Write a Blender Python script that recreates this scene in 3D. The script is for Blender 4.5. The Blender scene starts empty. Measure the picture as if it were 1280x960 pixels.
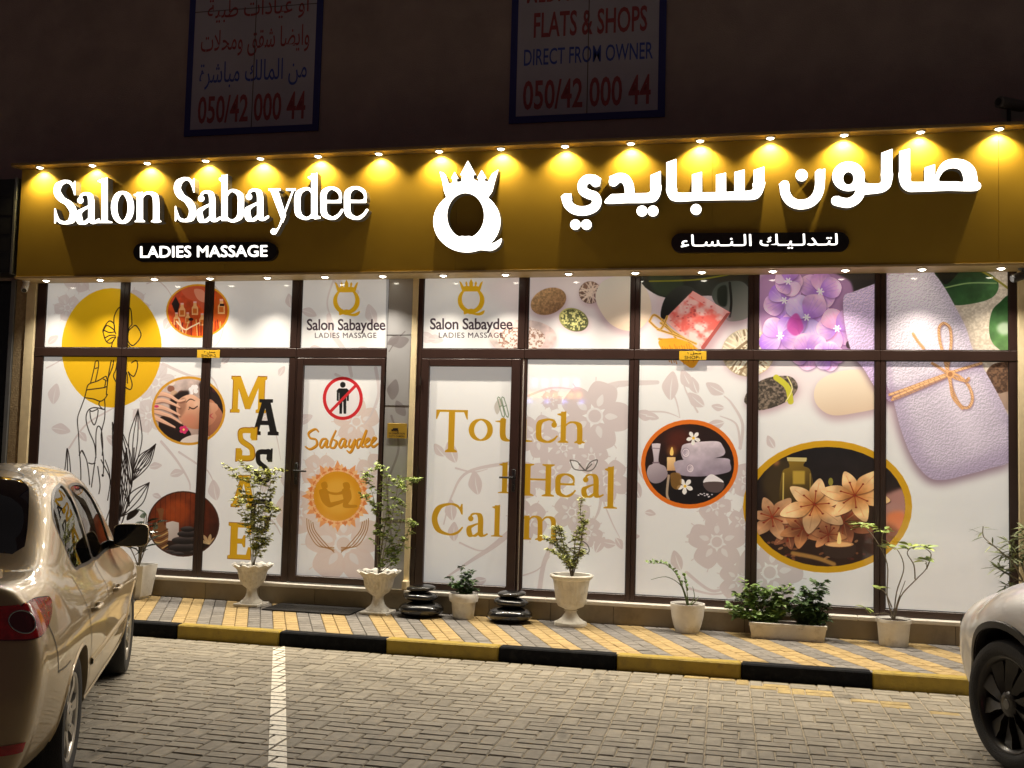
import bpy, bmesh, math, random
import numpy as np
from mathutils import Vector, Matrix
from mathutils.geometry import delaunay_2d_cdt
random.seed(7); rng = np.random.default_rng(7)
S = bpy.context.scene
COL = S.collection
PI = math.pi

# ------------------------------------------------------------------ camera
CAM_F, CAM_YAW, CAM_PITCH, CAM_ROLL = 1310.5, -0.2252, 0.0663, 0.0262
CPOS = np.array([0.0, -10.0, 1.70])
def _axes():
    cy, sy = math.cos(CAM_YAW), math.sin(CAM_YAW); cp, sp = math.cos(CAM_PITCH), math.sin(CAM_PITCH)
    F = np.array([sy*cp, cy*cp, sp]); R = np.array([cy, -sy, 0]); U = np.cross(R, F)
    cr, sr = math.cos(CAM_ROLL), math.sin(CAM_ROLL)
    return F, cr*R+sr*U, -sr*R+cr*U
AF, AR, AU = _axes()
cam_data = bpy.data.cameras.new('camera'); cam = bpy.data.objects.new('camera', cam_data); COL.objects.link(cam)
cam_data.sensor_width = 36; cam_data.lens = CAM_F/1280*36; cam_data.clip_end = 300; cam_data.clip_start = .05
M = Matrix(((AR[0], AU[0], -AF[0], CPOS[0]), (AR[1], AU[1], -AF[1], CPOS[1]), (AR[2], AU[2], -AF[2], CPOS[2]), (0, 0, 0, 1)))
cam.matrix_world = M
S.camera = cam
# measured directions of the photograph turned into points on real planes
def onY(u, v, Y=0.0):
    d = AF+AR*((u-640)/CAM_F)-AU*((v-480)/CAM_F); t = (Y-CPOS[1])/d[1]; return CPOS+d*t
def onZ(u, v, Z=0.0):
    d = AF+AR*((u-640)/CAM_F)-AU*((v-480)/CAM_F); t = (Z-CPOS[2])/d[2]; return CPOS+d*t

# ------------------------------------------------------------------ world and exposure
W = bpy.data.worlds.new('World'); S.world = W; W.use_nodes = True
bg = W.node_tree.nodes['Background']
bg.inputs[0].default_value = (0.55, 0.47, 0.46, 1); bg.inputs[1].default_value = 0.044
S.view_settings.view_transform = 'Standard'; S.view_settings.look = 'None'
S.view_settings.exposure = 0.30; S.view_settings.gamma = 1; S.view_settings.use_curve_mapping = False
S.cycles.use_denoising = True
S.cycles.max_bounces = 6; S.cycles.diffuse_bounces = 3; S.cycles.glossy_bounces = 3; S.cycles.transparent_max_bounces = 8
S.cycles.sample_clamp_indirect = 4; S.cycles.caustics_reflective = False; S.cycles.caustics_refractive = False
S.cycles.use_light_tree = True
TOP_W, BOT_W, LED_E = 29.0, 106.0, 3.2     # watts of each lamp, emission of the sign faces

# ------------------------------------------------------------------ materials
def srgb(r, g, b): return tuple(((c/255)/12.92 if c/255 <= .04045 else ((c/255+.055)/1.055)**2.4) for c in (r, g, b))
MATS = {}
def mat(name, col, rough=.6, metal=0, var=.0, vscale=8, bump=0, bscale=60, coat=0, spec=.5, piece=0, dark=None, dscale=2.5, emit=None, detail=5):
    if name in MATS: return MATS[name]
    m = bpy.data.materials.new(name); m.use_nodes = True; nt = m.node_tree; N = nt.nodes; L = nt.links
    b = N['Principled BSDF']; b.inputs['Roughness'].default_value = rough; b.inputs['Metallic'].default_value = metal
    b.inputs['Base Color'].default_value = (*col, 1); b.inputs['Specular IOR Level'].default_value = spec
    b.inputs['Coat Weight'].default_value = coat; b.inputs['Coat Roughness'].default_value = .03
    geo = N.new('ShaderNodeNewGeometry'); pos = geo.outputs['Position']
    if var or piece or dark:
        last = None
        rgb = N.new('ShaderNodeRGB'); rgb.outputs[0].default_value = (*col, 1); last = rgb.outputs[0]
        if var:
            n = N.new('ShaderNodeTexNoise'); n.inputs['Scale'].default_value = vscale; n.inputs['Detail'].default_value = detail; L.new(pos, n.inputs['Vector'])
            hs = N.new('ShaderNodeHueSaturation'); mr = N.new('ShaderNodeMapRange'); mr.inputs['From Min'].default_value = .3; mr.inputs['From Max'].default_value = .7
            mr.inputs['To Min'].default_value = 1-var; mr.inputs['To Max'].default_value = 1+var
            L.new(n.outputs['Fac'], mr.inputs['Value']); L.new(mr.outputs[0], hs.inputs['Value']); L.new(last, hs.inputs['Color']); last = hs.outputs[0]
        if piece:
            oi = N.new('ShaderNodeObjectInfo'); ad = N.new('ShaderNodeMath'); fr = N.new('ShaderNodeMath'); fr.operation = 'FRACT'
            L.new(oi.outputs['Random'], ad.inputs[0]); L.new(geo.outputs['Random Per Island'], ad.inputs[1]); L.new(ad.outputs[0], fr.inputs[0])
            mr = N.new('ShaderNodeMapRange'); mr.inputs['To Min'].default_value = 1-piece; mr.inputs['To Max'].default_value = 1+piece
            hs = N.new('ShaderNodeHueSaturation'); L.new(fr.outputs[0], mr.inputs['Value']); L.new(mr.outputs[0], hs.inputs['Value']); L.new(last, hs.inputs['Color']); last = hs.outputs[0]
        if dark:
            n = N.new('ShaderNodeTexNoise'); n.inputs['Scale'].default_value = dscale; n.inputs['Detail'].default_value = 6; n.inputs['Roughness'].default_value = .65; L.new(pos, n.inputs['Vector'])
            mr = N.new('ShaderNodeMapRange'); mr.inputs['From Min'].default_value = .52; mr.inputs['From Max'].default_value = .72; mr.inputs['To Max'].default_value = .7
            mx = N.new('ShaderNodeMix'); mx.data_type = 'RGBA'; L.new(n.outputs['Fac'], mr.inputs['Value']); L.new(mr.outputs[0], mx.inputs['Factor'])
            L.new(last, mx.inputs['A']); mx.inputs['B'].default_value = (*dark, 1); last = mx.outputs['Result']
        L.new(last, b.inputs['Base Color'])
    if bump:
        n = N.new('ShaderNodeTexNoise'); n.inputs['Scale'].default_value = bscale; n.inputs['Detail'].default_value = 4; L.new(pos, n.inputs['Vector'])
        bp = N.new('ShaderNodeBump'); bp.inputs['Strength'].default_value = bump; bp.inputs['Distance'].default_value = .01
        L.new(n.outputs['Fac'], bp.inputs['Height']); L.new(bp.outputs[0], b.inputs['Normal'])
    if emit:
        b.inputs['Emission Color'].default_value = (*emit[0], 1); b.inputs['Emission Strength'].default_value = emit[1]
    MATS[name] = m; return m
def glass_mat(name, tint, transp, rough=.02):
    m = bpy.data.materials.new(name); m.use_nodes = True; nt = m.node_tree; N = nt.nodes; L = nt.links; N.remove(N['Principled BSDF'])
    out = N['Material Output']; t = N.new('ShaderNodeBsdfTransparent'); t.inputs[0].default_value = (*tint, 1)
    g = N.new('ShaderNodeBsdfGlossy'); g.inputs['Roughness'].default_value = rough; fr = N.new('ShaderNodeFresnel'); fr.inputs['IOR'].default_value = 1.5
    d = N.new('ShaderNodeBsdfDiffuse'); d.inputs[0].default_value = (.004, .004, .004, 1)
    m1 = N.new('ShaderNodeMixShader'); m1.inputs[0].default_value = transp; L.new(d.outputs[0], m1.inputs[1]); L.new(t.outputs[0], m1.inputs[2])
    m2 = N.new('ShaderNodeMixShader'); L.new(fr.outputs[0], m2.inputs[0]); L.new(m1.outputs[0], m2.inputs[1]); L.new(g.outputs[0], m2.inputs[2])
    L.new(m2.outputs[0], out.inputs['Surface']); MATS[name] = m; return m
def led_mat(name, col, e):
    return mat(name, (.8, .8, .8), .5, emit=(col, e))

# ------------------------------------------------------------------ mesh helpers
def catmull(pts, n=6, closed=False):
    P = np.asarray(pts, float); k = len(P); out = []
    rngk = range(k if closed else k-1)
    for i in rngk:
        if closed: a, b, c, d = P[(i-1) % k], P[i], P[(i+1) % k], P[(i+2) % k]
        else: a, b, c, d = P[max(i-1, 0)], P[i], P[i+1], P[min(i+2, k-1)]
        for j in range(n):
            t = j/n; out.append(.5*((2*b)+(c-a)*t+(2*a-5*b+4*c-d)*t*t+(3*b-a-3*c+d)*t**3))
    if not closed: out.append(P[-1])
    return np.array(out)
class MB:
    def __init__(s): s.v = []; s.f = []; s.m = []
    def add(s, vs, fs, mi=0):
        o = len(s.v); s.v += [tuple(float(c) for c in p) for p in vs]; s.f += [tuple(i+o for i in f) for f in fs]; s.m += [mi]*len(fs); return s
    def box(s, x0, x1, y0, y1, z0, z1, mi=0, bev=0):
        if bev:
            b = bev; vs = []
            for (x, sx) in ((x0, 1), (x1, -1)):
                for (y, sy) in ((y0, 1), (y1, -1)):
                    for (z, sz) in ((z0, 1), (z1, -1)):
                        vs += [(x, y+sy*b, z+sz*b), (x+sx*b, y, z+sz*b), (x+sx*b, y+sy*b, z)]
            bm = bmesh.new()
            for p in vs: bm.verts.new(p)
            bmesh.ops.convex_hull(bm, input=bm.verts); bm.verts.index_update()
            s.add([v.co for v in bm.verts], [[v.index for v in f.verts] for f in bm.faces], mi); bm.free(); return s
        v = [(x, y, z) for x in (x0, x1) for y in (y0, y1) for z in (z0, z1)]
        return s.add(v, [(0, 1, 3, 2), (4, 6, 7, 5), (0, 4, 5, 1), (2, 3, 7, 6), (0, 2, 6, 4), (1, 5, 7, 3)], mi)
    def tube(s, path, r, n=8, mi=0, cap=True):
        P = [Vector(p) for p in path]; k = len(P); R = r if hasattr(r, '__len__') else [r]*k
        rings = []; up = Vector((0.31, 0.17, 0.93))
        for i in range(k):
            t = (P[min(i+1, k-1)]-P[max(i-1, 0)])
            t = t.normalized() if t.length > 1e-9 else Vector((0, 0, 1))
            a = t.cross(up)
            if a.length < 1e-3: a = t.cross(Vector((1, 0, 0)))
            a.normalize(); b = t.cross(a)
            rings += [P[i]+(a*math.cos(2*PI*j/n)+b*math.sin(2*PI*j/n))*R[i] for j in range(n)]
        fs = [(i*n+j, i*n+(j+1) % n, (i+1)*n+(j+1) % n, (i+1)*n+j) for i in range(k-1) for j in range(n)]
        if cap: fs += [tuple(range(n))[::-1], tuple((k-1)*n+j for j in range(n))]
        return s.add(rings, fs, mi)
    def lathe(s, prof, c=(0, 0, 0), n=32, mi=0, flute=None, square=0, axis='z', cap=True):
        vs = []
        for q, (r, z) in enumerate(prof):
            for j in range(n):
                a = 2*PI*j/n; rr = r
                if flute and flute[0] <= q <= flute[1]: rr = r*(1+flute[2]*math.cos(flute[3]*a))
                x, y = rr*math.cos(a), rr*math.sin(a)
                if axis == 'z': vs.append((c[0]+x, c[1]+y, c[2]+z))
                elif axis == 'y': vs.append((c[0]+x, c[1]+z, c[2]+y))
                else: vs.append((c[0]+z, c[1]+x, c[2]+y))
        k = len(prof)
        fs = [(i*n+j, i*n+(j+1) % n, (i+1)*n+(j+1) % n, (i+1)*n+j) for i in range(k-1) for j in range(n)]
        if cap: fs += [tuple(range(n))[::-1], tuple((k-1)*n+j for j in range(n))]
        return s.add(vs, fs, mi)
    def prism(s, poly, y0, y1, mi=0, side=None):
        n = len(poly); vs = [(x, y0, z) for x, z in poly]+[(x, y1, z) for x, z in poly]
        s.add(vs, [tuple(range(n)), tuple(range(n, 2*n))[::-1]], mi)
        o = len(s.v)-2*n
        s.f += [(o+i, o+(i+1) % n, o+n+(i+1) % n, o+n+i) for i in range(n)]; s.m += [mi if side is None else side]*n
        return s
    def build(s, name, mats, parent=None, smooth=False, label=None, loc=None, fixn=True):
        me = bpy.data.meshes.new(name); me.from_pydata(s.v, [], s.f)
        for m in (mats if isinstance(mats, (list, tuple)) else [mats]): me.materials.append(m)
        if len(me.materials) > 1: me.polygons.foreach_set('material_index', s.m)
        if fixn:
            bm = bmesh.new(); bm.from_mesh(me); bmesh.ops.recalc_face_normals(bm, faces=bm.faces); bm.to_mesh(me); bm.free()
        if smooth:
            me.polygons.foreach_set('use_smooth', [True]*len(me.polygons))
            if smooth is not True: me.set_sharp_from_angle(angle=math.radians(smooth))
        me.update()
        o = bpy.data.objects.new(name, me); COL.objects.link(o)
        if parent: o.parent = parent
        if label: o['label'] = label
        if loc is not None: o.location = loc
        return o
def tag(o, label, cat, group=None):
    o['label'] = label; o['category'] = cat
    if group: o['group'] = group
    return o
def thing(name, label, cat, loc=(0, 0, 0), rz=0, group=None):
    o = bpy.data.objects.new(name, None); COL.objects.link(o); o.location = loc; o.rotation_euler = (0, 0, rz); o.empty_display_size = .1
    return tag(o, label, cat, group)
def struct(o): o['kind'] = 'structure'; return o
def stuff(o): o['kind'] = 'stuff'; return o
def inst(name, me, loc, parent=None, rz=0):
    o = bpy.data.objects.new(name, me); o.location = loc; o.rotation_euler = (0, 0, rz); COL.objects.link(o)
    if parent: o.parent = parent
    return o
# ------------------------------------------------------------------ raster helpers (used for flat print and for letter outlines)
def cov_poly(polys, shape=None, rule='eo', SS=3):
    P = [np.asarray(p, float) for p in polys]
    allp = np.concatenate(P); x0, y0 = np.floor(allp.min(0)).astype(int)-1; x1, y1 = np.ceil(allp.max(0)).astype(int)+2
    if shape is not None:
        x0 = max(x0, 0); y0 = max(y0, 0); x1 = min(x1, shape[1]); y1 = min(y1, shape[0])
    if x1 <= x0 or y1 <= y0: return None
    h, w = (y1-y0)*SS, (x1-x0)*SS
    Mx = np.zeros((h, w+1), np.int16)
    for p in P:
        q = (p-[x0, y0])*SS; a = q; b = np.roll(q, -1, 0)
        for (ax, ay), (bx, by) in zip(a, b):
            if ay == by: continue
            sg = 1
            if ay > by: ax, ay, bx, by = bx, by, ax, ay; sg = -1
            r0 = max(int(math.ceil(ay-.5)), 0); r1 = min(int(math.ceil(by-.5)), h)
            if r1 <= r0: continue
            rr = np.arange(r0, r1); xx = ax+(rr+.5-ay)*(bx-ax)/(by-ay)
            cc = np.clip(np.ceil(xx-.5), 0, w).astype(int)
            np.add.at(Mx, (rr, cc), sg)
    c = np.cumsum(Mx[:, :w], 1)
    m = ((c & 1) if rule == 'eo' else (c != 0)).astype(np.float32)
    return x0, y0, m.reshape((y1-y0), SS, (x1-x0), SS).mean((1, 3))
def cov_stroke(pts, ra, ratio=1.0, shape=None):
    """polyline swept by an elliptic nib; ra half width along x (scalar or per point), ratio = half height / half width"""
    P = np.asarray(pts, float).copy(); k = len(P); R = np.full(k, float(ra)) if np.isscalar(ra) else np.asarray(ra, float)
    pad = R.max()*max(1, ratio)+2
    x0, y0 = np.floor(P.min(0)-pad).astype(int); x1, y1 = np.ceil(P.max(0)+pad).astype(int)
    if shape is not None:
        x0 = max(x0, 0); y0 = max(y0, 0); x1 = min(x1, shape[1]); y1 = min(y1, shape[0])
    if x1 <= x0 or y1 <= y0: return None
    m = np.zeros((y1-y0, x1-x0), np.float32)
    for i in range(max(k-1, 1)):
        a = P[i]; b = P[min(i+1, k-1)]; ra_, rb_ = R[i], R[min(i+1, k-1)]; pd = max(ra_, rb_)*max(1, ratio)+2
        sx0 = max(int(min(a[0], b[0])-pd)-x0, 0); sx1 = min(int(max(a[0], b[0])+pd)+2-x0, x1-x0)
        sy0 = max(int(min(a[1], b[1])-pd)-y0, 0); sy1 = min(int(max(a[1], b[1])+pd)+2-y0, y1-y0)
        if sx1 <= sx0 or sy1 <= sy0: continue
        X = (np.arange(sx0, sx1)+x0+.5)[None, :]; Y = ((np.arange(sy0, sy1)+y0+.5)/ratio)[:, None]
        ax, ay, bx, by = a[0], a[1]/ratio, b[0], b[1]/ratio; dx, dy = bx-ax, by-ay; L2 = dx*dx+dy*dy
        t = np.clip(((X-ax)*dx+(Y-ay)*dy)/L2, 0, 1) if L2 > 1e-9 else np.zeros((sy1-sy0, sx1-sx0))
        d = np.hypot(X-ax-t*dx, Y-ay-t*dy)-(ra_+(rb_-ra_)*t)
        s = m[sy0:sy1, sx0:sx1]; np.maximum(s, np.clip(.5-d*min(1, ratio if ratio < 1 else 1)**.5, 0, 1), out=s)
    return x0, y0, m
def boxblur(m, r):
    r = int(round(r))
    if r < 1: return m
    for _ in range(3):
        for ax in (0, 1):
            c = np.cumsum(np.pad(m, [(r+1, r) if a == ax else (0, 0) for a in (0, 1)], mode='edge'), ax)
            n = m.shape[ax]
            m = (c[2*r+1:2*r+1+n]-c[:n])/(2*r+1) if ax == 0 else (c[:, 2*r+1:2*r+1+n]-c[:, :n])/(2*r+1)
    return m
def vnoise(h, w, cell, seed=0, octv=3):
    g = np.random.default_rng(seed); out = np.zeros((h, w), np.float32); amp = 1; tot = 0
    for o in range(octv):
        c = max(cell/(2**o), 1.01); gh, gw = int(h/c)+3, int(w/c)+3; G = g.random((gh, gw)).astype(np.float32)
        y = np.arange(h)/c; x = np.arange(w)/c; yi = y.astype(int); xi = x.astype(int); fy = (y-yi)[:, None]; fx = (x-xi)[None, :]
        fy = fy*fy*(3-2*fy); fx = fx*fx*(3-2*fx)
        a = G[yi][:, xi]; b = G[yi][:, xi+1]; c_ = G[yi+1][:, xi]; d = G[yi+1][:, xi+1]
        out += amp*((a*(1-fx)+b*fx)*(1-fy)+(c_*(1-fx)+d*fx)*fy); tot += amp; amp *= .55
    return out/tot

# Arabic letters joined by hand: contextual forms, laid out right to left
AF_ = {'ا': (0xFE8D, 0xFE8E, 0xFE8D, 0xFE8E), 'أ': (0xFE83, 0xFE84, 0xFE83, 0xFE84), 'ب': (0xFE8F, 0xFE90, 0xFE91, 0xFE92), 'ة': (0xFE93, 0xFE94, 0xFE93, 0xFE94),
       'ت': (0xFE95, 0xFE96, 0xFE97, 0xFE98), 'ح': (0xFEA1, 0xFEA2, 0xFEA3, 0xFEA4), 'د': (0xFEA9, 0xFEAA, 0xFEA9, 0xFEAA), 'ر': (0xFEAD, 0xFEAE, 0xFEAD, 0xFEAE),
       'س': (0xFEB1, 0xFEB2, 0xFEB3, 0xFEB4), 'ش': (0xFEB5, 0xFEB6, 0xFEB7, 0xFEB8), 'ض': (0xFEBD, 0xFEBE, 0xFEBF, 0xFEC0), 'ط': (0xFEC1, 0xFEC2, 0xFEC3, 0xFEC4),
       'ع': (0xFEC9, 0xFECA, 0xFECB, 0xFECC), 'ق': (0xFED5, 0xFED6, 0xFED7, 0xFED8), 'ك': (0xFED9, 0xFEDA, 0xFEDB, 0xFEDC), 'ل': (0xFEDD, 0xFEDE, 0xFEDF, 0xFEE0),
       'م': (0xFEE1, 0xFEE2, 0xFEE3, 0xFEE4), 'ن': (0xFEE5, 0xFEE6, 0xFEE7, 0xFEE8), 'و': (0xFEED, 0xFEEE, 0xFEED, 0xFEEE), 'ي': (0xFEF1, 0xFEF2, 0xFEF3, 0xFEF4), 'ج': (0xFE9D, 0xFE9E, 0xFE9F, 0xFEA0),
       'ـ': (0x640, 0x640, 0x640, 0x640), 'ء': (0xFE80, 0xFE80, 0xFE80, 0xFE80), 'ﻻ': (0xFEFB, 0xFEFC, 0xFEFB, 0xFEFC)}
def arabic(s):
    s = s.replace('لا', 'ﻻ'); nj = 'اأةدروءﻻ'; out = []
    for i, ch in enumerate(s):
        if ch not in AF_: out.append(ch); continue
        pj = i > 0 and s[i-1] in AF_ and s[i-1] not in nj and ch != 'ء'
        nx = i+1 < len(s) and s[i+1] in AF_ and ch not in nj and s[i+1] != 'ء'
        out.append(chr(AF_[ch][(3 if nx else 1) if pj else (2 if nx else 0)]))
    return ''.join(out[::-1])
_tc = bpy.data.curves.new('lettering', 'FONT'); _to = bpy.data.objects.new('lettering', _tc)
_tcache = {}
def text_tris(body, weight=0.0, spacing=1.0):
    k = (body, weight, spacing)
    if k in _tcache: return _tcache[k]
    _tc.body = body; _tc.resolution_u = 3; _tc.offset = weight; _tc.space_character = spacing; _tc.fill_mode = 'FRONT'
    COL.objects.link(_to); bpy.context.view_layer.update()
    ev = _to.evaluated_get(bpy.context.evaluated_depsgraph_get()); me = ev.to_mesh(); me.calc_loop_triangles()
    V = np.array([v.co[:2] for v in me.vertices]); T = np.array([t.vertices[:] for t in me.loop_triangles]); ev.to_mesh_clear(); COL.objects.unlink(_to)
    tr = V[T]; ar = (tr[:, 1, 0]-tr[:, 0, 0])*(tr[:, 2, 1]-tr[:, 0, 1])-(tr[:, 2, 0]-tr[:, 0, 0])*(tr[:, 1, 1]-tr[:, 0, 1])
    tr[ar < 0] = tr[ar < 0][:, ::-1]; _tcache[k] = tr; return tr

# serif letters: nib strokes in a unit box (y up). entries: ('s', pts, nib scale) | ('p', poly) | ('c', x, y, r)
def flag(x, y, t): return ('p', [(x+t, y), (x-t, y-.07), (x-t-.13, y-.09), (x-t-.13, y-.12), (x-t, y-.16), (x+t, y-.16)])
def GL(t):
    st = lambda x, y0, y1: ('p', [(x-t, y0), (x+t, y0), (x+t, y1), (x-t, y1)])
    sf = lambda x, y=.0, w=.19: ('p', [(x-w, y), (x+w, y), (x+w, y+.035), (x+t, y+.075), (x-t, y+.075), (x-w, y+.035)])
    tf = lambda x, y=1., w=.19: ('p', [(x-w, y), (x+w, y), (x+w, y-.035), (x+t, y-.075), (x-t, y-.075), (x-w, y-.035)])
    m = t
    G = {}
    G['o'] = [('s', [(.5+(.5-m)*math.cos(a), .5+.47*math.sin(a)) for a in np.linspace(0, 2*PI, 33)], 1)]
    G['e'] = [('r', [(m, .56), (1-m*1.2, .57), (.84, .84), (.5, .965), (.17, .83), (m, .5), (.18, .17), (.52, .035), (.8, .12), (.97, .28)], [0, 0, .6, .8, 1, 1, 1, .9, .5, .15]), ('p', [(m, .5), (.98-m*.3, .5), (.98-m*.3, .57), (m, .57)])]
    G['c'] = [('r', [(.9, .74), (.8, .92), (.52, .965), (.18, .83), (m, .5), (.18, .17), (.52, .035), (.8, .12), (.97, .28)], [.2, .5, .9, 1, 1, 1, .9, .5, .15]), ('c', .83, .75, .1)]
    G['a'] = [('r', [(.17, .78), (.24, .92), (.42, .965), (.6, .9), (.66, .7), (.66, .3), (.68, .12), (.8, .05), (.98, .13)], [.3, .4, .6, .9, 1, 1, 1, .6, .1]), ('c', .19, .75, .1), ('r', [(.64, .57), (.4, .5), (.14, .36), (m, .2), (.2, .06), (.42, .05), (.66, .24)], [.2, .4, .9, 1, 1, .7, .3])]
    G['n'] = [st(.2, 0, .98), flag(.2, 1, t), sf(.2), sf(.8), ('r', [(.2, .72), (.38, .92), (.58, .95), (.76, .85), (.8, .6), (.8, .04)], [.2, .3, .8, 1, 1, 1])]
    G['u'] = [st(.76, 0.03, .98), flag(.76, 1, t), ('p', [(.76, 0), (1, .03), (1, .07), (.76, .13)]), flag(.2, 1, t), ('r', [(.2, .92), (.2, .3), (.28, .1), (.45, .05), (.62, .1), (.76, .25)], [1, 1, 1, .8, .4, .2])]
    G['h'] = [st(.2, 0, .98), flag(.2, 1, t), sf(.2), sf(.8), ('r', [(.2, .45), (.38, .62), (.58, .65), (.76, .57), (.8, .4), (.8, .04)], [.2, .3, .8, 1, 1, 1])]
    G['m'] = [st(.13, 0, .98), flag(.13, 1, t*.8), sf(.13, 0, .13), sf(.5, 0, .13), sf(.87, 0, .13), ('r', [(.13, .7), (.26, .92), (.38, .95), (.48, .85), (.5, .6), (.5, .04)], [.2, .3, .8, .9, .9, .9]), ('r', [(.5, .7), (.63, .92), (.75, .95), (.85, .85), (.87, .6), (.87, .04)], [.2, .3, .8, .9, .9, .9])]
    G['l'] = [st(.5, 0, .98), ('p', [(.5+t, 1), (.5-t, .95), (.05, .93), (.05, .91), (.5-t, .87), (.5+t, .87)]), ('p', [(0, 0), (1, 0), (1, .025), (.5+t, .05), (.5-t, .05), (0, .025)])]
    G['b'] = [st(.2, .02, .98), flag(.2, 1, t), ('r', [(.2, .48), (.4, .63), (.6, .65), (.85, .55), (1-m, .33), (.84, .12), (.6, .025), (.38, .04), (.2, .14)], [.2, .3, .7, 1, 1, 1, .7, .4, .2])]
    G['d'] = [st(.76, .02, .98), flag(.76, 1, t), ('p', [(.76, 0), (1, .02), (1, .06), (.76, .1)]), ('r', [(.76, .5), (.6, .63), (.42, .65), (.16, .55), (m, .33), (.16, .12), (.4, .025), (.6, .05), (.76, .16)], [.2, .4, .7, 1, 1, 1, .7, .4, .2])]
    G['y'] = [('p', [(.06, .97), (.36, .97), (.66, .42), (.54, .25)]), ('p', [(.9, .97), (.97, .97), (.46, .2), (.3, .03), (.2, 0), (.18, .06), (.36, .16)]), ('c', .2, .07, .1), ('p', [(0, .95), (.46, .95), (.46, 1), (0, 1)]), ('p', [(.66, .95), (1.08, .95), (1.08, 1), (.66, 1)])]
    G['S'] = [('r', [(.86, .78), (.72, .93), (.5, .965), (.24, .88), (.18, .73), (.34, .58), (.64, .46), (.82, .29), (.76, .1), (.5, .035), (.25, .08), (.12, .24)], [.2, .4, .8, 1, 1, 1.1, 1.1, 1, 1, .8, .4, .2]), ('p', [(.86, .98), (.91, .98), (.91, .66), (.86, .66), (.78, .82)]), ('p', [(.12, .02), (.07, .02), (.07, .36), (.12, .36), (.2, .18)])]
    G['C'] = [('r', [(.9, .76), (.78, .91), (.55, .965), (.22, .84), (m, .5), (.22, .16), (.55, .035), (.8, .1), (.95, .26)], [.2, .5, .9, 1, 1, 1, .9, .5, .2]), ('p', [(.9, .98), (.94, .98), (.95, .66), (.91, .66), (.84, .82)])]
    G['T'] = [st(.5, 0, 1), ('p', [(0, 1), (1, 1), (1, .95), (0, .95)]), ('p', [(0, 1), (0, .78), (.03, .78), (.12, .95)]), ('p', [(1, 1), (1, .78), (.97, .78), (.88, .95)]), sf(.5)]
    G['H'] = [st(.18, 0, 1), st(.82, 0, 1), sf(.18), sf(.82), tf(.18), tf(.82), ('p', [(.18, .49), (.82, .49), (.82, .545), (.18, .545)])]
    # slab capitals
    G['M'] = [('p', [(0, 0), (.26, 0), (.26, .08), (.2, .1), (.2, .7), (.42, .1), (.56, .1), (.78, .7), (.78, .1), (.72, .08), (.72, 0), (1, 0), (1, .08), (.95, .1), (.95, .9), (1, .92), (1, 1), (.74, 1), (.5, .42), (.26, 1), (0, 1), (0, .92), (.05, .9), (.05, .1), (0, .08)])]
    G['A'] = [('p', [(0, 0), (.34, 0), (.34, .09), (.27, .11), (.32, .28), (.62, .28), (.67, .11), (.6, .09), (.6, 0), (1, 0), (1, .09), (.93, .11), (.66, .9), (.74, .91), (.74, 1), (.24, 1), (.24, .91), (.33, .9), (.07, .11), (0, .09)]), ('h', [(.36, .4), (.58, .4), (.47, .75)])]
    G['Z'] = [('r', [(.8, .72), (.8, .9), (.62, .9), (.38, .9), (.2, .86), (.2, .7), (.3, .58), (.7, .42), (.8, .3), (.8, .14), (.62, .1), (.38, .1), (.2, .1), (.2, .28)], [1]*14), ('p', [(.9, 1), (1, 1), (1, .62), (.74, .62)]), ('p', [(0, 0), (.1, 0), (.26, .38), (0, .38)])]
    G['G'] = [('r', [(.8, .7), (.8, .88), (.5, .9), (.2, .84), (.17, .5), (.2, .16), (.5, .1), (.8, .14), (.8, .4)], [1]*9), ('p', [(.5, .5), (1, .5), (1, .38), (.5, .38)]), ('p', [(.9, 1), (1, 1), (1, .62), (.7, .62)])]
    G['E'] = [('p', [(0, 0), (1, 0), (1, .34), (.88, .34), (.8, .12), (.4, .12), (.4, .43), (.6, .43), (.66, .34), (.74, .34), (.74, .66), (.66, .66), (.6, .56), (.4, .56), (.4, .88), (.8, .88), (.86, .68), (.97, .68), (.97, 1), (0, 1), (0, .91), (.1, .9), (.1, .1), (0, .09)])]
    return G
def glyph_mask(ch, w, h, t, thin, pad=4, SSq=1):
    """mask (h+2pad, w+2pad) of a letter filling w x h pixels; t, thin are stem and hairline half widths in pixels"""
    G = GL(t/w)[ch]; A = np.zeros((h+2*pad, w+2*pad), np.float32); sh = A.shape
    tr = lambda p: np.stack([np.asarray(p, float)[:, 0]*w+pad, (1-np.asarray(p, float)[:, 1])*h+pad], 1)
    def put(r, sub=False):
        if r is None: return
        x, y, m = r; s = A[y:y+m.shape[0], x:x+m.shape[1]]
        if sub: s *= (1-m)
        else: np.maximum(s, m, out=s)
    for g in G:
        if g[0] == 'p': put(cov_poly([tr(g[1])], sh))
        elif g[0] == 'h': put(cov_poly([tr(g[1])], sh), True)
        elif g[0] == 'c': put(cov_stroke(tr([(g[1], g[2])]*2), t*1.0, 1, sh))
        elif g[0] == 's': put(cov_stroke(tr(g[1]), t, thin/t, sh))
        elif g[0] == 'r':
            p = catmull(g[1], 6); wv = np.interp(np.linspace(0, len(g[1])-1, len(p)), range(len(g[1])), g[2])
            q = tr(p); r = np.maximum(t*wv, thin)
            # broad nib: width falls towards hairlines where the stroke runs flat
            d = np.gradient(q, axis=0); sl = np.abs(d[:, 1])/(np.hypot(d[:, 0], d[:, 1])+1e-6)
            r = thin+(r-thin)*np.clip(sl*1.15, 0, 1)
            if ch in 'ZG': r = np.full(len(q), t)
            put(cov_stroke(q, r, 1, sh))
    return A
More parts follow.
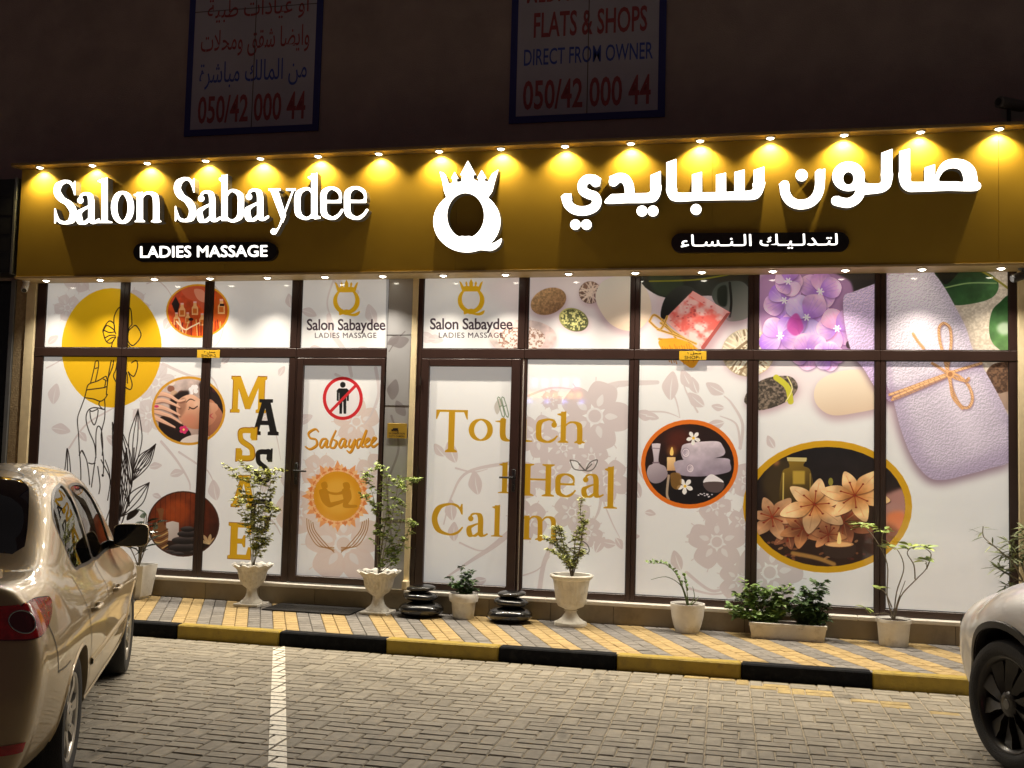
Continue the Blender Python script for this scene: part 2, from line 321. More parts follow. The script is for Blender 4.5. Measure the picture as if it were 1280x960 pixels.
def contours(A, lev=.5):
    """closed outlines of a mask by marching squares, in pixel coordinates"""
    A = np.pad(A, 1); h, w = A.shape; segs = {}
    B = A > lev
    code = B[:-1, :-1]*1+B[:-1, 1:]*2+B[1:, 1:]*4+B[1:, :-1]*8
    def ip(y0, x0, y1, x1):
        a, b = A[y0, x0], A[y1, x1]; t = (lev-a)/(b-a) if b != a else .5; return (x0+(x1-x0)*t, y0+(y1-y0)*t)
    E = {1: [(3, 0)], 2: [(0, 1)], 3: [(3, 1)], 4: [(1, 2)], 5: [(3, 0), (1, 2)], 6: [(0, 2)], 7: [(3, 2)], 8: [(2, 3)], 9: [(2, 0)], 10: [(0, 1), (2, 3)], 11: [(2, 1)], 12: [(1, 3)], 13: [(1, 0)], 14: [(0, 3)]}
    def ek(y, x, e): return ('h', y, x) if e == 0 else ('v', y, x+1) if e == 1 else ('h', y+1, x) if e == 2 else ('v', y, x)
    def pt(k):
        return ip(k[1], k[2], k[1], k[2]+1) if k[0] == 'h' else ip(k[1], k[2], k[1]+1, k[2])
    for y, x in zip(*np.nonzero((code > 0) & (code < 15))):
        for a, b in E[int(code[y, x])]: segs[ek(y, x, a)] = ek(y, x, b)
    out = []
    while segs:
        k0 = next(iter(segs)); loop = [k0]; k = segs.pop(k0)
        while k != k0 and k in segs: loop.append(k); k = segs.pop(k)
        if len(loop) > 6: out.append(np.array([pt(q) for q in loop])-1+.5)
    return out
def simplify(P, tol):
    P = np.asarray(P)
    i0 = 0; i1 = int(np.argmax(((P-P[0])**2).sum(1)))
    def dp(a, b, idx):
        if b-a < 2: return
        A_, B_ = Q[a], Q[b]; d = B_-A_; L = np.hypot(*d)+1e-9
        ds = np.abs((Q[a+1:b, 0]-A_[0])*d[1]-(Q[a+1:b, 1]-A_[1])*d[0])/L
        j = int(np.argmax(ds))
        if ds[j] > tol: idx.append(a+1+j); dp(a, a+1+j, idx); dp(a+1+j, b, idx)
    Q = np.concatenate([P, P[:1]]); idx = [0, i1]
    dp(0, i1, idx); dp(i1, len(Q)-1, idx)
    return P[sorted(set(i % len(P) for i in idx))]
def extrude_mask(A, xf, y0, y1, name, mats, parent, tol=.35, border=0):
    """letter body from a mask: front face (material 0) at y0, sides (material 1) back to y1; xf maps mask pixels to (x, z)"""
    loops = [simplify(c, tol) for c in contours(boxblur(A, 1))]
    loops = [xf(c) for c in loops if len(c) > 2]
    pts = []; edges = []
    for c in loops:
        o = len(pts); pts += [Vector((float(p[0]), float(p[1]))) for p in c]; edges += [(o+i, o+(i+1) % len(c)) for i in range(len(c))]
    v2, e2, f2, _, _, _ = delaunay_2d_cdt(pts, edges, [], 0, 1e-6)
    def inside(x, z):
        n = 0
        for c in loops:
            a = c; b = np.roll(c, -1, 0); cr = (a[:, 1] > z) != (b[:, 1] > z)
            xx = a[cr, 0]+(z-a[cr, 1])*(b[cr, 0]-a[cr, 0])/(b[cr, 1]-a[cr, 1]); n += int((xx > x).sum())
        return n & 1
    mb = MB(); vs = [(v.x, y0, v.y) for v in v2]; fs = []
    for f in f2:
        cx = sum(v2[i].x for i in f)/3; cz = sum(v2[i].y for i in f)/3
        if inside(cx, cz): fs.append(tuple(f))
    mb.add(vs, fs, 0)
    for c in loops:
        n = len(c); mb.add([(p[0], y0, p[1]) for p in c]+[(p[0], y1, p[1]) for p in c], [(i, (i+1) % n, n+(i+1) % n, n+i) for i in range(n)], 1)
    return mb.build(name, mats, parent, fixn=False)
# ------------------------------------------------------------------ the printed window film: a picture painted here, in metres on the shopfront
CX0, CX1, CZ0, CZ1, PPM = -7.75, 2.40, .30, 3.56, 310
CW, CH = int((CX1-CX0)*PPM), int((CZ1-CZ0)*PPM)
IMG = np.zeros((CH, CW, 3), np.float32); IMG[:] = np.array((231, 230, 228))/255
N1 = vnoise(CH, CW, 120, 1, 5); N2 = vnoise(CH, CW, 5, 2, 2); N3 = vnoise(CH, CW, 24, 3, 3)
IMG *= (.985+.03*N1)[..., None]
CLIP = [None]
def cv(p):
    p = np.asarray(p, float).reshape(-1, 2)
    d = AF[None]+AR[None]*((p[:, :1]-640)/CAM_F)-AU[None]*((p[:, 1:]-480)/CAM_F); t = (-CPOS[1])/d[:, 1:2]; w = CPOS+d*t
    return np.stack([(w[:, 0]-CX0)*PPM, (CZ1-w[:, 2])*PPM], 1)
PXS = PPM/131.  # canvas texels to a photo pixel, about
def put(r, col, al=1.0, soft=0):
    if r is None: return
    x, y, m = r
    if soft:
        k = int(soft*PXS*3)+2; X0, Y0 = max(x-k, 0), max(y-k, 0); X1, Y1 = min(x+m.shape[1]+k, CW), min(y+m.shape[0]+k, CH)
        q = np.zeros((Y1-Y0, X1-X0), np.float32); q[y-Y0:y-Y0+m.shape[0], x-X0:x-X0+m.shape[1]] = m; m = boxblur(q, soft*PXS*.6); x, y = X0, Y0
    h, w = m.shape; sl = (slice(y, y+h), slice(x, x+w)); m = m*al
    if CLIP[0] is not None: m = m*CLIP[0][sl]
    m = m[..., None]
    c = col(sl) if callable(col) else np.asarray(col[:3], np.float32)/255
    IMG[sl] = IMG[sl]*(1-m)+c*m
SHP = (CH, CW)
def poly(p, col, al=1, soft=0): put(cov_poly([cv(p)], SHP, 'nz'), col, al, soft)
def blob(p, col, al=1, soft=0): poly(catmull(p, 6, True), col, al, soft)
def ellp(cx, cy, rx, ry, rot=0, n=40):
    a = np.linspace(0, 2*PI, n, endpoint=False); c, s = math.cos(math.radians(rot)), math.sin(math.radians(rot))
    return np.stack([cx+rx*np.cos(a)*c-ry*np.sin(a)*s, cy+rx*np.cos(a)*s+ry*np.sin(a)*c], 1)
def ell(cx, cy, rx, ry, col, rot=0, al=1, soft=0): poly(ellp(cx, cy, rx, ry, rot), col, al, soft)
def line(p, w, col, al=1, soft=0, taper=None, n=6):
    q = catmull(p, n) if len(p) > 2 else np.array(p, float); r = w*PXS/2
    if taper is not None: r = r*np.interp(np.linspace(0, 1, len(q)), np.linspace(0, 1, len(taper)), taper)
    put(cov_stroke(cv(q), r, 1, SHP), col, al, soft)
def setclip(p=None, soft=0):
    if p is None: CLIP[0] = None; return
    CLIP[0] = None; A = np.zeros(SHP, np.float32); x, y, m = cov_poly([cv(p)], SHP, 'nz'); A[y:y+m.shape[0], x:x+m.shape[1]] = m; CLIP[0] = A
def tex(c0, c1, nz, lo=.3, hi=.7):
    a, b = np.array(c0, np.float32)/255, np.array(c1, np.float32)/255
    return lambda sl: a+(b-a)*np.clip((nz[sl]-lo)/(hi-lo), 0, 1)[..., None]
def grad(c0, c1, p0, p1, nz=None, am=0.0):
    a, b = np.array(c0, np.float32)/255, np.array(c1, np.float32)/255; q = cv([p0, p1]); d = q[1]-q[0]; L2 = (d**2).sum()
    def f(sl):
        yy, xx = np.mgrid[sl]; t = np.clip(((xx-q[0, 0])*d[0]+(yy-q[0, 1])*d[1])/L2, 0, 1)[..., None]; c = a+(b-a)*t
        return c if nz is None else c*(1+am*(nz[sl]-.5))[..., None]
    return f
def text(body, u0, v0, u1, v1, col, weight=0, al=1, tilt=0, sp=1.0, ar=False):
    tr = text_tris(arabic(body) if ar else body, weight, sp); mn, mx = tr.reshape(-1, 2).min(0), tr.reshape(-1, 2).max(0)
    q = (tr-mn)/(mx-mn); U_ = u0+(u1-u0)*q[..., 0]; V_ = v1+(v0-v1)*q[..., 1]+tilt*q[..., 0]
    P_ = cv(np.stack([U_, V_], -1).reshape(-1, 2)).reshape(-1, 3, 2); put(cov_poly(list(P_), SHP, 'nz'), col, al)
def serif(ch, u0, v0, u1, v1, col, t=3.6, thin=1.0, al=1):
    q = cv([(u0, v0), (u1, v1)]); w, h = int(round(q[1, 0]-q[0, 0])), int(round(q[1, 1]-q[0, 1]))
    A = glyph_mask(ch, w, h, t*PXS, thin*PXS); put((int(q[0, 0])-4, int(q[0, 1])-4, A), col, al)
PINK = (209, 197, 195)
def leaf(u, v, ln, ang, w=.32, col=PINK, al=1, notch=True):
    a = math.radians(ang); c, s = math.cos(a), math.sin(a); f = lambda x, y: (u+ln*(x*c-y*s), v+ln*(x*s+y*c))
    blob([f(0, 0), f(.25, -w*.8), f(.55, -w), f(1, 0), f(.6, w*.7), f(.25, w*.6)], col, al)
    if notch: line([f(.0, 0), f(.4, -.02), f(.75, 0)], 1.3, (226, 222, 220), al, taper=[1, 1, .2])
def flower(u, v, r, rot=0, col=PINK, al=1, n=5):
    for k in range(n*2):
        a = math.radians(rot+k*180/n+18); line([(u+r*.3*math.cos(a), v+r*.3*math.sin(a)), (u+r*1.15*math.cos(a), v+r*1.15*math.sin(a))], 1.2, col, al*.8)
    for k in range(n):
        a = math.radians(rot+k*360/n); c, s = math.cos(a), math.sin(a); f = lambda x, y: (u+r*(x*c-y*s), v+r*(x*s+y*c))
        blob([f(.22, -.08), f(.5, -.42), f(.95, -.36), f(1.04, 0), f(.95, .36), f(.5, .42), f(.22, .08)], col, al)
        blob([f(.3, 0), f(.45, -.1), f(.68, 0), f(.45, .1)], (226, 222, 220), al*.8)
    ell(u, v, r*.25, r*.25, (226, 222, 220), al=al); ell(u, v, r*.19, r*.19, col, al=al)
def vine(p, w=4, al=.9, tp=(1, .8, .3)): line(p, w, PINK, al, taper=tp, n=8)

# --- background flowers, left shop
for a in [(165, 385, 22, 10), (195, 478, 24, 0), (188, 520, 20, 40), (86, 385, 16, 30), (100, 345, 20, 0)]: flower(*a[:3], rot=a[3], al=.75)
vine([(60, 460), (75, 452), (92, 440)], 2); vine([(88, 560), (110, 530), (150, 505), (185, 470)], 3); vine([(205, 455), (240, 470), (265, 472), (275, 490)], 4)
vine([(203, 552), (222, 575), (237, 600), (239, 612)], 4); vine([(225, 565), (245, 578), (262, 590), (275, 620)], 3); vine([(330, 520), (345, 540), (352, 575)], 2)
vine([(330, 640), (345, 655), (352, 668)], 3); vine([(255, 345), (275, 365), (282, 395), (276, 425), (262, 440)], 2); vine([(185, 355), (200, 352), (216, 372), (208, 390)], 2)
for a in [(68, 505, 26, -80), (66, 535, 24, 10), (188, 584, 16, -10), (214, 594, 18, -15), (100, 540, 15, 50), (135, 545, 22, 40), (192, 618, 12, 20), (272, 625, 26, -100), (278, 455, 14, -40), (325, 525, 18, -30), (350, 470, 14, -60), (330, 615, 24, -70), (62, 430, 16, -40), (365, 385, 18, -100), (355, 590, 20, 80), (207, 412, 20, -60)]: leaf(*a, al=.85)
# big gold disc and the drawn hand with a flower
ell(141, 435, 62.5, 74.5, grad((232, 188, 20), (218, 170, 10), (100, 380), (180, 500)))
K = (28, 18, 16)
Z5 = lambda *p: [(x/3.556, y/3.556+330) for x, y in p]
for p in [((515, 300), (512, 240), (530, 200), (550, 193), (585, 200), (592, 270)), ((592, 270), (580, 285), (575, 305)), ((575, 300), (590, 285), (610, 275), (632, 318), (600, 362), (578, 350), (572, 320)), ((515, 300), (512, 268), (490, 255), (465, 290), (465, 310), (478, 345), (500, 352), (520, 325)),
          ((467, 295), (490, 305), (515, 303)), ((465, 300), (480, 275), (508, 290), (520, 310)), ((470, 330), (495, 318), (518, 318)), ((480, 345), (500, 330), (518, 325)), ((520, 325), (505, 350), (500, 380)), ((530, 325), (528, 360), (535, 385)), ((545, 320), (560, 345), (562, 385)), ((575, 360), (585, 375), (580, 395)),
          ((500, 430), (490, 480), (482, 540), (478, 580)), ((510, 430), (505, 460), (480, 520)), ((525, 440), (520, 470), (510, 500), (530, 540)), ((590, 440), (610, 430), (617, 455), (600, 500), (575, 480)), ((575, 480), (592, 530), (585, 558), (560, 545), (552, 520)), ((560, 470), (570, 490), (572, 530)), ((545, 470), (555, 500), (560, 545)),
          ((408, 530), (425, 460), (430, 435), (442, 433), (443, 460), (430, 522)), ((430, 465), (438, 462)), ((390, 560), (400, 535), (440, 520), (475, 500), (480, 510)), ((390, 560), (430, 555), (465, 550), (480, 545)), ((465, 512), (475, 520), (470, 550)), ((390, 560), (380, 600), (365, 640), (350, 690), (355, 760), (358, 830)),
          ((385, 595), (420, 600), (450, 610), (470, 600), (483, 580)), ((450, 610), (445, 625), (462, 645), (472, 640), (470, 600)), ((462, 645), (440, 640), (415, 640), (395, 655), (388, 690), (400, 740), (425, 800), (432, 860)), ((405, 650), (415, 655), (440, 645)), ((405, 655), (410, 690), (425, 715), (438, 680), (442, 650)), ((472, 640), (470, 690), (455, 760), (465, 860), (465, 930)),
          ((432, 850), (432, 760), (440, 722), (455, 735), (462, 800), (460, 850)), ((358, 830), (362, 870), (365, 930), (364, 980)), ((370, 830), (390, 870), (400, 930), (404, 980)), ((358, 850), (370, 828), (382, 850)), ((400, 884), (415, 888), (428, 884)), ((455, 870), (470, 900), (490, 940), (500, 985)),
          ((290, 950), (298, 880), (304, 820), (315, 870), (320, 950), (318, 1010)), ((304, 820), (306, 900), (305, 1000)), ((290, 950), (295, 1050)), ((430, 860), (420, 930), (412, 990)), ((440, 900), (450, 980), (445, 1020))]:
    line(Z5(*p), 1.5, K, n=5)
ell(130, 594, 1.4, 1.8, K)
def dleaf(base, tip, wd, n=4):
    b = np.array(base, float); t = np.array(tip, float); d = t-b; nrm = np.array([-d[1], d[0]])
    for k in np.linspace(-1, 1, n): line([b, b+d*.3+nrm*wd*k*.8, b+d*.6+nrm*wd*k, t], 1.35, K, n=5)
for b, t, w in [((167, 590), (174, 512), .10), ((167, 592), (193, 559), .16), ((163, 632), (142, 528), .07), ((166, 608), (152, 535), .08), ((154, 645), (188, 603), .17), ((153, 645), (144, 560), .06), ((168, 600), (196, 555), .12), ((151, 650), (160, 560), .05)]: dleaf(b, t, w)
line([(169, 560), (167, 600), (158, 640), (150, 668), (147, 712)], 1.8, K); line([(142, 528), (143, 600), (144, 640)], 1.4, K); line([(133, 575), (138, 590), (139, 605), (136, 625)], 1.3, K)
line([(141, 600), (140, 630), (133, 655), (134, 670)], 1.3, K); blob([(163, 640), (176, 636), (170, 645), (160, 650)], K)

# --- round pictures, left shop
def ring(cx, cy, rx, ry, w, c): ell(cx, cy, rx, ry, c); setclip(ellp(cx, cy, rx-w, ry-w))
ring(248.5, 389, 39.5, 33.5, 2.2, (222, 160, 30))
ell(248, 389, 45, 40, grad((190, 70, 40), (226, 96, 26), (230, 360), (250, 420), N3, .5))
blob([(228, 360), (250, 356), (268, 372), (262, 392), (246, 378), (234, 372)], (206, 96, 64)); blob([(244, 362), (256, 364), (258, 378), (248, 374)], (226, 150, 120)); blob([(276, 362), (290, 380), (284, 404), (268, 398), (270, 376)], (196, 88, 22), soft=1)
poly([(216, 380), (221, 371), (226, 381), (222, 396)], (40, 26, 26))
for x, y, s in [(229, 388, 1), (245, 386, 1), (278, 384, 1.1), (236, 398, .8), (222, 399, .9), (254, 400, .9)]:
    poly([(x-4*s, y+8*s), (x-4*s, y-1), (x-2*s, y-4*s), (x-2*s, y-7*s), (x+2*s, y-7*s), (x+2*s, y-4*s), (x+4*s, y-1), (x+4*s, y+8*s)], (240, 190, 130), .9); poly([(x-2.6*s, y+6*s), (x-2.6*s, y), (x+2.4*s, y), (x+2.4*s, y+6*s)], (206, 110, 40)); poly([(x-2*s, y-7*s), (x+2*s, y-7*s), (x+2*s, y-9*s), (x-2*s, y-9*s)], (236, 190, 180))
poly([(276, 380), (281.5, 380), (281.5, 383), (276, 383)], (40, 20, 20)); ell(240, 399.5, 3, 2, (40, 26, 20))
for k in range(26):
    x = 216+k*2.6+rng.normal(); line([(x, 400+rng.random()*4), (x+rng.normal()*2, 422)], 1.6, [(245, 205, 130), (170, 40, 20), (120, 20, 20), (230, 110, 30)][k % 4], .8)
line([(222, 402), (232, 412), (240, 409), (250, 404)], 2, (250, 225, 190)); line([(225, 398), (230, 416)], 1.6, (250, 225, 190))
setclip()
ring(237, 513.5, 46, 43, 3, (208, 152, 40))
ell(237, 512, 50, 50, grad((214, 196, 190), (176, 150, 138), (210, 470), (240, 520), N3, .3))
blob([(255, 476), (292, 484), (290, 545), (262, 540), (252, 510)], (74, 46, 34)); blob([(255, 490), (268, 480), (290, 492), (286, 520), (262, 510)], (40, 24, 24), soft=1); ell(270, 487, 4, 4, (206, 50, 100)); ell(262, 488, 3, 4, (206, 90, 120))
for x, y in [(240, 487), (246, 489), (243, 484), (246, 484), (240, 491)]: ell(x, y, 3, 3, (238, 232, 230))
for x, y, c in [(215, 486, (150, 100, 80)), (219, 492, (206, 170, 140)), (216, 478, (230, 210, 196)), (228, 492, (130, 96, 84))]: ell(x, y, 4.5, 4, c)
blob([(200, 524), (214, 520), (226, 528), (240, 542), (234, 558), (206, 552)], (38, 24, 22)); blob([(214, 500), (226, 490), (238, 490), (232, 506), (226, 522), (216, 516)], (40, 26, 24), soft=1.2)
blob([(262, 500), (272, 506), (280, 520), (276, 544), (262, 546), (254, 528)], grad((196, 134, 104), (150, 96, 74), (262, 505), (270, 545)))
blob([(222, 505), (228, 497), (240, 493), (250, 498), (256, 504), (263, 503), (272, 505), (274, 511), (270, 516), (272, 521), (266, 530), (254, 535), (242, 536), (230, 530), (223, 518)], grad((236, 188, 158), (186, 124, 94), (240, 495), (248, 536)))
ell(238, 524, 9, 7, (206, 130, 104), al=.5, soft=4); ell(252, 505, 9, 5, (246, 206, 178), al=.6, soft=3); blob([(226, 500), (232, 497), (234, 508), (228, 520), (224, 514)], (120, 76, 58), .5, 2)
line([(234, 503), (239, 499), (245, 501)], 1.5, (64, 38, 30), taper=[.5, 1, .4]); line([(238, 509), (243, 511), (248, 508)], 1.6, (44, 26, 22)); line([(239, 510), (237, 512)], .7, (44, 26, 22)); line([(262, 503), (259, 510), (262, 513)], 1, (160, 100, 78)); line([(267, 517), (264, 520), (268, 523)], 2.2, (190, 84, 84), taper=[.4, 1, .4])
blob([(250, 480), (262, 474), (284, 480), (294, 504), (286, 512), (268, 500), (256, 492)], (44, 28, 26), .85, 1.5)
for p in [((190, 496), (202, 492), (214, 495), (224, 501), (232, 500)), ((190, 503), (204, 500), (216, 504), (226, 509)), ((190, 512), (202, 516), (216, 521), (228, 529)), ((192, 520), (206, 527), (220, 534)), ((192, 508), (204, 509), (216, 514), (226, 519))]: line([(x+1, y+1.8) for x, y in p], 4.6, (110, 66, 50), .55, 1, taper=[1.3, 1, .5]); line(p, 4.8, (228, 178, 150), taper=[1.5, 1, .45]); line([(x, y-1) for x, y in p], 1.2, (246, 212, 190), .5, taper=[1, 1, .3])
for k in range(5): an = k*1.257; ell(231+3.2*math.cos(an), 537+3.0*math.sin(an), 2.6, 2.4, (214, 60, 110))
ell(231, 537, 1.4, 1.4, (240, 210, 120)); blob([(228, 550), (246, 543), (266, 548), (252, 562), (228, 562)], (224, 208, 198)); ell(197, 508, 3, 1.6, (206, 60, 110))
setclip()
ring(230.5, 654.5, 45, 41, 1.6, (70, 40, 30))
ell(230, 654, 47, 43, grad((122, 52, 22), (60, 24, 14), (225, 630), (268, 670), N3, .5))
for k in range(14): line([(190+k*6.2, 612), (189+k*6.2, 668)], .9, (60, 22, 10), .7)
ell(222, 640, 16, 16, (186, 84, 30), al=.5, soft=5)
poly([(184, 676), (280, 676), (280, 700), (184, 700)], (34, 22, 20), .9, 1)
poly([(208, 675), (209, 653), (217, 651), (225, 653), (225, 676)], grad((214, 200, 190), (170, 156, 148), (208, 650), (226, 676)))
blob([(200, 650), (199, 640), (197, 636), (206, 636), (205, 650), (212, 666), (208, 684), (198, 690), (190, 682), (190, 664)], (128, 84, 50), .9)
for k in range(7): line([(189, 662+k*4), (200, 666+k*4), (211, 661+k*4)], 1.6, (196, 160, 104) if k % 2 else (92, 60, 36))
for x, y, rx, ry in [(232, 684, 20, 5), (232, 675, 16, 5), (236, 667, 13, 4.5), (236, 661, 9, 3.6), (212, 690, 9, 3), (248, 690, 10, 3), (224, 692, 8, 2.6)]: ell(x, y, rx, ry, grad((92, 82, 80), (22, 18, 20), (x, y-ry), (x, y+ry*.4)))
for k in range(5):
    a = math.radians(-150+k*35); blob([(262, 680), (262+9*math.cos(a-.25), 680+8*math.sin(a-.25)), (262+15*math.cos(a), 680+13*math.sin(a)), (262+9*math.cos(a+.25), 680+8*math.sin(a+.25))], (214, 186, 140), .8)
setclip()
# --- MASSAGE, gold and black slab letters down the pane
GO, BL = (206, 160, 22), (14, 12, 14)
for ch, u0, v0, u1, v1, c in [('M', 291.6, 471, 333, 516, GO), ('A', 317.5, 499, 349.5, 544.6, BL), ('Z', 298, 534, 321, 577, GO), ('Z', 320, 560, 340.5, 605, BL), ('A', 292, 594, 321, 634, GO), ('G', 314, 622, 339, 668, BL), ('E', 288, 653, 314, 699, GO)]:
    if c is GO: serif(ch, u0-.8, v0-.8, u1+.8, v1+.8, (150, 96, 10), t=3.9)
    serif(ch, u0, v0, u1, v1, c, t=3.4 if ch in 'ZG' else 3.2)

# --- side door film and logo panels
flr = (220, 204, 196)
for a in [(446, 527, 27, -90), (430, 680, 46, -90), (400, 590, 22, 20), (468, 590, 22, 60), (372, 640, 26, 0)]: flower(*a[:3], rot=a[3], col=(218, 200, 190), al=.9)
vine([(412, 395), (415, 415), (432, 440), (440, 470)], 7, .7, (1, 1, .6)); vine([(420, 468), (440, 480), (452, 500)], 4, .7); vine([(470, 460), (474, 490), (466, 515), (456, 530)], 5, .7); vine([(418, 350), (410, 380), (420, 410)], 3, .6)
for a in [(450, 365, 22, 170), (470, 405, 26, -110), (378, 388, 20, 20), (385, 440, 20, -10), (464, 440, 16, -160), (372, 530, 22, -30), (418, 345, 18, 60)]: leaf(*a, al=.8)
RED = (200, 36, 44)
ell(429, 498, 25, 27, RED); ell(429, 498, 21, 23, (228, 222, 222)); ell(429, 481, 3.4, 3.6, BL)
poly([(421.5, 488), (424, 485.5), (434, 485.5), (436.5, 488), (436.5, 501), (434, 501), (434, 491), (433.4, 491), (433.2, 517), (430, 517), (429.6, 502), (428.6, 502), (428, 517), (424.8, 517), (424.6, 491), (424, 491), (424, 501), (421.5, 501)], BL)
line([(413, 515), (446, 481)], 4, RED)
# brushed word
B1 = (212, 150, 30); B2 = (176, 116, 20)
BR = [((398, 539), (394, 536), (386, 541), (388, 547), (395, 549), (396, 556), (388, 561), (382, 558)), ((408, 548), (403, 549), (400, 556), (403, 559), (409, 550), (408, 558), (411, 558)), ((420, 538), (415, 549), (413, 558), (418, 559), (421, 552), (417, 549)), ((431, 548), (427, 549), (424, 556), (427, 559), (432, 550), (431, 558), (434, 557)),
      ((438, 549), (436, 556), (439, 558), (444, 549), (442, 558), (438, 565), (434, 563)), ((451, 548), (447, 550), (446, 557), (449, 558), (458, 538), (452, 556), (455, 558)), ((457, 554), (462, 549), (459, 548), (456, 554), (459, 558), (464, 555)), ((465, 554), (470, 548), (467, 547), (464, 554), (467, 558), (473, 554))]
for dx, c, w in [(.7, B2, 2.9), (0, B1, 2.3)]:
    for p in BR: line([(x+dx, y+dx) for x, y in p], w, c, taper=[.6, 1.1, .8, 1.2, .6])
# sun with the seated pair, and two drawn hands
for q in range(3):
    for k in range(24):
        a = 2*PI*k/24+q*.13; r0, r1 = 29+q*2, 45-q*4 if k % 2 == 0 else 39-q*2
        c = math.cos(a); s = math.sin(a); b0 = .11
        poly([(422.5+r0*math.cos(a-b0), 620+r0*math.sin(a-b0)), (422.5+(r0+r1)/2*math.cos(a-b0*.9), 620+(r0+r1)/2*math.sin(a-b0*.9)), (422.5+r1*c, 620+r1*s), (422.5+(r0+r1)/2*math.cos(a+b0*.9), 620+(r0+r1)/2*math.sin(a+b0*.9)), (422.5+r0*math.cos(a+b0), 620+r0*math.sin(a+b0))], [(226, 150, 90), (238, 186, 130), (214, 126, 66)][q], .9)
ell(422.5, 620, 30, 31, (214, 150, 30)); ell(422.5, 620, 22, 22, (224, 172, 70), al=.8, soft=5)
SK = (190, 132, 20)
blob([(402, 604), (408, 602), (410, 609), (404, 611)], SK); blob([(400, 612), (409, 611), (412, 620), (414, 628), (420, 631), (412, 634), (404, 628), (400, 618)], SK); line([(408, 614), (418, 617), (430, 616)], 3, SK); line([(412, 631), (424, 628), (434, 624)], 5, SK, taper=[1.2, 1, .6])
blob([(429, 604), (436, 603), (438, 610), (432, 612)], SK); blob([(428, 612), (437, 610), (440, 622), (436, 630), (446, 631), (446, 634), (430, 634), (430, 624)], SK); line([(430, 614), (422, 617), (414, 616)], 3, SK)
for sx, x0 in [(1, 384), (-1, 461)]:
    for k in range(4): line([(x0+sx*k*2.5, 648+k*1.5), (x0+sx*(2+k*3), 664), (x0+sx*(14+k*4), 682), (x0+sx*(34), 684+k*2)], 1.1, (160, 112, 60))
# crown-and-Q logos
def logo(cx, v0, s, c=(224, 178, 22)):
    f = lambda x, y: (cx+s*x, v0+s*y)
    ell(cx, v0+s*27.5, s*17, s*16.5, c); ell(cx-.3*s, v0+s*25.5, s*11.5, s*13.6, (228, 224, 222)); ell(cx, v0+s*41.5, s*5.5, s*3.5, c)
    blob([f(-8, 39), f(2, 43), f(10, 43), f(17, 40), f(15, 45), f(8, 46.5), f(-3, 44), f(-9, 45)], c)
    poly([f(-15, 3), f(-12.4, 4.5), f(-9.5, 10), f(-6.5, 9), f(-7.5, 5.5), f(-6.2, 3), f(-4.6, 5.4), f(-4.8, 9), f(-2.2, 9.5), f(-2.4, 5), f(0, 0), f(2.4, 5), f(2.2, 9.5), f(4.8, 9), f(4.6, 5.4), f(6.2, 3), f(7.6, 5.5), f(6.5, 9), f(9.5, 10), f(12.4, 4.5), f(15, 3), f(12.5, 12), f(11, 16), f(-11, 16), f(-12.5, 12)], c)
DK = (52, 34, 46)
logo(434, 350, .98); text('Salon Sabaydee', 384.6, 399, 482.6, 417.5, DK, .012, sp=.95); text('LADIES MASSAGE', 394.7, 416.2, 471.4, 422.8, (58, 46, 56), .0, sp=1.1)

# --- right shop background flowers and vines
for a in [(743.7, 520, 42, -70), (672, 545, 26, 10), (690, 590, 24, 40), (705, 560, 18, 0), (656, 600, 22, 0), (760, 600, 26, 20), (660, 650, 24, 30), (715, 640, 22, 0), (740, 572, 20, 50), (896, 677, 34, -90), (893, 632, 20, 0), (932, 600, 20, 40), (928, 652, 17, 0), (925, 725, 26, 0), (962, 715, 40, -80), (912, 600, 14, 30), (690, 500, 12, 0), (735, 665, 18, 20)]: flower(*a[:3], rot=a[3])
vine([(555, 655), (565, 620), (585, 590), (640, 578)], 4, .9, (.4, .8, 1.2)); vine([(560, 720), (590, 700), (620, 680), (655, 650)], 7, .9, (.3, .8, 1.4)); vine([(570, 585), (592, 590), (610, 586)], 2.4); vine([(575, 678), (600, 688), (618, 682)], 2.4)
vine([(675, 735), (680, 705), (690, 680), (700, 650)], 6, .9, (1, 1, .5)); vine([(650, 720), (672, 712), (688, 695)], 2); vine([(745, 560), (752, 600), (748, 640), (728, 668)], 5, .9); vine([(752, 620), (764, 650), (775, 672)], 2); vine([(660, 495), (690, 485), (720, 487)], 3); vine([(755, 485), (775, 480), (822, 478)], 8, .8, (.8, 1, .6))
vine([(858, 715), (890, 738), (915, 728), (930, 722)], 4); vine([(862, 735), (890, 742), (920, 738)], 3, .9); vine([(925, 560), (928, 530), (915, 505), (905, 495)], 4, .9, (1, .8, .3)); vine([(872, 515), (858, 490), (852, 470)], 2.4); vine([(925, 555), (920, 530), (900, 520)], 3); vine([(790, 560), (800, 590), (806, 600)], 3); vine([(835, 480), (845, 500), (850, 522)], 2.4); vine([(795, 515), (830, 515), (850, 522)], 2.4); vine([(860, 670), (880, 660), (900, 655)], 4)
for a in [(838, 500, 36, -85), (818, 520, 24, 190), (865, 485, 26, -120), (905, 492, 26, -150), (872, 492, 22, -110), (880, 508, 26, -140), (905, 528, 22, 170), (905, 510, 16, -170), (598, 618, 30, -100), (566, 650, 26, -95), (570, 578, 28, -110), (556, 570, 20, -130), (568, 676, 24, -90), (608, 724, 20, 170), (745, 690, 22, -60), (770, 672, 16, 60), (800, 622, 26, -110), (806, 640, 14, 10), (851, 712, 26, -110), (808, 520, 16, 10), (770, 680, 20, 190), (786, 672, 14, -10), (968, 560, 18, -120)]: leaf(*a)
for a in [(545, 425, 24, -160), (535, 424, 20, 5), (505, 395, 18, -10), (508, 560, 24, -100)]: leaf(*a, al=.7)
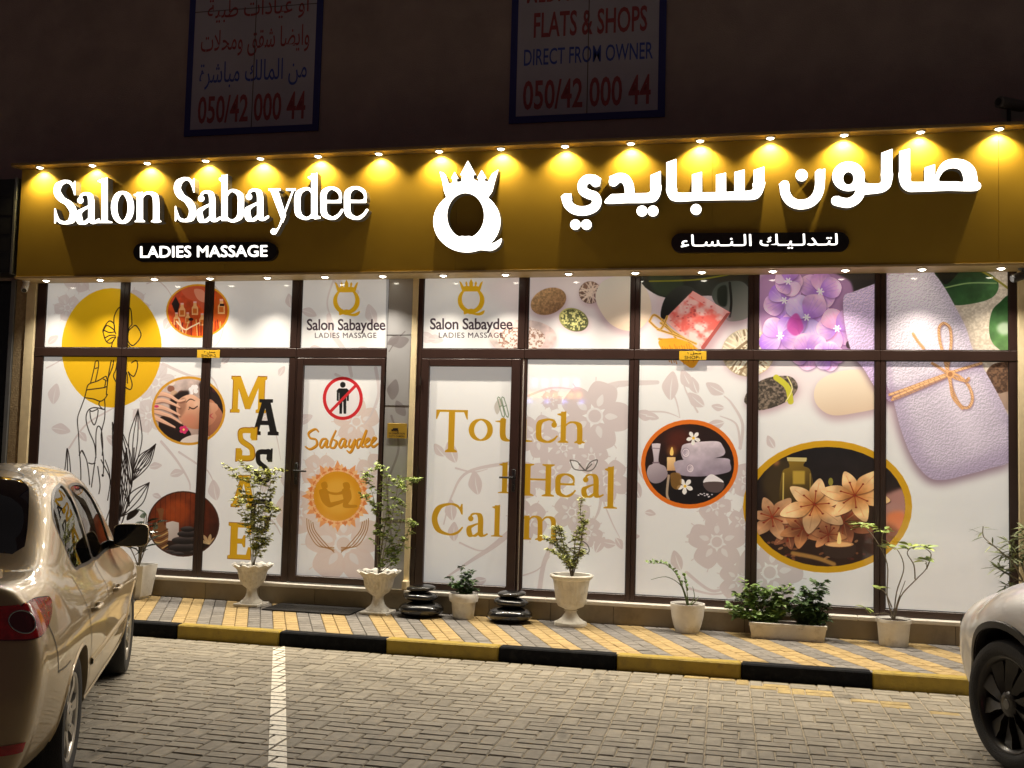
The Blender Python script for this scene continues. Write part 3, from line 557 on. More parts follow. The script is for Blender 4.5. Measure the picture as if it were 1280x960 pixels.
# --- stones, soap, orchids and the towel across the top
def shadow(p, al=.55, soft=5, dx=1, dy=4, c=(176, 142, 150)): blob([(x+dx, y+dy) for x, y in p], c, al, soft)
setclip([(533, 340), (1262, 325), (1262, 800), (533, 800)])
blob([(655, 338), (1262, 320), (1262, 520), (1150, 560), (1060, 470), (1000, 505), (930, 470), (850, 455), (760, 420), (655, 400)], (222, 198, 202), .45, 16)
poly([(880, 335), (960, 333), (1262, 328), (1262, 440), (1100, 445), (1000, 440), (945, 400), (905, 415), (850, 440), (810, 380)], (196, 160, 168), .35, 10)
def stone(cx, cy, rx, ry, rot, c0, c1, n=N3, am=.4, sq=None):
    p = ellp(cx, cy, rx, ry, rot, 16); shadow(p); ell(cx, cy, rx, ry, grad(c0, c1, (cx-rx*.4, cy-ry), (cx+rx*.4, cy+ry), n, am), rot)
stone(686, 377, 23, 16, -22, (196, 160, 116), (138, 104, 74), N2, .5)
stone(654, 422, 42, 22, 0, (232, 214, 208), (214, 190, 186)); ell(652, 424, 30, 16, tex((150, 110, 90), (236, 220, 212), N2, .35, .5), al=.8)
stone(717.5, 400, 19, 14, 22, (196, 190, 120), (90, 92, 56)); ell(717.5, 400, 17, 12.5, tex((226, 220, 150), (80, 84, 52), N2, .4, .55), 22, al=.85)
stone(738, 366, 14, 14, 0, (150, 118, 100), (100, 74, 64))
for k in range(16):
    a = rng.random()*PI; b = rng.random()*2*PI; line([(738+13*math.cos(b), 366+13*math.sin(b)), (738+rng.normal()*4, 366+rng.normal()*4), (738-13*math.cos(b+a*.3), 366-13*math.sin(b+a*.3))], 1.6, (226, 206, 190), .8)
blob([(765, 338), (935, 335), (935, 372), (885, 370), (830, 372), (795, 352)], (42, 46, 40)); blob([(812, 342), (850, 344), (850, 366), (822, 368)], (58, 70, 52), soft=2); line([(812, 352), (870, 350), (920, 342)], 2, (150, 146, 40), .8)
p = [(745, 375), (752, 354), (772, 346), (794, 348), (810, 366), (814, 392), (800, 411), (780, 413), (760, 402)]; shadow(p, dx=-2, dy=6); blob(p, grad((222, 216, 204), (232, 206, 180), (770, 350), (790, 412)))
blob([(826, 396), (832, 372), (850, 358), (868, 362), (872, 380), (850, 398), (838, 402)], grad((60, 64, 58), (20, 22, 22), (850, 358), (850, 400)))
p = [(890, 372), (896, 357), (912, 352), (930, 354), (940, 372), (936, 396), (912, 402), (904, 392)]; shadow(p); blob(p, grad((70, 78, 70), (150, 146, 138), (895, 360), (925, 400))); line([(912, 354), (914, 378), (912, 396)], 3, (28, 32, 28)); blob([(897, 362), (908, 358), (908, 382), (898, 380)], (34, 42, 34), soft=1)
p = [(866, 364), (890, 378), (913, 391), (902, 412), (880, 440), (856, 418), (832, 400), (848, 382)]; shadow(p, .7); poly([(866, 364), (913, 391), (878, 440), (830, 400)], tex((232, 110, 100), (246, 196, 190), N3, .35, .65)); poly([(866, 364), (913, 391), (909, 398), (862, 370)], (248, 206, 204), .6); poly([(913, 391), (878, 440), (876, 434), (908, 392)], (176, 90, 84)); poly([(830, 400), (878, 440), (874, 434), (836, 398)], (240, 190, 180), .7)
for k in range(40): x, y = 868+rng.normal()*14, 398+rng.normal()*12; ell(x, y, 1.6, 1, (176, 60, 66), al=.4)
for p in [((812, 402), (818, 394), (830, 404), (824, 412), (812, 402)), ((828, 400), (838, 412), (856, 424), (872, 438)), ((826, 404), (840, 416), (852, 436), (862, 458)), ((822, 412), (846, 420), (870, 430)), ((834, 396), (830, 406), (826, 412)), ((824, 424), (850, 428), (868, 440))]: line(p, 3, (226, 180, 96)); line(p, .9, (150, 100, 40), .8)
blob([(824, 426), (850, 424), (874, 440), (866, 460), (846, 448), (830, 440)], (236, 166, 40)); 
for k in range(14): line([(828+k*3, 430+rng.random()*6), (834+k*3, 446+rng.random()*10)], 1.2, (200, 120, 30), .7)
stone(935, 441, 33, 30, 0, (228, 212, 184), (190, 168, 136))
for k in range(44):
    b = rng.random()*2*PI; a = b+PI*(.6+.8*rng.random()); q = rng.normal(size=2)*9; line([(935+31*math.cos(b), 441+28*math.sin(b)), (935+q[0], 441+q[1]), (935+31*math.cos(a), 441+28*math.sin(a))], 2.1, [(242, 230, 204), (150, 126, 96), (250, 240, 220)][k % 3], .85)
# orchids
def petal(cx, cy, L, wd, ang, c0, c1):
    a = math.radians(ang); c, s = math.cos(a), math.sin(a); f = lambda x, y: (cx+L*(x*c)-wd*y*s, cy+L*x*s+wd*y*c)
    p = [f(0, 0), f(.3, -.42), f(.7, -.5), f(1, -.15), f(1, .2), f(.7, .5), f(.3, .42)]; blob([(x+.8, y+1.6) for x, y in p], (104, 60, 120), .5, 1.5); blob(p, grad(c0, c1, f(0, 0), f(1, 0), N3, .25))
    for k in (-.2, 0, .2): line([f(.15, k*.4), f(.85, k)], .7, c0, .35)
V1, V2, V3, V4 = (172, 118, 216), (238, 212, 246), (232, 150, 206), (250, 210, 234)
blob([(950, 345), (1060, 338), (1078, 370), (1075, 425), (1040, 455), (990, 450), (955, 420)], (176, 132, 178), .9, 3)
for cx, cy, L, w_, ph, ca, cb in [(980, 376, 27, 26, 20, V2, V1), (1025, 365, 26, 26, 60, V4, (206, 150, 214)), (1008, 397, 34, 30, 10, (206, 180, 244), V2), (1046, 411, 28, 26, 40, V3, V4), (975, 420, 26, 26, 90, V2, V1), (1010, 440, 24, 24, 30, (180, 120, 214), V4), (985, 352, 20, 22, 0, V2, V4), (1035, 445, 20, 20, 80, (160, 100, 200), V2)]:
    for k in range(5): petal(cx, cy, L*(.8+.3*rng.random()), w_, ph+k*72+rng.normal()*8, ca if k % 2 else V1, cb if k % 2 else V4)
    for k in range(6): a = k*PI/3; line([(cx, cy), (cx+4*math.cos(a), cy+4*math.sin(a))], 1.8, (248, 240, 248))
blob([(996, 392), (986, 400), (984, 412), (994, 420), (1004, 410)], (206, 80, 170), .8, 1); ell(1061, 431, 4, 5, (40, 24, 30)); blob([(1040, 338), (1090, 336), (1092, 360), (1070, 372), (1062, 352)], (56, 52, 50), soft=1.5)
p = [(930, 500), (938, 485), (955, 474), (975, 470), (990, 472), (997, 484), (988, 498), (970, 508), (948, 513), (936, 508)]; shadow(p, .8, 6); blob(p, tex((66, 58, 50), (140, 124, 108), N2, .3, .7)); line([(970, 472), (984, 484), (988, 502)], 7, (196, 190, 60)); line([(984, 471), (990, 486), (982, 502)], 1.4, (226, 214, 150))
p = [(1017, 492), (1024, 476), (1046, 465), (1075, 462), (1100, 467), (1110, 488), (1100, 508), (1070, 516), (1040, 519), (1022, 508)]; shadow(p, .8, 7, 0, 6); blob(p, grad((236, 222, 200), (220, 196, 170), (1050, 465), (1060, 518)))
# canvas, leaves, towel
Q = lambda *p: [(x/3.2+1060, y/3.2+320) for x, y in p]
poly(Q((380, 60), (648, 60), (648, 640), (420, 480), (380, 200)), tex((200, 186, 166), (226, 214, 196), N2)); blob(Q((340, 40), (420, 35), (560, 70), (600, 120), (560, 175), (420, 198), (380, 150)), grad((30, 56, 34), (74, 120, 66), (1190, 340), (1230, 380), N3, .6)); line(Q((380, 130), (480, 110), (590, 110)), 1.6, (140, 170, 110)); blob(Q((345, 30), (450, 40), (400, 110), (370, 100)), (16, 24, 18))
blob(Q((600, 190), (650, 170), (655, 380), (590, 365), (562, 310), (570, 230)), grad((40, 84, 40), (110, 150, 90), (1235, 380), (1262, 430), N3, .5)); ell(1255, 411, 10, 8, (200, 214, 190), al=.8, soft=2); line(Q((500, 45), (580, 90), (650, 140)), 2.4, (150, 140, 50))
p = Q((550, 470), (575, 435), (620, 425), (655, 430), (655, 545), (600, 550), (560, 520)); shadow(p); blob(p, tex((80, 58, 44), (132, 100, 76), N2)); p = Q((590, 560), (655, 545), (655, 620), (610, 600)); blob(p, (176, 150, 130))
T0 = vnoise(CH, CW, 3.4, 11, 2); T0 = np.clip((T0-np.roll(np.roll(T0, 2, 0), 1, 1))*2.0+.5, 0, 1)
big = vnoise(CH, CW, 90, 12, 2)
def terry(c0, c1, g0, g1):
    gr = grad(c0, c1, g0, g1)
    return lambda sl: gr(sl)*(.87+.24*T0[sl]+.06*(big[sl]-.5))[..., None]
p = Q((-20, 170), (20, 145), (105, 112), (160, 80), (190, 200), (190, 560), (120, 540), (60, 450), (20, 400), (-10, 300)); shadow(p, .8, 5, 0, 5, (120, 90, 110)); blob(p, terry((222, 202, 232), (206, 182, 220), (1060, 350), (1100, 480)))
p = Q((150, 95), (220, 72), (310, 52), (345, 75), (385, 130), (430, 210), (470, 290), (495, 370), (545, 460), (600, 560), (637, 640), (655, 700), (648, 815), (560, 850), (450, 880), (380, 895), (320, 884), (260, 815), (215, 710), (190, 620), (175, 560), (150, 500), (140, 300))
shadow(p, .85, 7, -2, 6, (130, 100, 118)); blob(p, terry((234, 226, 234), (196, 184, 202), (1130, 345), (1210, 600)))
line(Q((150, 95), (150, 300), (175, 560)), 5, (150, 120, 160), .35, 3)
setclip(catmull(p, 6, True)); line(Q((175, 560), (200, 640), (235, 740), (290, 840), (350, 885), (460, 870), (640, 800)), 22, (140, 120, 156), .35, 9); line(Q((345, 75), (440, 230), (560, 490), (640, 660)), 14, (150, 134, 166), .3, 7); line(Q((240, 120), (330, 330), (430, 560), (500, 740)), 26, (250, 240, 250), .35, 14); line(Q((170, 560), (300, 520), (400, 480), (520, 440)), 14, (140, 118, 152), .35, 6); setclip()
for p in [Q((165, 555), (250, 525), (330, 495), (400, 470)), Q((175, 575), (250, 545), (330, 510), (400, 480)), Q((180, 565), (300, 515), (400, 475)), Q((400, 470), (460, 450), (530, 430)), Q((395, 465), (400, 420), (410, 350), (405, 290), (380, 270), (362, 290), (365, 340), (380, 400), (395, 460)), Q((400, 480), (420, 550), (450, 600), (480, 605), (495, 570), (480, 520), (440, 480), (405, 470)), Q((390, 465), (360, 445), (335, 430)), Q((300, 370), (275, 340), (258, 312)), Q((405, 475), (430, 490), (470, 500), (480, 490)), Q((405, 480), (410, 530), (420, 570), (455, 610))]:
    line([(x+1.2, y+1.8) for x, y in p], 3.2, (120, 90, 110), .5, 1); line(p, 3.2, (222, 170, 120)); line(p, 1, (250, 214, 170), .8)
    for k in range(len(p)-1):
        for t in np.arange(0, 1, .22): x = p[k][0]*(1-t)+p[k+1][0]*t; y = p[k][1]*(1-t)+p[k+1][1]*t; line([(x-1.2, y-1), (x+1, y+1.3)], .6, (140, 90, 60), .6)
ell(1187, 468, 5, 5, (226, 176, 124)); ell(1187, 468, 3, 3, (180, 126, 84))
setclip()
logo(589.5, 349, .98); text('Salon Sabaydee', 538.3, 398, 641.2, 416.5, DK, .012, sp=.95); text('LADIES MASSAGE', 549.3, 416, 629.5, 422.6, (58, 46, 56), .0, sp=1.1)
# --- words on the right shop
GD = (194, 150, 22)
for ch, u0, v0, u1, v1, t in [('T', 545.8, 512, 583.7, 565.6, 4.2), ('o', 586.8, 523.5, 616, 551.8, 3.6), ('u', 620, 523.7, 666, 553, 3.8), ('c', 671, 523.4, 697.5, 554, 3.6), ('h', 698.5, 514, 732, 554.4, 3.4), ('H', 653.5, 579.5, 692.5, 621, 3.6), ('l', 624, 577.5, 639, 617, 3.4), ('e', 695, 591.5, 720, 621.8, 3.4), ('a', 727.5, 592, 754.5, 622.5, 3.4), ('l', 756, 582.5, 772, 636, 3.6),
                               ('C', 541, 627.6, 580.5, 670, 3.8), ('a', 584, 640.5, 609.5, 671.3, 3.5), ('l', 615, 630.5, 628.5, 671, 3.4), ('m', 653.5, 643.8, 698, 676, 3.4)]: serif(ch, u0, v0, u1, v1, GD, t)
LG = (96, 90, 84)
for p in [((713, 575), (722, 577), (732, 588), (742, 586), (747, 575), (738, 578), (732, 588)), ((713, 575), (718, 586), (732, 588)), ((732, 588), (724, 580)), ((732, 588), (740, 580)), ((711, 678), (722, 674), (734, 680), (736, 690), (722, 693), (712, 686), (722, 684), (734, 686)), ((708, 682), (720, 690), (736, 692))]: line(p, 1.2, LG)
blob([(618, 508), (624, 498), (628, 504), (622, 518)], (188, 180, 170), .8)
for x in (622, 627): line([(x, 498), (x+6, 520), (x+9, 518), (x+3, 497), (x, 498)], .9, (110, 130, 100), n=2); line([(x+3, 508), (x+6, 507)], .9, (110, 130, 100))
# --- round picture with towels and candle
ell(862, 580, 60.7, 55.5, (222, 116, 28)); setclip(ellp(862, 580, 55.5, 50))
R8 = lambda *p: [(x/3.2+750, y/3.2+510) for x, y in p]
ell(862, 580, 60, 55, grad((44, 18, 14), (16, 10, 18), (830, 540), (880, 630), N3, .5)); ell(848, 550, 16, 14, (110, 40, 20), al=.6, soft=6); poly(R8((180, 290), (560, 270), (560, 420), (180, 420)), (14, 12, 20), .8, 2)
blob(R8((215, 215), (208, 150), (212, 142), (240, 142), (242, 150), (235, 215), (262, 235), (270, 270), (240, 298), (205, 296), (188, 262), (195, 232)), grad((216, 202, 206), (140, 126, 134), (815, 560), (835, 600)))
line(R8((208, 160), (240, 162)), 1, (150, 130, 140)); line(R8((212, 218), (236, 218)), 1.6, (130, 110, 120))
poly(R8((268, 196), (302, 196), (302, 250), (268, 250)), grad((250, 214, 150), (196, 150, 110), (835, 570), (842, 590))); blob(R8((282, 188), (280, 175), (288, 155), (294, 172), (292, 188)), (255, 226, 140)); ell(840, 564, 6, 7, (255, 180, 80), al=.35, soft=3)
for pts_ in [((300, 215), (350, 205), (500, 200), (520, 220), (515, 255), (420, 272), (350, 272), (310, 262), (300, 240)), ((325, 165), (345, 142), (460, 132), (490, 150), (492, 190), (380, 212), (340, 210), (326, 190))]:
    blob(R8(*pts_), grad((222, 208, 214), (150, 136, 152), (870, 550), (880, 598), N3, .25))
for cx, cy, rr in [(343, 178, 17), (360, 240, 16)]:
    for k in (1, .6, .3): x, y = R8((cx, cy))[0]; ell(x, y, rr*k/3.2, rr*1.15*k/3.2, (168, 150, 164)); ell(x+.4, y+.3, rr*k/3.2-.9, rr*1.15*k/3.2-.9, (226, 214, 218))
for fx, fy, s in [(374, 120, 6.5), (340, 312, 7.5)]:
    x, y = R8((fx, fy))[0]
    for k in range(5): a = k*1.257+.4; blob([(x, y), (x+s*math.cos(a-.4), y+s*math.sin(a-.4)), (x+s*1.4*math.cos(a), y+s*1.4*math.sin(a)), (x+s*math.cos(a+.4), y+s*math.sin(a+.4))], (238, 232, 226))
    ell(x, y, 1.8, 1.8, (232, 190, 60))
blob(R8((285, 260), (320, 262), (326, 300), (310, 325), (288, 315), (282, 285)), (150, 110, 50), .8); blob(R8((412, 295), (440, 265), (470, 275), (494, 298), (440, 310)), (232, 226, 228)); blob(R8((415, 298), (494, 298), (480, 335), (432, 332)), (92, 76, 76)); 
for k in range(12): x, y = R8((390+rng.random()*60, 340+rng.random()*18))[0]; ell(x, y, 1.2, .8, (214, 206, 210))
line(R8((275, 270), (268, 340), (275, 365)), 3, (216, 190, 160), .8)
setclip()
# --- big round picture of lilies
ell(1034, 633, 105.5, 82.5, (206, 158, 24)); setclip(ellp(1034, 633, 97, 74.5))
C9 = lambda *p: [(x/3.31+900, y/3.31+540) for x, y in p]
ell(1034, 633, 110, 90, grad((22, 18, 22), (58, 34, 24), (1000, 570), (1030, 700), N3, .6)); blob(C9((170, 200), (260, 100), (380, 260), (240, 320)), (74, 58, 30), .8, 5); ell(970, 578, 4, 4, (150, 100, 60), soft=2)
blob(C9((640, 300), (700, 250), (780, 240), (790, 400), (700, 420)), (190, 140, 130), .9, 3); blob(C9((690, 340), (760, 330), (770, 400), (700, 400)), (226, 130, 80), .9, 3); blob(C9((600, 420), (700, 380), (740, 440), (640, 560)), (140, 80, 50), .9, 4)
blob(C9((280, 105), (355, 108), (352, 122), (345, 140), (375, 165), (380, 290), (255, 300), (255, 170), (285, 145), (282, 122)), grad((150, 120, 40), (70, 54, 24), (980, 575), (1000, 620))); poly(C9((300, 160), (350, 160), (350, 215), (300, 215)), (204, 170, 70), .8, 1); poly(C9((276, 104), (358, 106), (356, 122), (278, 120)), (206, 190, 130)); line(C9((262, 170), (260, 290)), 1.6, (226, 200, 110), .8); line(C9((372, 172), (372, 270)), 1.2, (190, 160, 80), .7)
poly(C9((150, 440), (640, 430), (640, 590), (150, 590)), (48, 28, 22), .8, 4)
for k in range(50): x, y = C9((190+rng.random()*420, 440+rng.random()*90))[0]; ell(x, y, 1.5+3*rng.random(), 1.5, [(96, 40, 34), (140, 90, 60), (60, 30, 26), (176, 130, 90)][k % 4], rot=rng.random()*60-30, al=.8)
def lily(cx, cy, r, rot, c0=(250, 222, 190), c1=(206, 140, 90), sq=.85, n=6):
    for k in list(range(0, n, 2))+list(range(1, n, 2)):
        a = math.radians(rot+k*360/n); c, s = math.cos(a), math.sin(a)*sq; rr = r*(.85+.3*rng.random()); nx, ny = -math.sin(a), math.cos(a)*sq
        f = lambda x, y: (cx+rr*(x*c+y*nx), cy+rr*(x*s+y*ny)); p = [f(.08, -.05), f(.45, -.27), f(.8, -.18), f(1.05, 0), f(.8, .2), f(.45, .26), f(.08, .05)]
        blob([(x+.8, y+1) for x, y in p], (60, 30, 20), .6, 1); blob(p, grad(c1, c0, f(.0, 0), f(.7, 0), N3, .3)); line([f(.1, 0), f(.85, 0)], .9, (206, 150, 100), .6)
    for k in range(6): a = math.radians(rot+k*55+20); line([(cx, cy), (cx+r*.45*math.cos(a), cy+r*.4*math.sin(a)-1)], 1, (150, 50, 20)); ell(cx+r*.45*math.cos(a), cy+r*.4*math.sin(a)-1, 1.5, 1, (130, 36, 16))
lily(985, 668, 22, 20, (150, 96, 70), (90, 44, 30)); lily(965, 646, 31, 10, (206, 160, 120), (130, 74, 46)); lily(1003, 660, 29, 40, (196, 136, 90), (120, 60, 36)); lily(1054, 652, 40, 20, (182, 120, 84), (96, 44, 30)); lily(1035, 668, 24, 70, (206, 146, 100), (130, 70, 44)); lily(1018, 630, 39, -20, (246, 208, 158), (176, 104, 46)); lily(1068, 619, 40, 10, (244, 204, 150), (172, 98, 42)); ell(1040, 660, 60, 14, (60, 30, 22), al=.30, soft=5); ell(1038, 602, 3, 5, (150, 140, 60))
blob(C9((430, 462), (490, 450), (555, 462), (552, 510), (490, 522), (432, 505)), (60, 42, 36)); x, y = C9((492, 463))[0]; ell(x, y, 18, 3.6, (206, 150, 100)); ell(x, y+.4, 15, 2.6, (236, 186, 130)); blob(C9((484, 458), (484, 435), (492, 412), (500, 440), (498, 460)), (255, 230, 160)); ell(x, y-8, 7, 9, (255, 190, 110), al=.25, soft=4)
line(C9((300, 500), (400, 520), (470, 545)), 5, (196, 150, 80), .8, 1)
setclip()
# brushed pillar film
def pillar_film(sl): return (np.array((172, 172, 174), np.float32)/255)*(.94+.12*N1[sl][..., None])
poly([(484, 330), (520, 330), (512, 800), (478, 800)], pillar_film)
for a in [(513, 425, 26, 170), (500, 420, 18, 140), (492, 500, 26, -80), (508, 520, 22, -120)]: leaf(*a, col=(134, 128, 130), al=.8, notch=False)
line([(488, 440), (498, 425), (508, 415)], 1.4, (134, 128, 130)); line([(491, 520), (500, 560), (486, 610), (492, 680)], 3, (136, 130, 132), .8)
IMG8 = np.clip((IMG/.88)**1.08*.88, 0, 1)
def make_image(name, arr):
    h, w, _ = arr.shape; im = bpy.data.images.new(name, w, h, alpha=False); px = np.ones((h, w, 4), np.float32); px[..., :3] = arr[::-1]
    im.pixels.foreach_set(px.ravel()); im.update(); im.pack(); return im
def print_mat(name, im, rough=.35, coat=1.0, bump=0, glow=0):
    m = bpy.data.materials.new(name); m.use_nodes = True; N = m.node_tree.nodes; L = m.node_tree.links; b = N['Principled BSDF']
    t = N.new('ShaderNodeTexImage'); t.image = im; t.extension = 'EXTEND'; L.new(t.outputs[0], b.inputs['Base Color'])
    if glow:   # film on a window with the rooms behind it lit
        L.new(t.outputs[0], b.inputs['Emission Color']); b.inputs['Emission Strength'].default_value = glow
    b.inputs['Roughness'].default_value = rough; b.inputs['Coat Weight'].default_value = coat; b.inputs['Coat Roughness'].default_value = .035
    MATS[name] = m; return m
FILM = print_mat('printed_window_film', make_image('window_film_print', IMG8), .55, glow=.262)
def film(x0, x1, z0, z1, y=-.022, name='pane', parent=None, mt=None, thick=.006):
    """a pane of printed film behind glass: a thin slab whose print follows its place on the shopfront"""
    mb = MB().box(x0, x1, y, y+thick, z0, z1); o = mb.build(name, mt or FILM, parent); me = o.data; uv = me.uv_layers.new(name='UVMap')
    for lp in me.loops:
        c = me.vertices[lp.vertex_index].co; uv.data[lp.index].uv = ((c.x-CX0)/(CX1-CX0), (c.z-CZ0)/(CZ1-CZ0))
    return o
# ------------------------------------------------------------------ materials of the place
frameM = mat('brown_aluminium', (.036, .017, .012), .38, .0, var=.12, vscale=5, spec=.6)
frame2M = mat('dark_brown_seal', (.02, .012, .009), .5)
stuccoM = mat('upper_stucco', (.38, .32, .29), .92, var=.10, vscale=3, bump=.5, bscale=90, dark=(.29, .245, .22), dscale=1.2)
pillarM = mat('textured_stucco', (.36, .27, .15), .9, var=.2, vscale=30, bump=1.0, bscale=55)
creamM = mat('cream_paint', (.82, .68, .42), .7, var=.06, vscale=12, bump=.25, bscale=120)
plinthM = mat('plinth_tile', (.32, .265, .18), .55, var=.10, vscale=6, piece=.05, dark=(.2, .16, .11), dscale=5)
sillM = mat('white_stone_sill', (.74, .69, .60), .45, var=.06, vscale=14, piece=.03)
goldM = mat('gold_cladding', (.49, .33, .05), .62, .0, spec=.12, var=.10, vscale=1.3, bump=.10, bscale=2.2, detail=3)
darkM = mat('dark_cladding', (.018, .019, .022), .35, .1, var=.2, vscale=4)
steelM = mat('grey_metal', (.30, .31, .31), .4, .7, var=.08)
blackM = mat('black_plastic', (.012, .012, .013), .35)
whiteM = mat('white_plastic', (.7, .69, .66), .35)
sideM = mat('letter_side', (.12, .105, .085), .5, emit=((1, .85, .6), .02))  # faint glow added to the sides, for the halo round the lit letters
ledM = mat('lit_letter_face', (.9, .9, .9), .4, emit=((1, .93, .80), LED_E))
ledS = mat('small_lit_letter', (.9, .9, .9), .4, emit=((1, .95, .88), LED_E*.6))
lensM = mat('lamp_lens', (.9, .9, .9), .3, emit=((1, .92, .74), 16.0))
XL, XR = -7.69, 3.6                        # sign box ends
FY, ZB, ZT = -.34, 3.45, 4.615             # sign front, underside, top lip

# ------------------------------------------------------------------ the building
bld = thing('shop_building', 'dark stuccoed building with the lit salon shopfront across its ground floor', 'building')
MB().box(-30, 22, .0, .35, 3.47, 9.5).build('upper_wall', stuccoM, bld)
MB().box(-30, 22, 1.9, 2.1, -.02, 3.47).build('back_wall', darkM, bld)
# plinth tiles and sill stones under the windows
x = -7.66; k = 0
while x < 2.35:
    w = .60 if k else .42
    o = MB().box(x+.002, min(x+w, 2.36)-.002, -.085, .02, .10, .298, bev=.003).build('plinth_tile', plinthM, bld); x += w; k += 1
MB().box(-7.66, 2.36, -.078, .02, .09, .290).build('plinth_core', mat('grout', (.12, .10, .08), .9), bld)
for (a, b) in ((-7.66, -3.60), (-3.30, 2.36)):
    n = int(round((b-a)/1.3)); w = (b-a)/n
    for i in range(n): MB().box(a+i*w+.001, a+(i+1)*w-.001, -.112, .03, .3005, .338, bev=.006).build('sill_stone', sillM, bld)
MB().box(-3.60, -3.30, -.10, .03, .3, .338).build('sill_stone', plinthM, bld)
# pillars beside and between the shops
MB().box(-7.775, -7.655, -.05, .12, .10, 3.47, bev=.006).build('cream_pilaster', creamM, bld)
MB().box(-7.925, -7.779, -.02, .12, .10, 3.47).build('stucco_pillar', pillarM, bld)
MB().box(2.285, 2.365, -.05, .12, .10, 3.47, bev=.006).build('cream_pilaster', creamM, bld)
MB().box(2.369, 22, -.02, .12, .10, 3.47).build('stucco_pillar', pillarM, bld)
film(-3.578, -3.328, .338, 3.45, y=-.045, name='grey_pillar_cladding', parent=bld, mt=print_mat('brushed_pillar_film', bpy.data.images['window_film_print'], .38, 1.0), thick=.12)
for z in (1.02, 2.15, 2.86): MB().box(-3.578, -3.328, -.048, -.044, z, z+.004).build('cladding_joint', steelM, bld)
MB().box(-3.325, -3.269, -.055, .12, .338, 3.45, bev=.005).build('cream_strip', creamM, bld)
MB().box(-3.325, -3.265, -.11, .0, .338, .43, bev=.01).build('cream_strip', creamM, bld)

ZT1, ZT2, ZR, ZS = 2.628, 2.722, .405, .340    # transom, bottom rail, sill
def window(label, x0, x1, z0, z1, fl=.0, fr=.0, fb=.0, ft=.0, y0=-.035, y1=.05, nm='window'):
    """frame bars round one pane; the pane is its sub-part"""
    w = bpy.data.objects.new(nm, None); COL.objects.link(w); w.parent = bld
    if fl: MB().box(x0-fl, x0, y0, y1, z0-fb, z1+ft, bev=.004).build('stile', frameM, w)
    if fr: MB().box(x1, x1+fr, y0, y1, z0-fb, z1+ft, bev=.004).build('stile', frameM, w)
    if fb: MB().box(x0, x1, y0+.0025, y1, z0-fb, z0, bev=.004).build('rail', frameM, w)
    g = .007; yf = y0+.006; yb = -.018   # rubber seal: one closed loop round the pane
    P = [(x0, z0), (x1, z0), (x1, z1), (x0, z1)]; Q = [(x0+g, z0+g), (x1-g, z0+g), (x1-g, z1-g), (x0+g, z1-g)]
    v = [(x, yf, z) for x, z in P+Q]+[(x, yb, z) for x, z in P+Q]
    MB().add(v, [f for i in range(4) for j in [(i+1) % 4] for f in [(i, j, 4+j, 4+i), (4+i, 4+j, 12+j, 12+i)]]).build('seal', frame2M, w, fixn=False)
    film(x0+.001, x1-.001, z0+.001, z1-.001, name='pane', parent=w)
    return w
GX = [(-7.5376, -6.6262), (-6.5229, -5.6261), (-5.5322, -4.6359)]
HX = [(-2.139, -1.1372), (-1.0504, -.0352), (.057, 1.0899), (1.1807, 2.215)]
ZTOP = 3.452
def bays(L, xl, xr):
    for i, (a, b) in enumerate(L):
        fl = a-(xl if i == 0 else (L[i-1][1]+a)/2); fr = ((b+L[i+1][0])/2 if i+1 < len(L) else xr)-b
        window(None, a, b, ZT2, ZTOP, fl-.0006, fr-.0006, .0, .0)
        window(None, a, b, ZR, ZT1, fl-.0006, fr-.0006, ZR-ZS, .0)
        MB().box(a-fl, b+fr, -.0385, .05, ZT1+.0005, ZT2-.0005, bev=.004).build('transom', frameM, bld)
bays(GX, -7.65, -4.565); bays(HX, -2.166, 2.283)
# doors: left (salon side door) and right (open-word door), each with a fixed light above
def door(xo0, xo1, sl, sr, lab, hx):
    o = bpy.data.objects.new('door', None); COL.objects.link(o); o.parent = bld; o['label'] = lab
    x0, x1 = xo0+.004, xo1-.004; zt = 2.622; zb = .350
    MB().box(x0, x0+sl, -.05, .03, zb, zt, bev=.005).build('stile', frameM, o); MB().box(x1-sr, x1, -.05, .03, zb, zt, bev=.005).build('stile', frameM, o)
    MB().box(x0+sl, x1-sr, -.0475, .03, zt-.075, zt, bev=.005).build('rail', frameM, o); MB().box(x0+sl, x1-sr, -.0475, .03, zb, zb+.068, bev=.005).build('rail', frameM, o)
    film(x0+sl+.001, x1-sr-.001, zb+.069, zt-.076, y=-.012, name='pane', parent=o)
    h = MB(); zc = 1.44
    h.box(hx-.017, hx+.017, -.062, -.05, zc-.11, zc+.11, bev=.004); s_ = 1 if hx < (xo0+xo1)/2 else -1
    h.tube([(hx, -.055, zc+.03), (hx, -.105, zc+.03)], .011); h.tube([(hx-.005*s_, -.105, zc+.03), (hx+.13*s_, -.108, zc+.028)], [.011, .009]); h.tube([(hx, -.05, zc-.05), (hx, -.075, zc-.05)], .013, 12)
    h.build('handle', blackM, o, smooth=40)
    ex = xo1-.004 if s_ > 0 else xo0+.004
    for z in (.7, 1.5, 2.4): MB().tube([(ex, -.058, z-.04), (ex, -.058, z+.04)], .009, 8).build('hinge', frame2M, o, smooth=40)
    return o
door(-4.545, -3.590, .066, .042, 'narrow brown door with a crossed-out figure on its film', -4.505)
door(-3.215, -2.196, .081, .090, 'brown door with the word Calm on its film', -2.238)
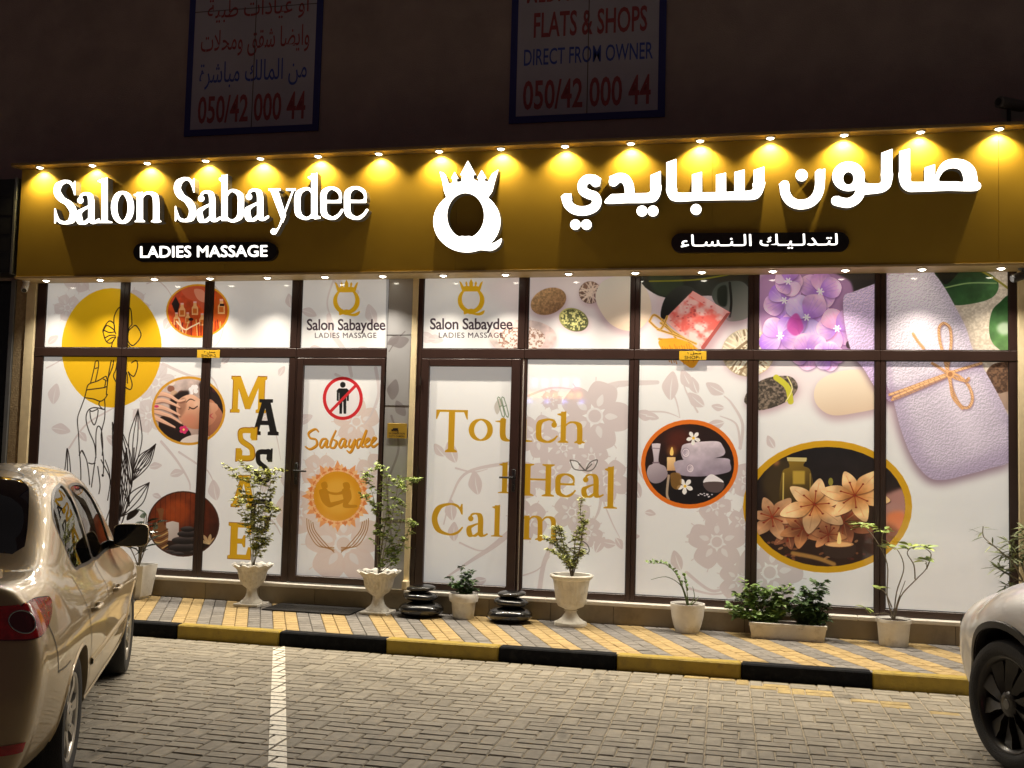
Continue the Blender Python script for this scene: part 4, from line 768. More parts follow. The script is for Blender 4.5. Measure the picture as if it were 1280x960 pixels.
# jambs and lights above the doors
MB().box(-4.5645, -4.5455, -.035, .05, ZS, 2.627, bev=.003).build('door_jamb', frameM, bld)
MB().box(-3.5895, -3.5795, -.035, .05, ZS, 2.627, bev=.003).build('door_jamb', frameM, bld)
MB().box(-3.2685, -3.2155, -.035, .05, ZS, 3.452, bev=.004).build('door_jamb', frameM, bld)
MB().box(-2.1955, -2.1785, -.035, .05, ZS, 2.627, bev=.003).build('door_jamb', frameM, bld)
MB().box(-2.1780, -2.1665, -.030, .05, ZS, 2.627).build('bright_door_edge', mat('bright_edge', (.62, .58, .52), .3), bld)
MB().box(-4.5645, -3.5795, -.037, .05, 2.6275, 2.7215, bev=.004).build('transom', frameM, bld)
MB().box(-3.2150, -2.1665, -.037, .05, 2.6275, 2.7215, bev=.004).build('transom', frameM, bld)
window(None, -4.530, -3.581, ZT2, ZTOP, .034, .0, 0, 0); window(None, -3.2150, -2.233, ZT2, ZTOP, 0, .0665, 0, 0)
MB().box(-4.56, -3.60, -.06, .03, ZS, .349).build('threshold', steelM, bld); MB().box(-3.22, -2.18, -.06, .03, ZS, .349).build('threshold', steelM, bld)
MB().box(-7.65, 2.28, .06, .10, .3, 3.47).build('shop_dark_backing', mat('inside_dark', (.02, .02, .02), .9), bld)

# ------------------------------------------------------------------ neighbour to the left
nb = thing('neighbour_shopfront', 'dark closed shopfront at the left edge past the stucco pillar', 'shopfront')
MB().box(-30, -7.775, -.34, -.005, 3.50, 4.52, bev=.004).build('sign_box', darkM, nb)
MB().box(-7.772, -7.742, -.345, -.005, 3.48, 4.53, bev=.004).build('edge_trim', steelM, nb)
MB().box(-7.985, -7.93, -.04, .10, .10, 3.47, bev=.004).build('frame_post', steelM, nb)
MB().box(-30, -7.987, .02, .05, .10, 3.47).build('dark_window', mat('dark_pane', (.012, .014, .018), .12), nb)
MB().box(-30, -7.987, -.02, .03, 1.86, 1.90).build('window_bar', darkM, nb)
MB().box(-30, -7.987, -.06, .03, .10, .34).build('base', darkM, nb)
for k in range(5): MB().box(-30, -7.79, -.344, -.3405, 3.52+k*.2, 3.53+k*.2).build('cladding_groove', blackM, nb)

# ------------------------------------------------------------------ the lit sign
sign = thing('fascia_sign', 'long gold sign box with lit white letters and rows of small downlights', 'sign', (0, 0, 0))
x = XL; k = 0
while x < XR:
    w = [2.44, 2.44, 2.44, 2.44, 2.44][k % 5]; w = min(w, XR-x)
    MB().box(x+.0012, x+w-.0012, FY, FY+.02, ZB, ZT).build('cladding_panel', goldM, sign); x += w; k += 1
MB().box(XL, XR, FY+.021, -.002, ZB+.004, ZT).build('box_core', goldM, sign)
MB().box(XL-.006, XR, FY-.016, -.03, ZB-.022, ZB, bev=.003).build('lower_trim', mat('cream_trim', (.50, .38, .20), .5, var=.1), sign)
MB().box(XL-.03, XR, FY-.145, -.002, ZT+.002, ZT+.034, bev=.004).build('top_lip', mat('lip_trim', (.34, .25, .10), .5, .3, var=.1), sign)
# downlights: measured one by one along the two rows
topuv = [(50.3, 203.8), (116, 201.8), (184.3, 199.4), (257.3, 197.6), (325.8, 195.9), (397.8, 194), (473.5, 191.3), (549, 188.7), (626.2, 186), (706.3, 182.3), (788.5, 178.8), (875.3, 175), (963, 170.3), (1055.2, 165.9), (1150.6, 162), (1249, 157.8), (1352, 153)]
botuv = [(58, 344.6), (125.5, 344.3), (193.3, 343.8), (262.7, 343.6), (334.3, 343), (406.3, 342.5), (478.6, 342), (554.3, 340.9), (632.1, 339.8), (710.8, 339.5), (794.3, 338), (877.3, 336.5), (966.1, 334.4), (1056.8, 332.3), (1152.4, 330.3), (1251.4, 328.7), (1353, 326.5)]
ring_me = None
def downlight(x, y, z, watts, ang, blend, col, tilt=0):
    global ring_me
    if ring_me is None:
        a = MB().lathe([(.032, .0), (.044, .0), (.047, -.004), (.044, -.010), (.036, -.012), (.032, -.008)], n=20).build('downlight', whiteM, sign, smooth=40)
        b = MB().lathe([(.0315, -.003), (.027, -.014), (.014, -.020)], n=16).build('lens', lensM, a, smooth=True); ring_me = (a.data, b.data); a.location = (x, y, z); o = a
    else:
        o = inst('downlight', ring_me[0], (x, y, z), sign); inst('lens', ring_me[1], (0, 0, 0), o)
    l = bpy.data.lights.new('lamp', 'SPOT'); l.energy = watts; l.spot_size = math.radians(ang); l.spot_blend = blend; l.shadow_soft_size = .016; l.color = col
    lo = bpy.data.objects.new('lamp', l); COL.objects.link(lo); lo.parent = o; lo.location = (0, 0, -.026); lo.rotation_euler = (tilt, 0, 0)
for u, v in topuv:
    p = onY(u, v, -.41); downlight(p[0], -.41, ZT+.002, TOP_W*(.88+.24*rng.random()), 128, .62, (1, .74, .27), math.radians(20))
for i, (u, v) in enumerate(botuv):
    p = onY(u, v, -.25); downlight(p[0], -.25, ZB-.022, BOT_W*(.9+.2*rng.random()), 126, .95, (1, .90, .75), math.radians(-25))

# letters: outlines measured on the sign, cut as 7 cm deep boxes with lit faces
LY0, LY1 = -.432, FY+.002; SPX = 1310.5
def sxz(u, v): p = onY(u, v, LY0); return p[0], p[2]
def letter(ch, u0, v0, u1, v1, t, thin, q=5.0, yb=LY1):
    w, h = int((u1-u0)*q), int((v1-v0)*q); A = glyph_mask(ch, w, h, t*q, thin*q)
    def xf(c):
        P = []
        for cx, cy in c: P.append(sxz(u0+(cx-4)/q, v0+(cy-4)/q))
        return np.array(P)
    return extrude_mask(A, xf, LY0, yb, 'letter', [ledM, sideM], sign, .4)
for ch, u0, v0, u1, v1 in [('S', 65.7, 225, 97.4, 280.5), ('a', 95, 240.7, 124, 280), ('l', 121, 221.5, 140.5, 278.8), ('o', 138.7, 239.2, 167.6, 279.4), ('n', 168, 239.4, 202, 277.6), ('S', 216.5, 221.5, 246, 277.8), ('a', 246, 238.4, 275.5, 277.6), ('b', 274.5, 217.5, 305, 277.4), ('a', 305.5, 236, 335.5, 276.4),
                           ('y', 335.5, 235.5, 369, 293.6), ('d', 367.8, 215.5, 401, 274.4), ('e', 400.5, 233.6, 428.5, 274.4), ('e', 430, 233.2, 459.6, 274.4)]:
    letter(ch, u0, v0, u1, v1, 3.9 if ch not in 'S' else 4.4, 1.7)
def mask_letter(prims, name='letter', q=5.0, y0=LY0, yb=LY1, mats=None, lab=None, parent=None):
    """prims in photo pixels: ('P', poly) ('K', smooth poly) ('L', stroke, w) ('O', cx, cy, rx, ry) ('-K'/'-O' cut)"""
    allp = []
    for g in prims:
        if g[0][-1] in 'PKL': allp += [(x, y) for x, y in g[1]]
        else: allp += [(g[1]-g[3], g[2]-g[4]), (g[1]+g[3], g[2]+g[4])]
    allp = np.array(allp); mn = allp.min(0)-10; mx = allp.max(0)+10; sh = (int((mx[1]-mn[1])*q), int((mx[0]-mn[0])*q)); A = np.zeros(sh, np.float32)
    t = lambda p: (np.array(p, float)-mn)*q
    for g in prims:
        k = g[0][-1]
        if k == 'P': r = cov_poly([t(g[1])], sh)
        elif k == 'K': r = cov_poly([t(catmull(g[1], 8, True))], sh)
        elif k == 'L': r = cov_stroke(t(catmull(g[1], 8)), g[2]*q/2, 1, sh)
        else: r = cov_poly([t(ellp(*g[1:5]))], sh)
        x, y, m = r; s = A[y:y+m.shape[0], x:x+m.shape[1]]
        if g[0][0] == '-': s *= 1-m
        else: np.maximum(s, m, out=s)
    def xf(c):
        return np.array([(lambda p: (p[0], p[2]))(onY(mn[0]+cx/q, mn[1]+cy/q, y0)) for cx, cy in c])
    o = extrude_mask(A, xf, y0, yb, name, mats or [ledM, sideM], parent or sign, .4)
    if lab: o['label'] = lab
    return o
r2 = lambda x, y: (x/3.765+320, y/3.765+160)
A3 = lambda *p: [(x/4+640, y/4+130) for x, y in p]
A4 = lambda *p: [(x/3.839+950, y/3.839+100) for x, y in p]
# crowned Q
mask_letter([('O', 583.6, 277, 42, 38.5), ('-O', 582.0, 269.5, 23.2, 28.2), ('O', 582, 303, 14.5, 8.5),
             ('K', [r2(*p) for p in [(1040, 540), (1080, 545), (1120, 540), (1156, 520), (1145, 555), (1110, 577), (1070, 575), (1010, 570)]]),
             ('P', [r2(*p) for p in [(863, 205), (882, 209), (893, 222), (902, 245), (906, 262), (924, 258), (926, 240), (917, 238), (935, 205), (953, 238), (944, 240), (946, 255), (966, 253), (970, 222), (960, 222), (997, 153), (1034, 220), (1022, 222), (1024, 240), (1044, 252), (1048, 238), (1040, 236), (1062, 197), (1084, 236), (1074, 240), (1078, 250), (1092, 252), (1100, 235), (1110, 215), (1126, 205), (1142, 194), (1128, 240), (1112, 300), (1090, 330), (1045, 312), (985, 300), (930, 312), (900, 335), (885, 300), (876, 250)]]),
             ('-O', 582.0, 269.5, 23.2, 26)], lab='crowned round letter Q between the Latin and the Arabic name')
ob = lambda *p: ('P', A3(*p)); ob4 = lambda *p: ('P', A4(*p))
def dot(f, x, y, r=26): (u, v), = f((x, y)); mask_letter([('O', u, v, r/4 if f is A3 else r/3.839, r/4 if f is A3 else r/3.839)])
# final yeh
mask_letter([('L', A3((418, 392), (400, 376), (372, 378), (352, 402), (356, 434), (386, 452), (414, 462), (424, 490), (408, 518), (366, 534), (318, 530), (284, 506), (270, 470)), 11.6), ('P', A3((414, 352), (446, 372), (438, 412), (404, 392))), ('P', A3((244, 462), (262, 452), (296, 446), (300, 480), (256, 500)))])
dot(A3, 317, 603); dot(A3, 372, 603)
# dal joined with yeh
mask_letter([('K', A3((466, 496), (492, 455), (520, 450), (640, 446), (680, 444), (694, 430), (694, 400), (742, 400), (744, 440), (726, 478), (690, 493), (580, 495))), ('P', A3((692, 356), (744, 334), (744, 410), (692, 425))), ('L', A3((508, 388), (530, 370), (560, 372), (580, 396), (588, 430), (588, 462)), 12), ('P', A3((486, 362), (530, 345), (530, 395), (490, 410)))])
dot(A3, 650, 535, 27); dot(A3, 705, 535, 27)
# seen-beh-alef
mask_letter([('K', A3((772, 420), (822, 420), (830, 442), (900, 443), (1020, 441), (1110, 438), (1190, 432), (1205, 420), (1206, 395), (1262, 385), (1260, 420), (1240, 460), (1205, 478), (1100, 480), (940, 482), (880, 486), (820, 487), (786, 470))), ('P', A3((772, 292), (822, 274), (822, 440), (772, 430))), ('P', A3((900, 352), (950, 338), (950, 460), (900, 460))), ('P', A3((1020, 354), (1070, 343), (1070, 460), (1020, 460))), ('P', A3((1112, 340), (1163, 327), (1163, 460), (1112, 460))), ('P', A3((1208, 330), (1262, 312), (1262, 410), (1208, 400)))])
dot(A3, 920, 527, 27)
# noon
mask_letter([('L', A4((118, 505), (122, 545), (145, 580), (185, 597), (235, 590), (270, 560), (286, 515), (288, 450)), 12), ('P', A4((90, 498), (134, 484), (140, 512), (96, 524))), ('P', A4((264, 440), (313, 424), (312, 480), (264, 480)))]); dot(A4, 200, 457, 29)
# lam-waw
mask_letter([('O', A4((425, 462))[0][0], A4((425, 462))[0][1], 20.4, 18.6), ('L', A4((476, 470), (482, 530), (462, 570), (420, 590), (365, 580)), 12), ('P', A4((345, 565), (380, 556), (380, 600), (358, 602))), ('K', A4((490, 497), (540, 498), (570, 496), (582, 484), (584, 440), (634, 440), (634, 480), (622, 516), (590, 538), (540, 546), (490, 545))), ('P', A4((582, 350), (636, 330), (634, 470), (582, 470))), ('-O', A4((424, 468))[0][0], A4((424, 472))[0][1], 6.6, 8)])
# sad-alef
mask_letter([('P', A4((668, 342), (720, 328), (720, 480), (668, 480))), ('K', A4((668, 440), (720, 440), (724, 482), (742, 489), (880, 487), (1042, 487), (1042, 530), (900, 531), (760, 536), (710, 534), (676, 505))), ('P', A4((790, 420), (840, 404), (840, 500), (790, 500))), ('K', A4((836, 486), (856, 424), (886, 390), (930, 378), (980, 384), (1020, 410), (1040, 450), (1042, 525), (1000, 520), (850, 515))), ('-K', A4((858, 482), (876, 444), (904, 426), (940, 424), (966, 440), (976, 486), (940, 487), (890, 487)))])
# small words on rounded black plates
def plate(uc0, uc1, vc0, vc1, tilt, y0):
    p = []; r = (vc1-vc0)/2
    for k in range(13): a = PI/2+PI*k/12; p.append((uc0+r+r*math.cos(a), (vc0+vc1)/2-r*math.sin(a)))
    for k in range(13): a = -PI/2+PI*k/12; p.append((uc1-r+r*math.cos(a), (vc0+vc1)/2-r*math.sin(a)+tilt))
    mb = MB(); q = [(lambda w: (w[0], w[2]))(onY(u, v, y0)) for u, v in p]; mb.prism(q, y0, FY-.001); return mb.build('small_sign_plate', blackM, sign)
plate(166.5, 346, 303.5, 327, -1.2, -.385); plate(839, 1061.5, 291.5, 315.5, -1.5, -.385)
def small_text(body, u0, v0, u1, v1, tilt, grow, ar=False):
    """lettering outlines thickened like the bold faces of the sign, one mesh per letter run"""
    tr = text_tris(arabic(body) if ar else body, 0); mn, mx = tr.reshape(-1, 2).min(0), tr.reshape(-1, 2).max(0); q = (tr-mn)/(mx-mn); Q = 9.0
    w, h = (u1-u0)*Q, (v1-v0)*Q; P = np.stack([q[..., 0]*w+12, (1-q[..., 1])*h+12], -1); A = np.zeros((int(h)+26, int(w)+26), np.float32)
    x, y, m = cov_poly(list(P), A.shape, 'nz'); A[y:y+m.shape[0], x:x+m.shape[1]] = m
    if grow: A = np.clip(boxblur(A, grow)*3.2, 0, 1)
    def xf(c):
        return np.array([(lambda p: (p[0], p[2]))(onY(u0+(cx-12)/Q, v0+(cy-12)/Q+tilt*(cx-12)/w, -.400)) for cx, cy in c])
    return extrude_mask(A, xf, -.400, -.386, 'small_lettering', [ledS, sideM], sign, .6)
small_text('LADIES MASSAGE', 175.5, 308, 334, 322, -1.4, 3)
small_text('لتـدلـيـك الـنـسـاء', 851, 293.5, 1047, 311.8, -1.6, 1, True)

# small yellow shop-number plates, gold plate on the pillar
def plate_thing(nm, lab, cat, u0, v0, u1, v1, y, base, items):
    a, b = onY(u0, v1, y), onY(u1, v0, y); t = thing(nm, lab, cat, (a[0], y, a[2]), group=None)
    w, h = b[0]-a[0], b[2]-a[2]; MB().box(0, w, -.004, 0, 0, h, bev=.001).build('backing', base, t); mb = MB()
    for body, fx0, fz0, fx1, fz1, ar in items:
        tr = text_tris(arabic(body) if ar else body, .01); mn, mx = tr.reshape(-1, 2).min(0), tr.reshape(-1, 2).max(0); q = (tr-mn)/(mx-mn)
        for i in range(len(q)): mb.add([(w*(fx0+(fx1-fx0)*c[0]), -.0048, h*(fz0+(fz1-fz0)*c[1])) for c in q[i]], [(0, 1, 2)])
    mb.build('lettering', blackM, t); return t
yel = mat('yellow_plate', (.78, .47, .03), .4)
plate_thing('shop_number_plate', 'small yellow plate reading SHOP-2 on the left shop transom', 'sign', 246.3, 437.6, 275, 447.3, -.045, yel, [('SHOP-2', .2, .1, .84, .46, 0), ('محل ٢', .3, .56, .8, .92, 1)])
plate_thing('shop_number_plate', 'small yellow plate reading SHOP-1 on the right shop transom', 'sign', 849, 439, 883, 449.8, -.045, yel, [('SHOP-1', .2, .1, .84, .46, 0), ('محل ١', .3, .56, .8, .92, 1)])
t = plate_thing('camera_notice', 'small square gold notice on the grey pillar between the shops', 'sign', 483.8, 529.5, 509, 547.5, -.051, mat('gold_plate', (.55, .36, .05), .35, .4), [('CCTV CAMERA', .1, .08, .9, .2, 0), ('IN OPERATION', .1, .26, .9, .38, 0)])
mb = MB(); mb.box(.06, .115, -.0055, -.0041, .075, .10); mb.box(.045, .062, -.0055, -.0041, .07, .088); mb.box(.11, .118, -.0055, -.0041, .05, .08); mb.build('camera_symbol', blackM, t)

# dark banners on the wall above
banW = mat('banner_white', (.46, .47, .55), .8, var=.08, vscale=1.5, bump=.6, bscale=3); banB = mat('banner_blue', (.03, .04, .20), .7); banR = mat('banner_red', (.32, .07, .08), .7); banI = mat('banner_ink_blue', (.05, .10, .42), .7); cutM = mat('banner_cut', (.10, .09, .09), .9)
def banner(lab, x0, x1, zb, z1, items):
    t = thing('wall_banner', lab, 'banner', (x0, -.012, zb)); w = x1-x0; h = z1-zb
    MB().box(.07, w-.07, -.004, .008, .07, h-.07).build('sheet', banW, t)
    b = MB(); b.box(0, .07, -.006, .008, 0, h); b.box(w-.07, w, -.006, .008, 0, h); b.box(.07, w-.07, -.006, .008, 0, .07); b.box(.07, w-.07, -.006, .008, h-.07, h); b.build('border', banB, t)
    c = MB(); c.box(w*.505, w*.511, -.0062, -.0042, .07, h-.07); c.box(.07, w-.07, -.0062, -.0042, 1.36, 1.368); c.build('cut_line', cutM, t)
    for body, fx0, z0_, fx1, z1_, mt, ar, wt in items:
        tr = text_tris(arabic(body) if ar else body, wt); mn, mx = tr.reshape(-1, 2).min(0), tr.reshape(-1, 2).max(0); q = (tr-mn)/(mx-mn); mb = MB()
        for i in range(len(q)): mb.add([(w*(fx0+(fx1-fx0)*c[0]), -.0052, z0_+(z1_-z0_)*c[1]) for c in q[i]], [(0, 1, 2)])
        mb.build('lettering', mt, t)
    return t
a = onY(230, 171, -.01); b = onY(398, 165, -.01)
banner('unlit white banner with Arabic lines and 050/42 000 44, blue border', a[0], b[0], a[2]+.0, 7.6, [('050/42 000 44', .10, .13, .90, .43, banR, 0, .017), ('من المالك مباشرة', .10, .50, .90, .80, banI, 1, .004), ('وايضا شقق ومحلات', .10, .84, .91, 1.15, banR, 1, .004), ('أو عيادات طبية', .14, 1.22, .90, 1.55, banR, 1, .004)])
a = onY(636, 155, -.01); b = onY(831, 146, -.01)
banner('unlit white banner reading FLATS & SHOPS DIRECT FROM OWNER, blue border', a[0], b[0], a[2]+.0, 7.6, [('050/42 000 44', .09, .13, .91, .43, banR, 0, .017), ('DIRECT FROM OWNER', .09, .58, .92, .75, banI, 0, .009), ('FLATS & SHOPS', .15, .86, .88, 1.12, banR, 0, .017), ('MEDICAL CENTER', .10, 1.22, .92, 1.46, banR, 0, .017)])

# cctv cameras
def cctv(lab, loc, rz, pitch, s=1.0, m=whiteM):
    t = thing('security_camera', lab, 'security camera', loc, rz)
    MB().lathe([(.03*s, 0), (.034*s, -.004*s), (.03*s, -.014*s)], n=20).build('mount', m, t, smooth=40)
    MB().tube([(0, 0, -.01*s), (0, -.012*s, -.04*s), (0, -.03*s, -.055*s)], .009*s, 8).build('bracket', m, t, smooth=40)
    c, sn = math.cos(pitch), math.sin(pitch); d = (0, -c, -sn)
    p = lambda k: (d[0]*k*s, -.03*s+d[1]*k*s, -.06*s+d[2]*k*s)
    b = MB().tube([p(-.05), p(-.045), p(.05), p(.06)], [.02*s, .028*s, .028*s, .024*s], 18).build('body', m, t, smooth=40)
    MB().tube([p(.0602), p(.064)], .020*s, 16).build('lens', blackM, b, smooth=40)
    return t
p = onY(33, 347, -.2); cctv('small white security camera under the left end of the gold sign', (p[0], -.2, 3.43), .5, .7, 1.2)
p = onY(1276, 330, -.2); cctv('dark security camera under the right end of the gold sign', (p[0]+.02, -.2, 3.43), -1.1, .35, 1.3, mat('dark_camera', (.08, .08, .08), .4))
p = onY(1258, 118, -.35)
t = thing('security_camera', 'unlit bullet camera standing above the right end of the gold sign', 'security camera', (p[0]+.03, -.30, ZT+.034))
MB().box(-.05, .05, -.03, .03, 0, .01).build('mount', blackM, t); MB().tube([(0.0, 0, .01), (0, 0, .17)], .018).build('bracket', blackM, t, smooth=40)
b = MB().tube([(-.10, -.08, .21), (-.09, -.07, .21), (.13, .10, .22)], [.04, .052, .052], 18).build('body', mat('camera_grey', (.12, .12, .11), .5), t, smooth=40); MB().tube([(-.1006, -.0806, .21), (-.104, -.083, .21)], .032, 16).build('lens', blackM, b)
# a small LED shop sign across the road, whose reflection shows in the right shop's glass
t = thing('led_sign', 'pink and orange LED sign across the road, seen only mirrored in the shop glass', 'sign', (-6.45, -25, 3.45))
MB().box(-1.15, 1.15, -.12, 0, -.15, 1.0).build('case', blackM, t)
pk = mat('led_pink', (.5, .1, .2), .5, emit=((1, .10, .22), 24)); og = mat('led_orange', (.5, .2, .1), .5, emit=((1, .38, .10), 17)); bl_ = mat('led_blue', (.1, .1, .5), .5, emit=((.2, .25, 1), 22))
mb = MB()
for k in range(5): mb.box(-.9+k*.36, -.64+k*.36, .001, .03, .5, .86, 0)
mb.build('lit_word', pk, t); mb = MB()
for k in range(7): mb.box(-.95+k*.27, -.76+k*.27, .001, .03, .18, .36)
mb.build('lit_word', og, t); mb = MB()
for k in range(4): mb.box(-1.0+k*.6, -.85+k*.6, .001, .03, .0, .1)
mb.build('lit_word', bl_, t); MB().box(-.06, .06, -.1, -.0, -3.45, -.15).build('post', darkM, t)
# ------------------------------------------------------------------ ground: a dark sheet, paving blocks, raised pavement, kerb
gsheet = struct(MB().box(-60, 60, -70, 3, -.12, -.0078).build('ground', mat('sand_joint', (.34, .29, .215), .95, var=.2, vscale=20)))
blockM = mat('grey_paving_block', (.285, .258, .212), .8, var=.16, vscale=14, bump=.35, bscale=160, piece=.14, dark=(.17, .15, .12), dscale=1.1)
def stain(m, col, sc, lo, hi, amt, seed):   # oil drips, tyre scuffs and drifted sand, each a shape of its own
    nt = m.node_tree; N, L = nt.nodes, nt.links; b = N['Principled BSDF']; src = b.inputs['Base Color'].links[0].from_socket
    g = N.new('ShaderNodeNewGeometry'); mp = N.new('ShaderNodeMapping'); mp.inputs['Location'].default_value = (seed, seed*2, 0); mp.inputs['Rotation'].default_value = (0, 0, .46); mp.inputs['Scale'].default_value = sc
    n = N.new('ShaderNodeTexNoise'); n.inputs['Scale'].default_value = 1; n.inputs['Detail'].default_value = 7; n.inputs['Roughness'].default_value = .6
    mr = N.new('ShaderNodeMapRange'); mr.inputs['From Min'].default_value = lo; mr.inputs['From Max'].default_value = hi; mr.inputs['To Max'].default_value = amt
    mx = N.new('ShaderNodeMix'); mx.data_type = 'RGBA'; mx.inputs['B'].default_value = (*col, 1)
    L.new(g.outputs['Position'], mp.inputs['Vector']); L.new(mp.outputs[0], n.inputs['Vector']); L.new(n.outputs['Fac'], mr.inputs['Value']); L.new(mr.outputs[0], mx.inputs['Factor']); L.new(src, mx.inputs['A']); L.new(mx.outputs['Result'], b.inputs['Base Color'])
stain(blockM, (.07, .062, .052), (2.6, 1.1, 1), .60, .70, .75, 3.1); stain(blockM, (.40, .34, .25), (6, 5, 1), .58, .72, .6, 9.3); stain(blockM, (.10, .09, .075), (9, 9, 1), .66, .72, .8, 5.5)
ypaintM = mat('worn_yellow_block', (.40, .30, .13), .8, var=.2, vscale=20, bump=.35, bscale=160, piece=.12, dark=(.20, .17, .13), dscale=9)
road = bpy.data.objects.new('parking_paving', None); COL.objects.link(road); road['kind'] = 'structure'
def block_geo(w, d, h=.02, g=.0042, b=.006, o=(0, 0, 0)):
    x0, x1, y0, y1 = o[0]-w/2+g, o[0]+w/2-g, o[1]-d/2+g, o[1]+d/2-g; z = o[2]
    v = [(x0, y0, z-h), (x1, y0, z-h), (x1, y1, z-h), (x0, y1, z-h), (x0, y0, z-b*.95), (x1, y0, z-b*.95), (x1, y1, z-b*.95), (x0, y1, z-b*.95), (x0+b, y0+b, z), (x1-b, y0+b, z), (x1-b, y1-b, z), (x0+b, y1-b, z)]
    f = [(8, 9, 10, 11)]+[(4+i, 4+(i+1) % 4, 8+(i+1) % 4, 8+i) for i in range(4)]+[(i, (i+1) % 4, 4+(i+1) % 4, 4+i) for i in range(4)]
    return v, f
def mesh_of(name, geo, m):
    me = bpy.data.meshes.new(name); me.from_pydata(geo[0], [], geo[1]); me.materials.append(m); me.update(); return me
meH, meV = mesh_of('paving_block', block_geo(.2, .1), blockM), mesh_of('paving_block', block_geo(.1, .2), blockM)
mYH, mYV = mesh_of('paving_block', block_geo(.2, .1), ypaintM), mesh_of('paving_block', block_geo(.1, .2), ypaintM)
KY, KX0, KD, KH = -1.515, -4.916, .972, .115
cells = []
ax = -.025   # the strips run a little off the building's normal
for i in range(-25, 14):
    for j in range(0, 45):
        X = i*.3; Y = KY-.01-(j+1)*.2
        s = (i+j) % 2
        for (dx, dy, hv) in (((.1, .05, 0), (.1, .15, 0), (.25, .1, 1)) if s else ((.2, .05, 0), (.2, .15, 0), (.05, .1, 1))): cells.append((X+dx+(Y+1.5)*ax, Y+dy, hv))
def seen(x, y, z=0):
    d = np.array([x, y, z])-CPOS; w = d@AF
    if w < .3: return None
    return 640+CAM_F*(d@AR)/w, 480-CAM_F*(d@AU)/w, w
def in_car(x, y):   # hidden under the two cars
    return False
vis, rest = [], []
def yellowish(x, y):   # an old painted bay line, nearly worn away
    a = np.array([-.40, -1.5]); b = np.array([1.75, -2.30]); d = b-a; t = max(0, min(1, np.dot(np.array([x, y])-a, d)/np.dot(d, d))); q = a+d*t
    return math.hypot(x-q[0], y-q[1]) < .085 and rng.random() < .7
for (x, y, hv) in cells:
    q = seen(x, y)
    if q and -20 < q[0] < 1300 and q[1] < 980: vis.append((q[2], x, y, hv))
    else: rest.append((x, y, hv))
vis.sort()
for (w, x, y, hv) in vis[:290]:
    if w < 0: continue
    yl = yellowish(x, y); o = inst('paving_block', ((mYV if hv else mYH) if yl else (meV if hv else meH)), (x, y, rng.normal()*.0012), road)
    o.rotation_euler = (rng.normal()*.006, rng.normal()*.006, rng.normal()*.008)
mb, my = MB(), MB()
for (x, y, hv) in [(a[1], a[2], a[3]) for a in vis[290:]]+rest:
    g = block_geo(.1 if hv else .2, .2 if hv else .1, o=(0, 0, 0)); a = rng.normal()*.008; rx, ry = rng.normal()*.006, rng.normal()*.006; dz = rng.normal()*.0012
    vs = [(x+p[0]-a*p[1], y+p[1]+a*p[0], p[2]+rx*p[1]-ry*p[0]+dz) for p in g[0]]; (my if yellowish(x, y) else mb).add(vs, g[1])
stuff(mb.build('paving_blocks', blockM, road, fixn=False)); stuff(my.build('yellow_marked_blocks', ypaintM, road, fixn=False))
# white bay line: paint on the block tops
A_, B_ = np.array([-3.917, -1.56]), np.array([-2.30, -5.00]); dl = (B_-A_)/np.linalg.norm(B_-A_); nl = np.array([-dl[1], dl[0]])
wl = mat('white_line_paint', (.80, .76, .66), .6, var=.1, vscale=40, dark=(.3, .27, .22), dscale=30)
pm = MB(); rl = np.random.default_rng(3)
for (x, y, hv) in cells:
    w2, d2 = ((.05, .1) if hv else (.1, .05)); g = .009
    c = [np.array([x+sx*(w2-g), y+sy*(d2-g)]) for sx, sy in ((-1, -1), (1, -1), (1, 1), (-1, 1))]
    P = c   # clip the block top to the painted band
    for sgn in (1, -1):
        Q_ = []
        for i in range(len(P)):
            a, b = P[i], P[(i+1) % len(P)]; da, db = .050-sgn*np.dot(a-A_, nl), .050-sgn*np.dot(b-A_, nl)
            if da >= 0: Q_.append(a)
            if (da >= 0) != (db >= 0): Q_.append(a+(b-a)*da/(da-db))
        P = Q_
        if not P: break
    if len(P) > 2 and 0 < np.dot(np.array([x, y])-A_, dl) < 4.2: pm.add([(p[0], p[1], .0034) for p in P], [tuple(range(len(P)))])
o = pm.build('bay_line', wl, road); o['label'] = 'white painted bay line'
# raised pavement of small blocks in grey and yellow stripes
pav = bpy.data.objects.new('pavement', None); COL.objects.link(pav); pav['kind'] = 'structure'
MB().box(-12, 6, KY+.115, .0, -.01, KH-.010).build('bed', mat('pavement_bed', (.13, .11, .08), .95), pav)
pg = mat('grey_pavement_block', (.20, .185, .17), .75, var=.16, vscale=22, bump=.4, bscale=150, piece=.16)
py_ = mat('yellow_pavement_block', (.40, .285, .125), .75, var=.12, vscale=22, bump=.4, bscale=150, piece=.10)
BW, BD, PA = .1115, .118, math.radians(26.2)
geo = block_geo(BW, BD, h=.03, g=.0024, b=.005); mg, my2 = mesh_of('pavement_block', geo, pg), mesh_of('pavement_block', geo, py_)
L_ = []; ca, sa = math.cos(PA), math.sin(PA)
for i in range(-110, 70):
    for j in range(-60, 70):
        c_, s_ = (i+.5)*BW, (j+.5*(i % 2))*BD; xx, y = -.37+c_*ca-s_*sa, -.8+c_*sa+s_*ca
        if KY+.075 < y < -.03 and -10 < xx < 4.3: L_.append((xx, y, KH-.001+.016*(y-KY)/1.4, 1 if i % 4 < 2 else 0))
L_ = [(seen(*a[:3]), a) for a in L_]; v_ = sorted([(q[2], a) for q, a in L_ if q and 100 < q[0] < 1290]); r_ = [a for q, a in L_ if not (q and 100 < q[0] < 1290)]
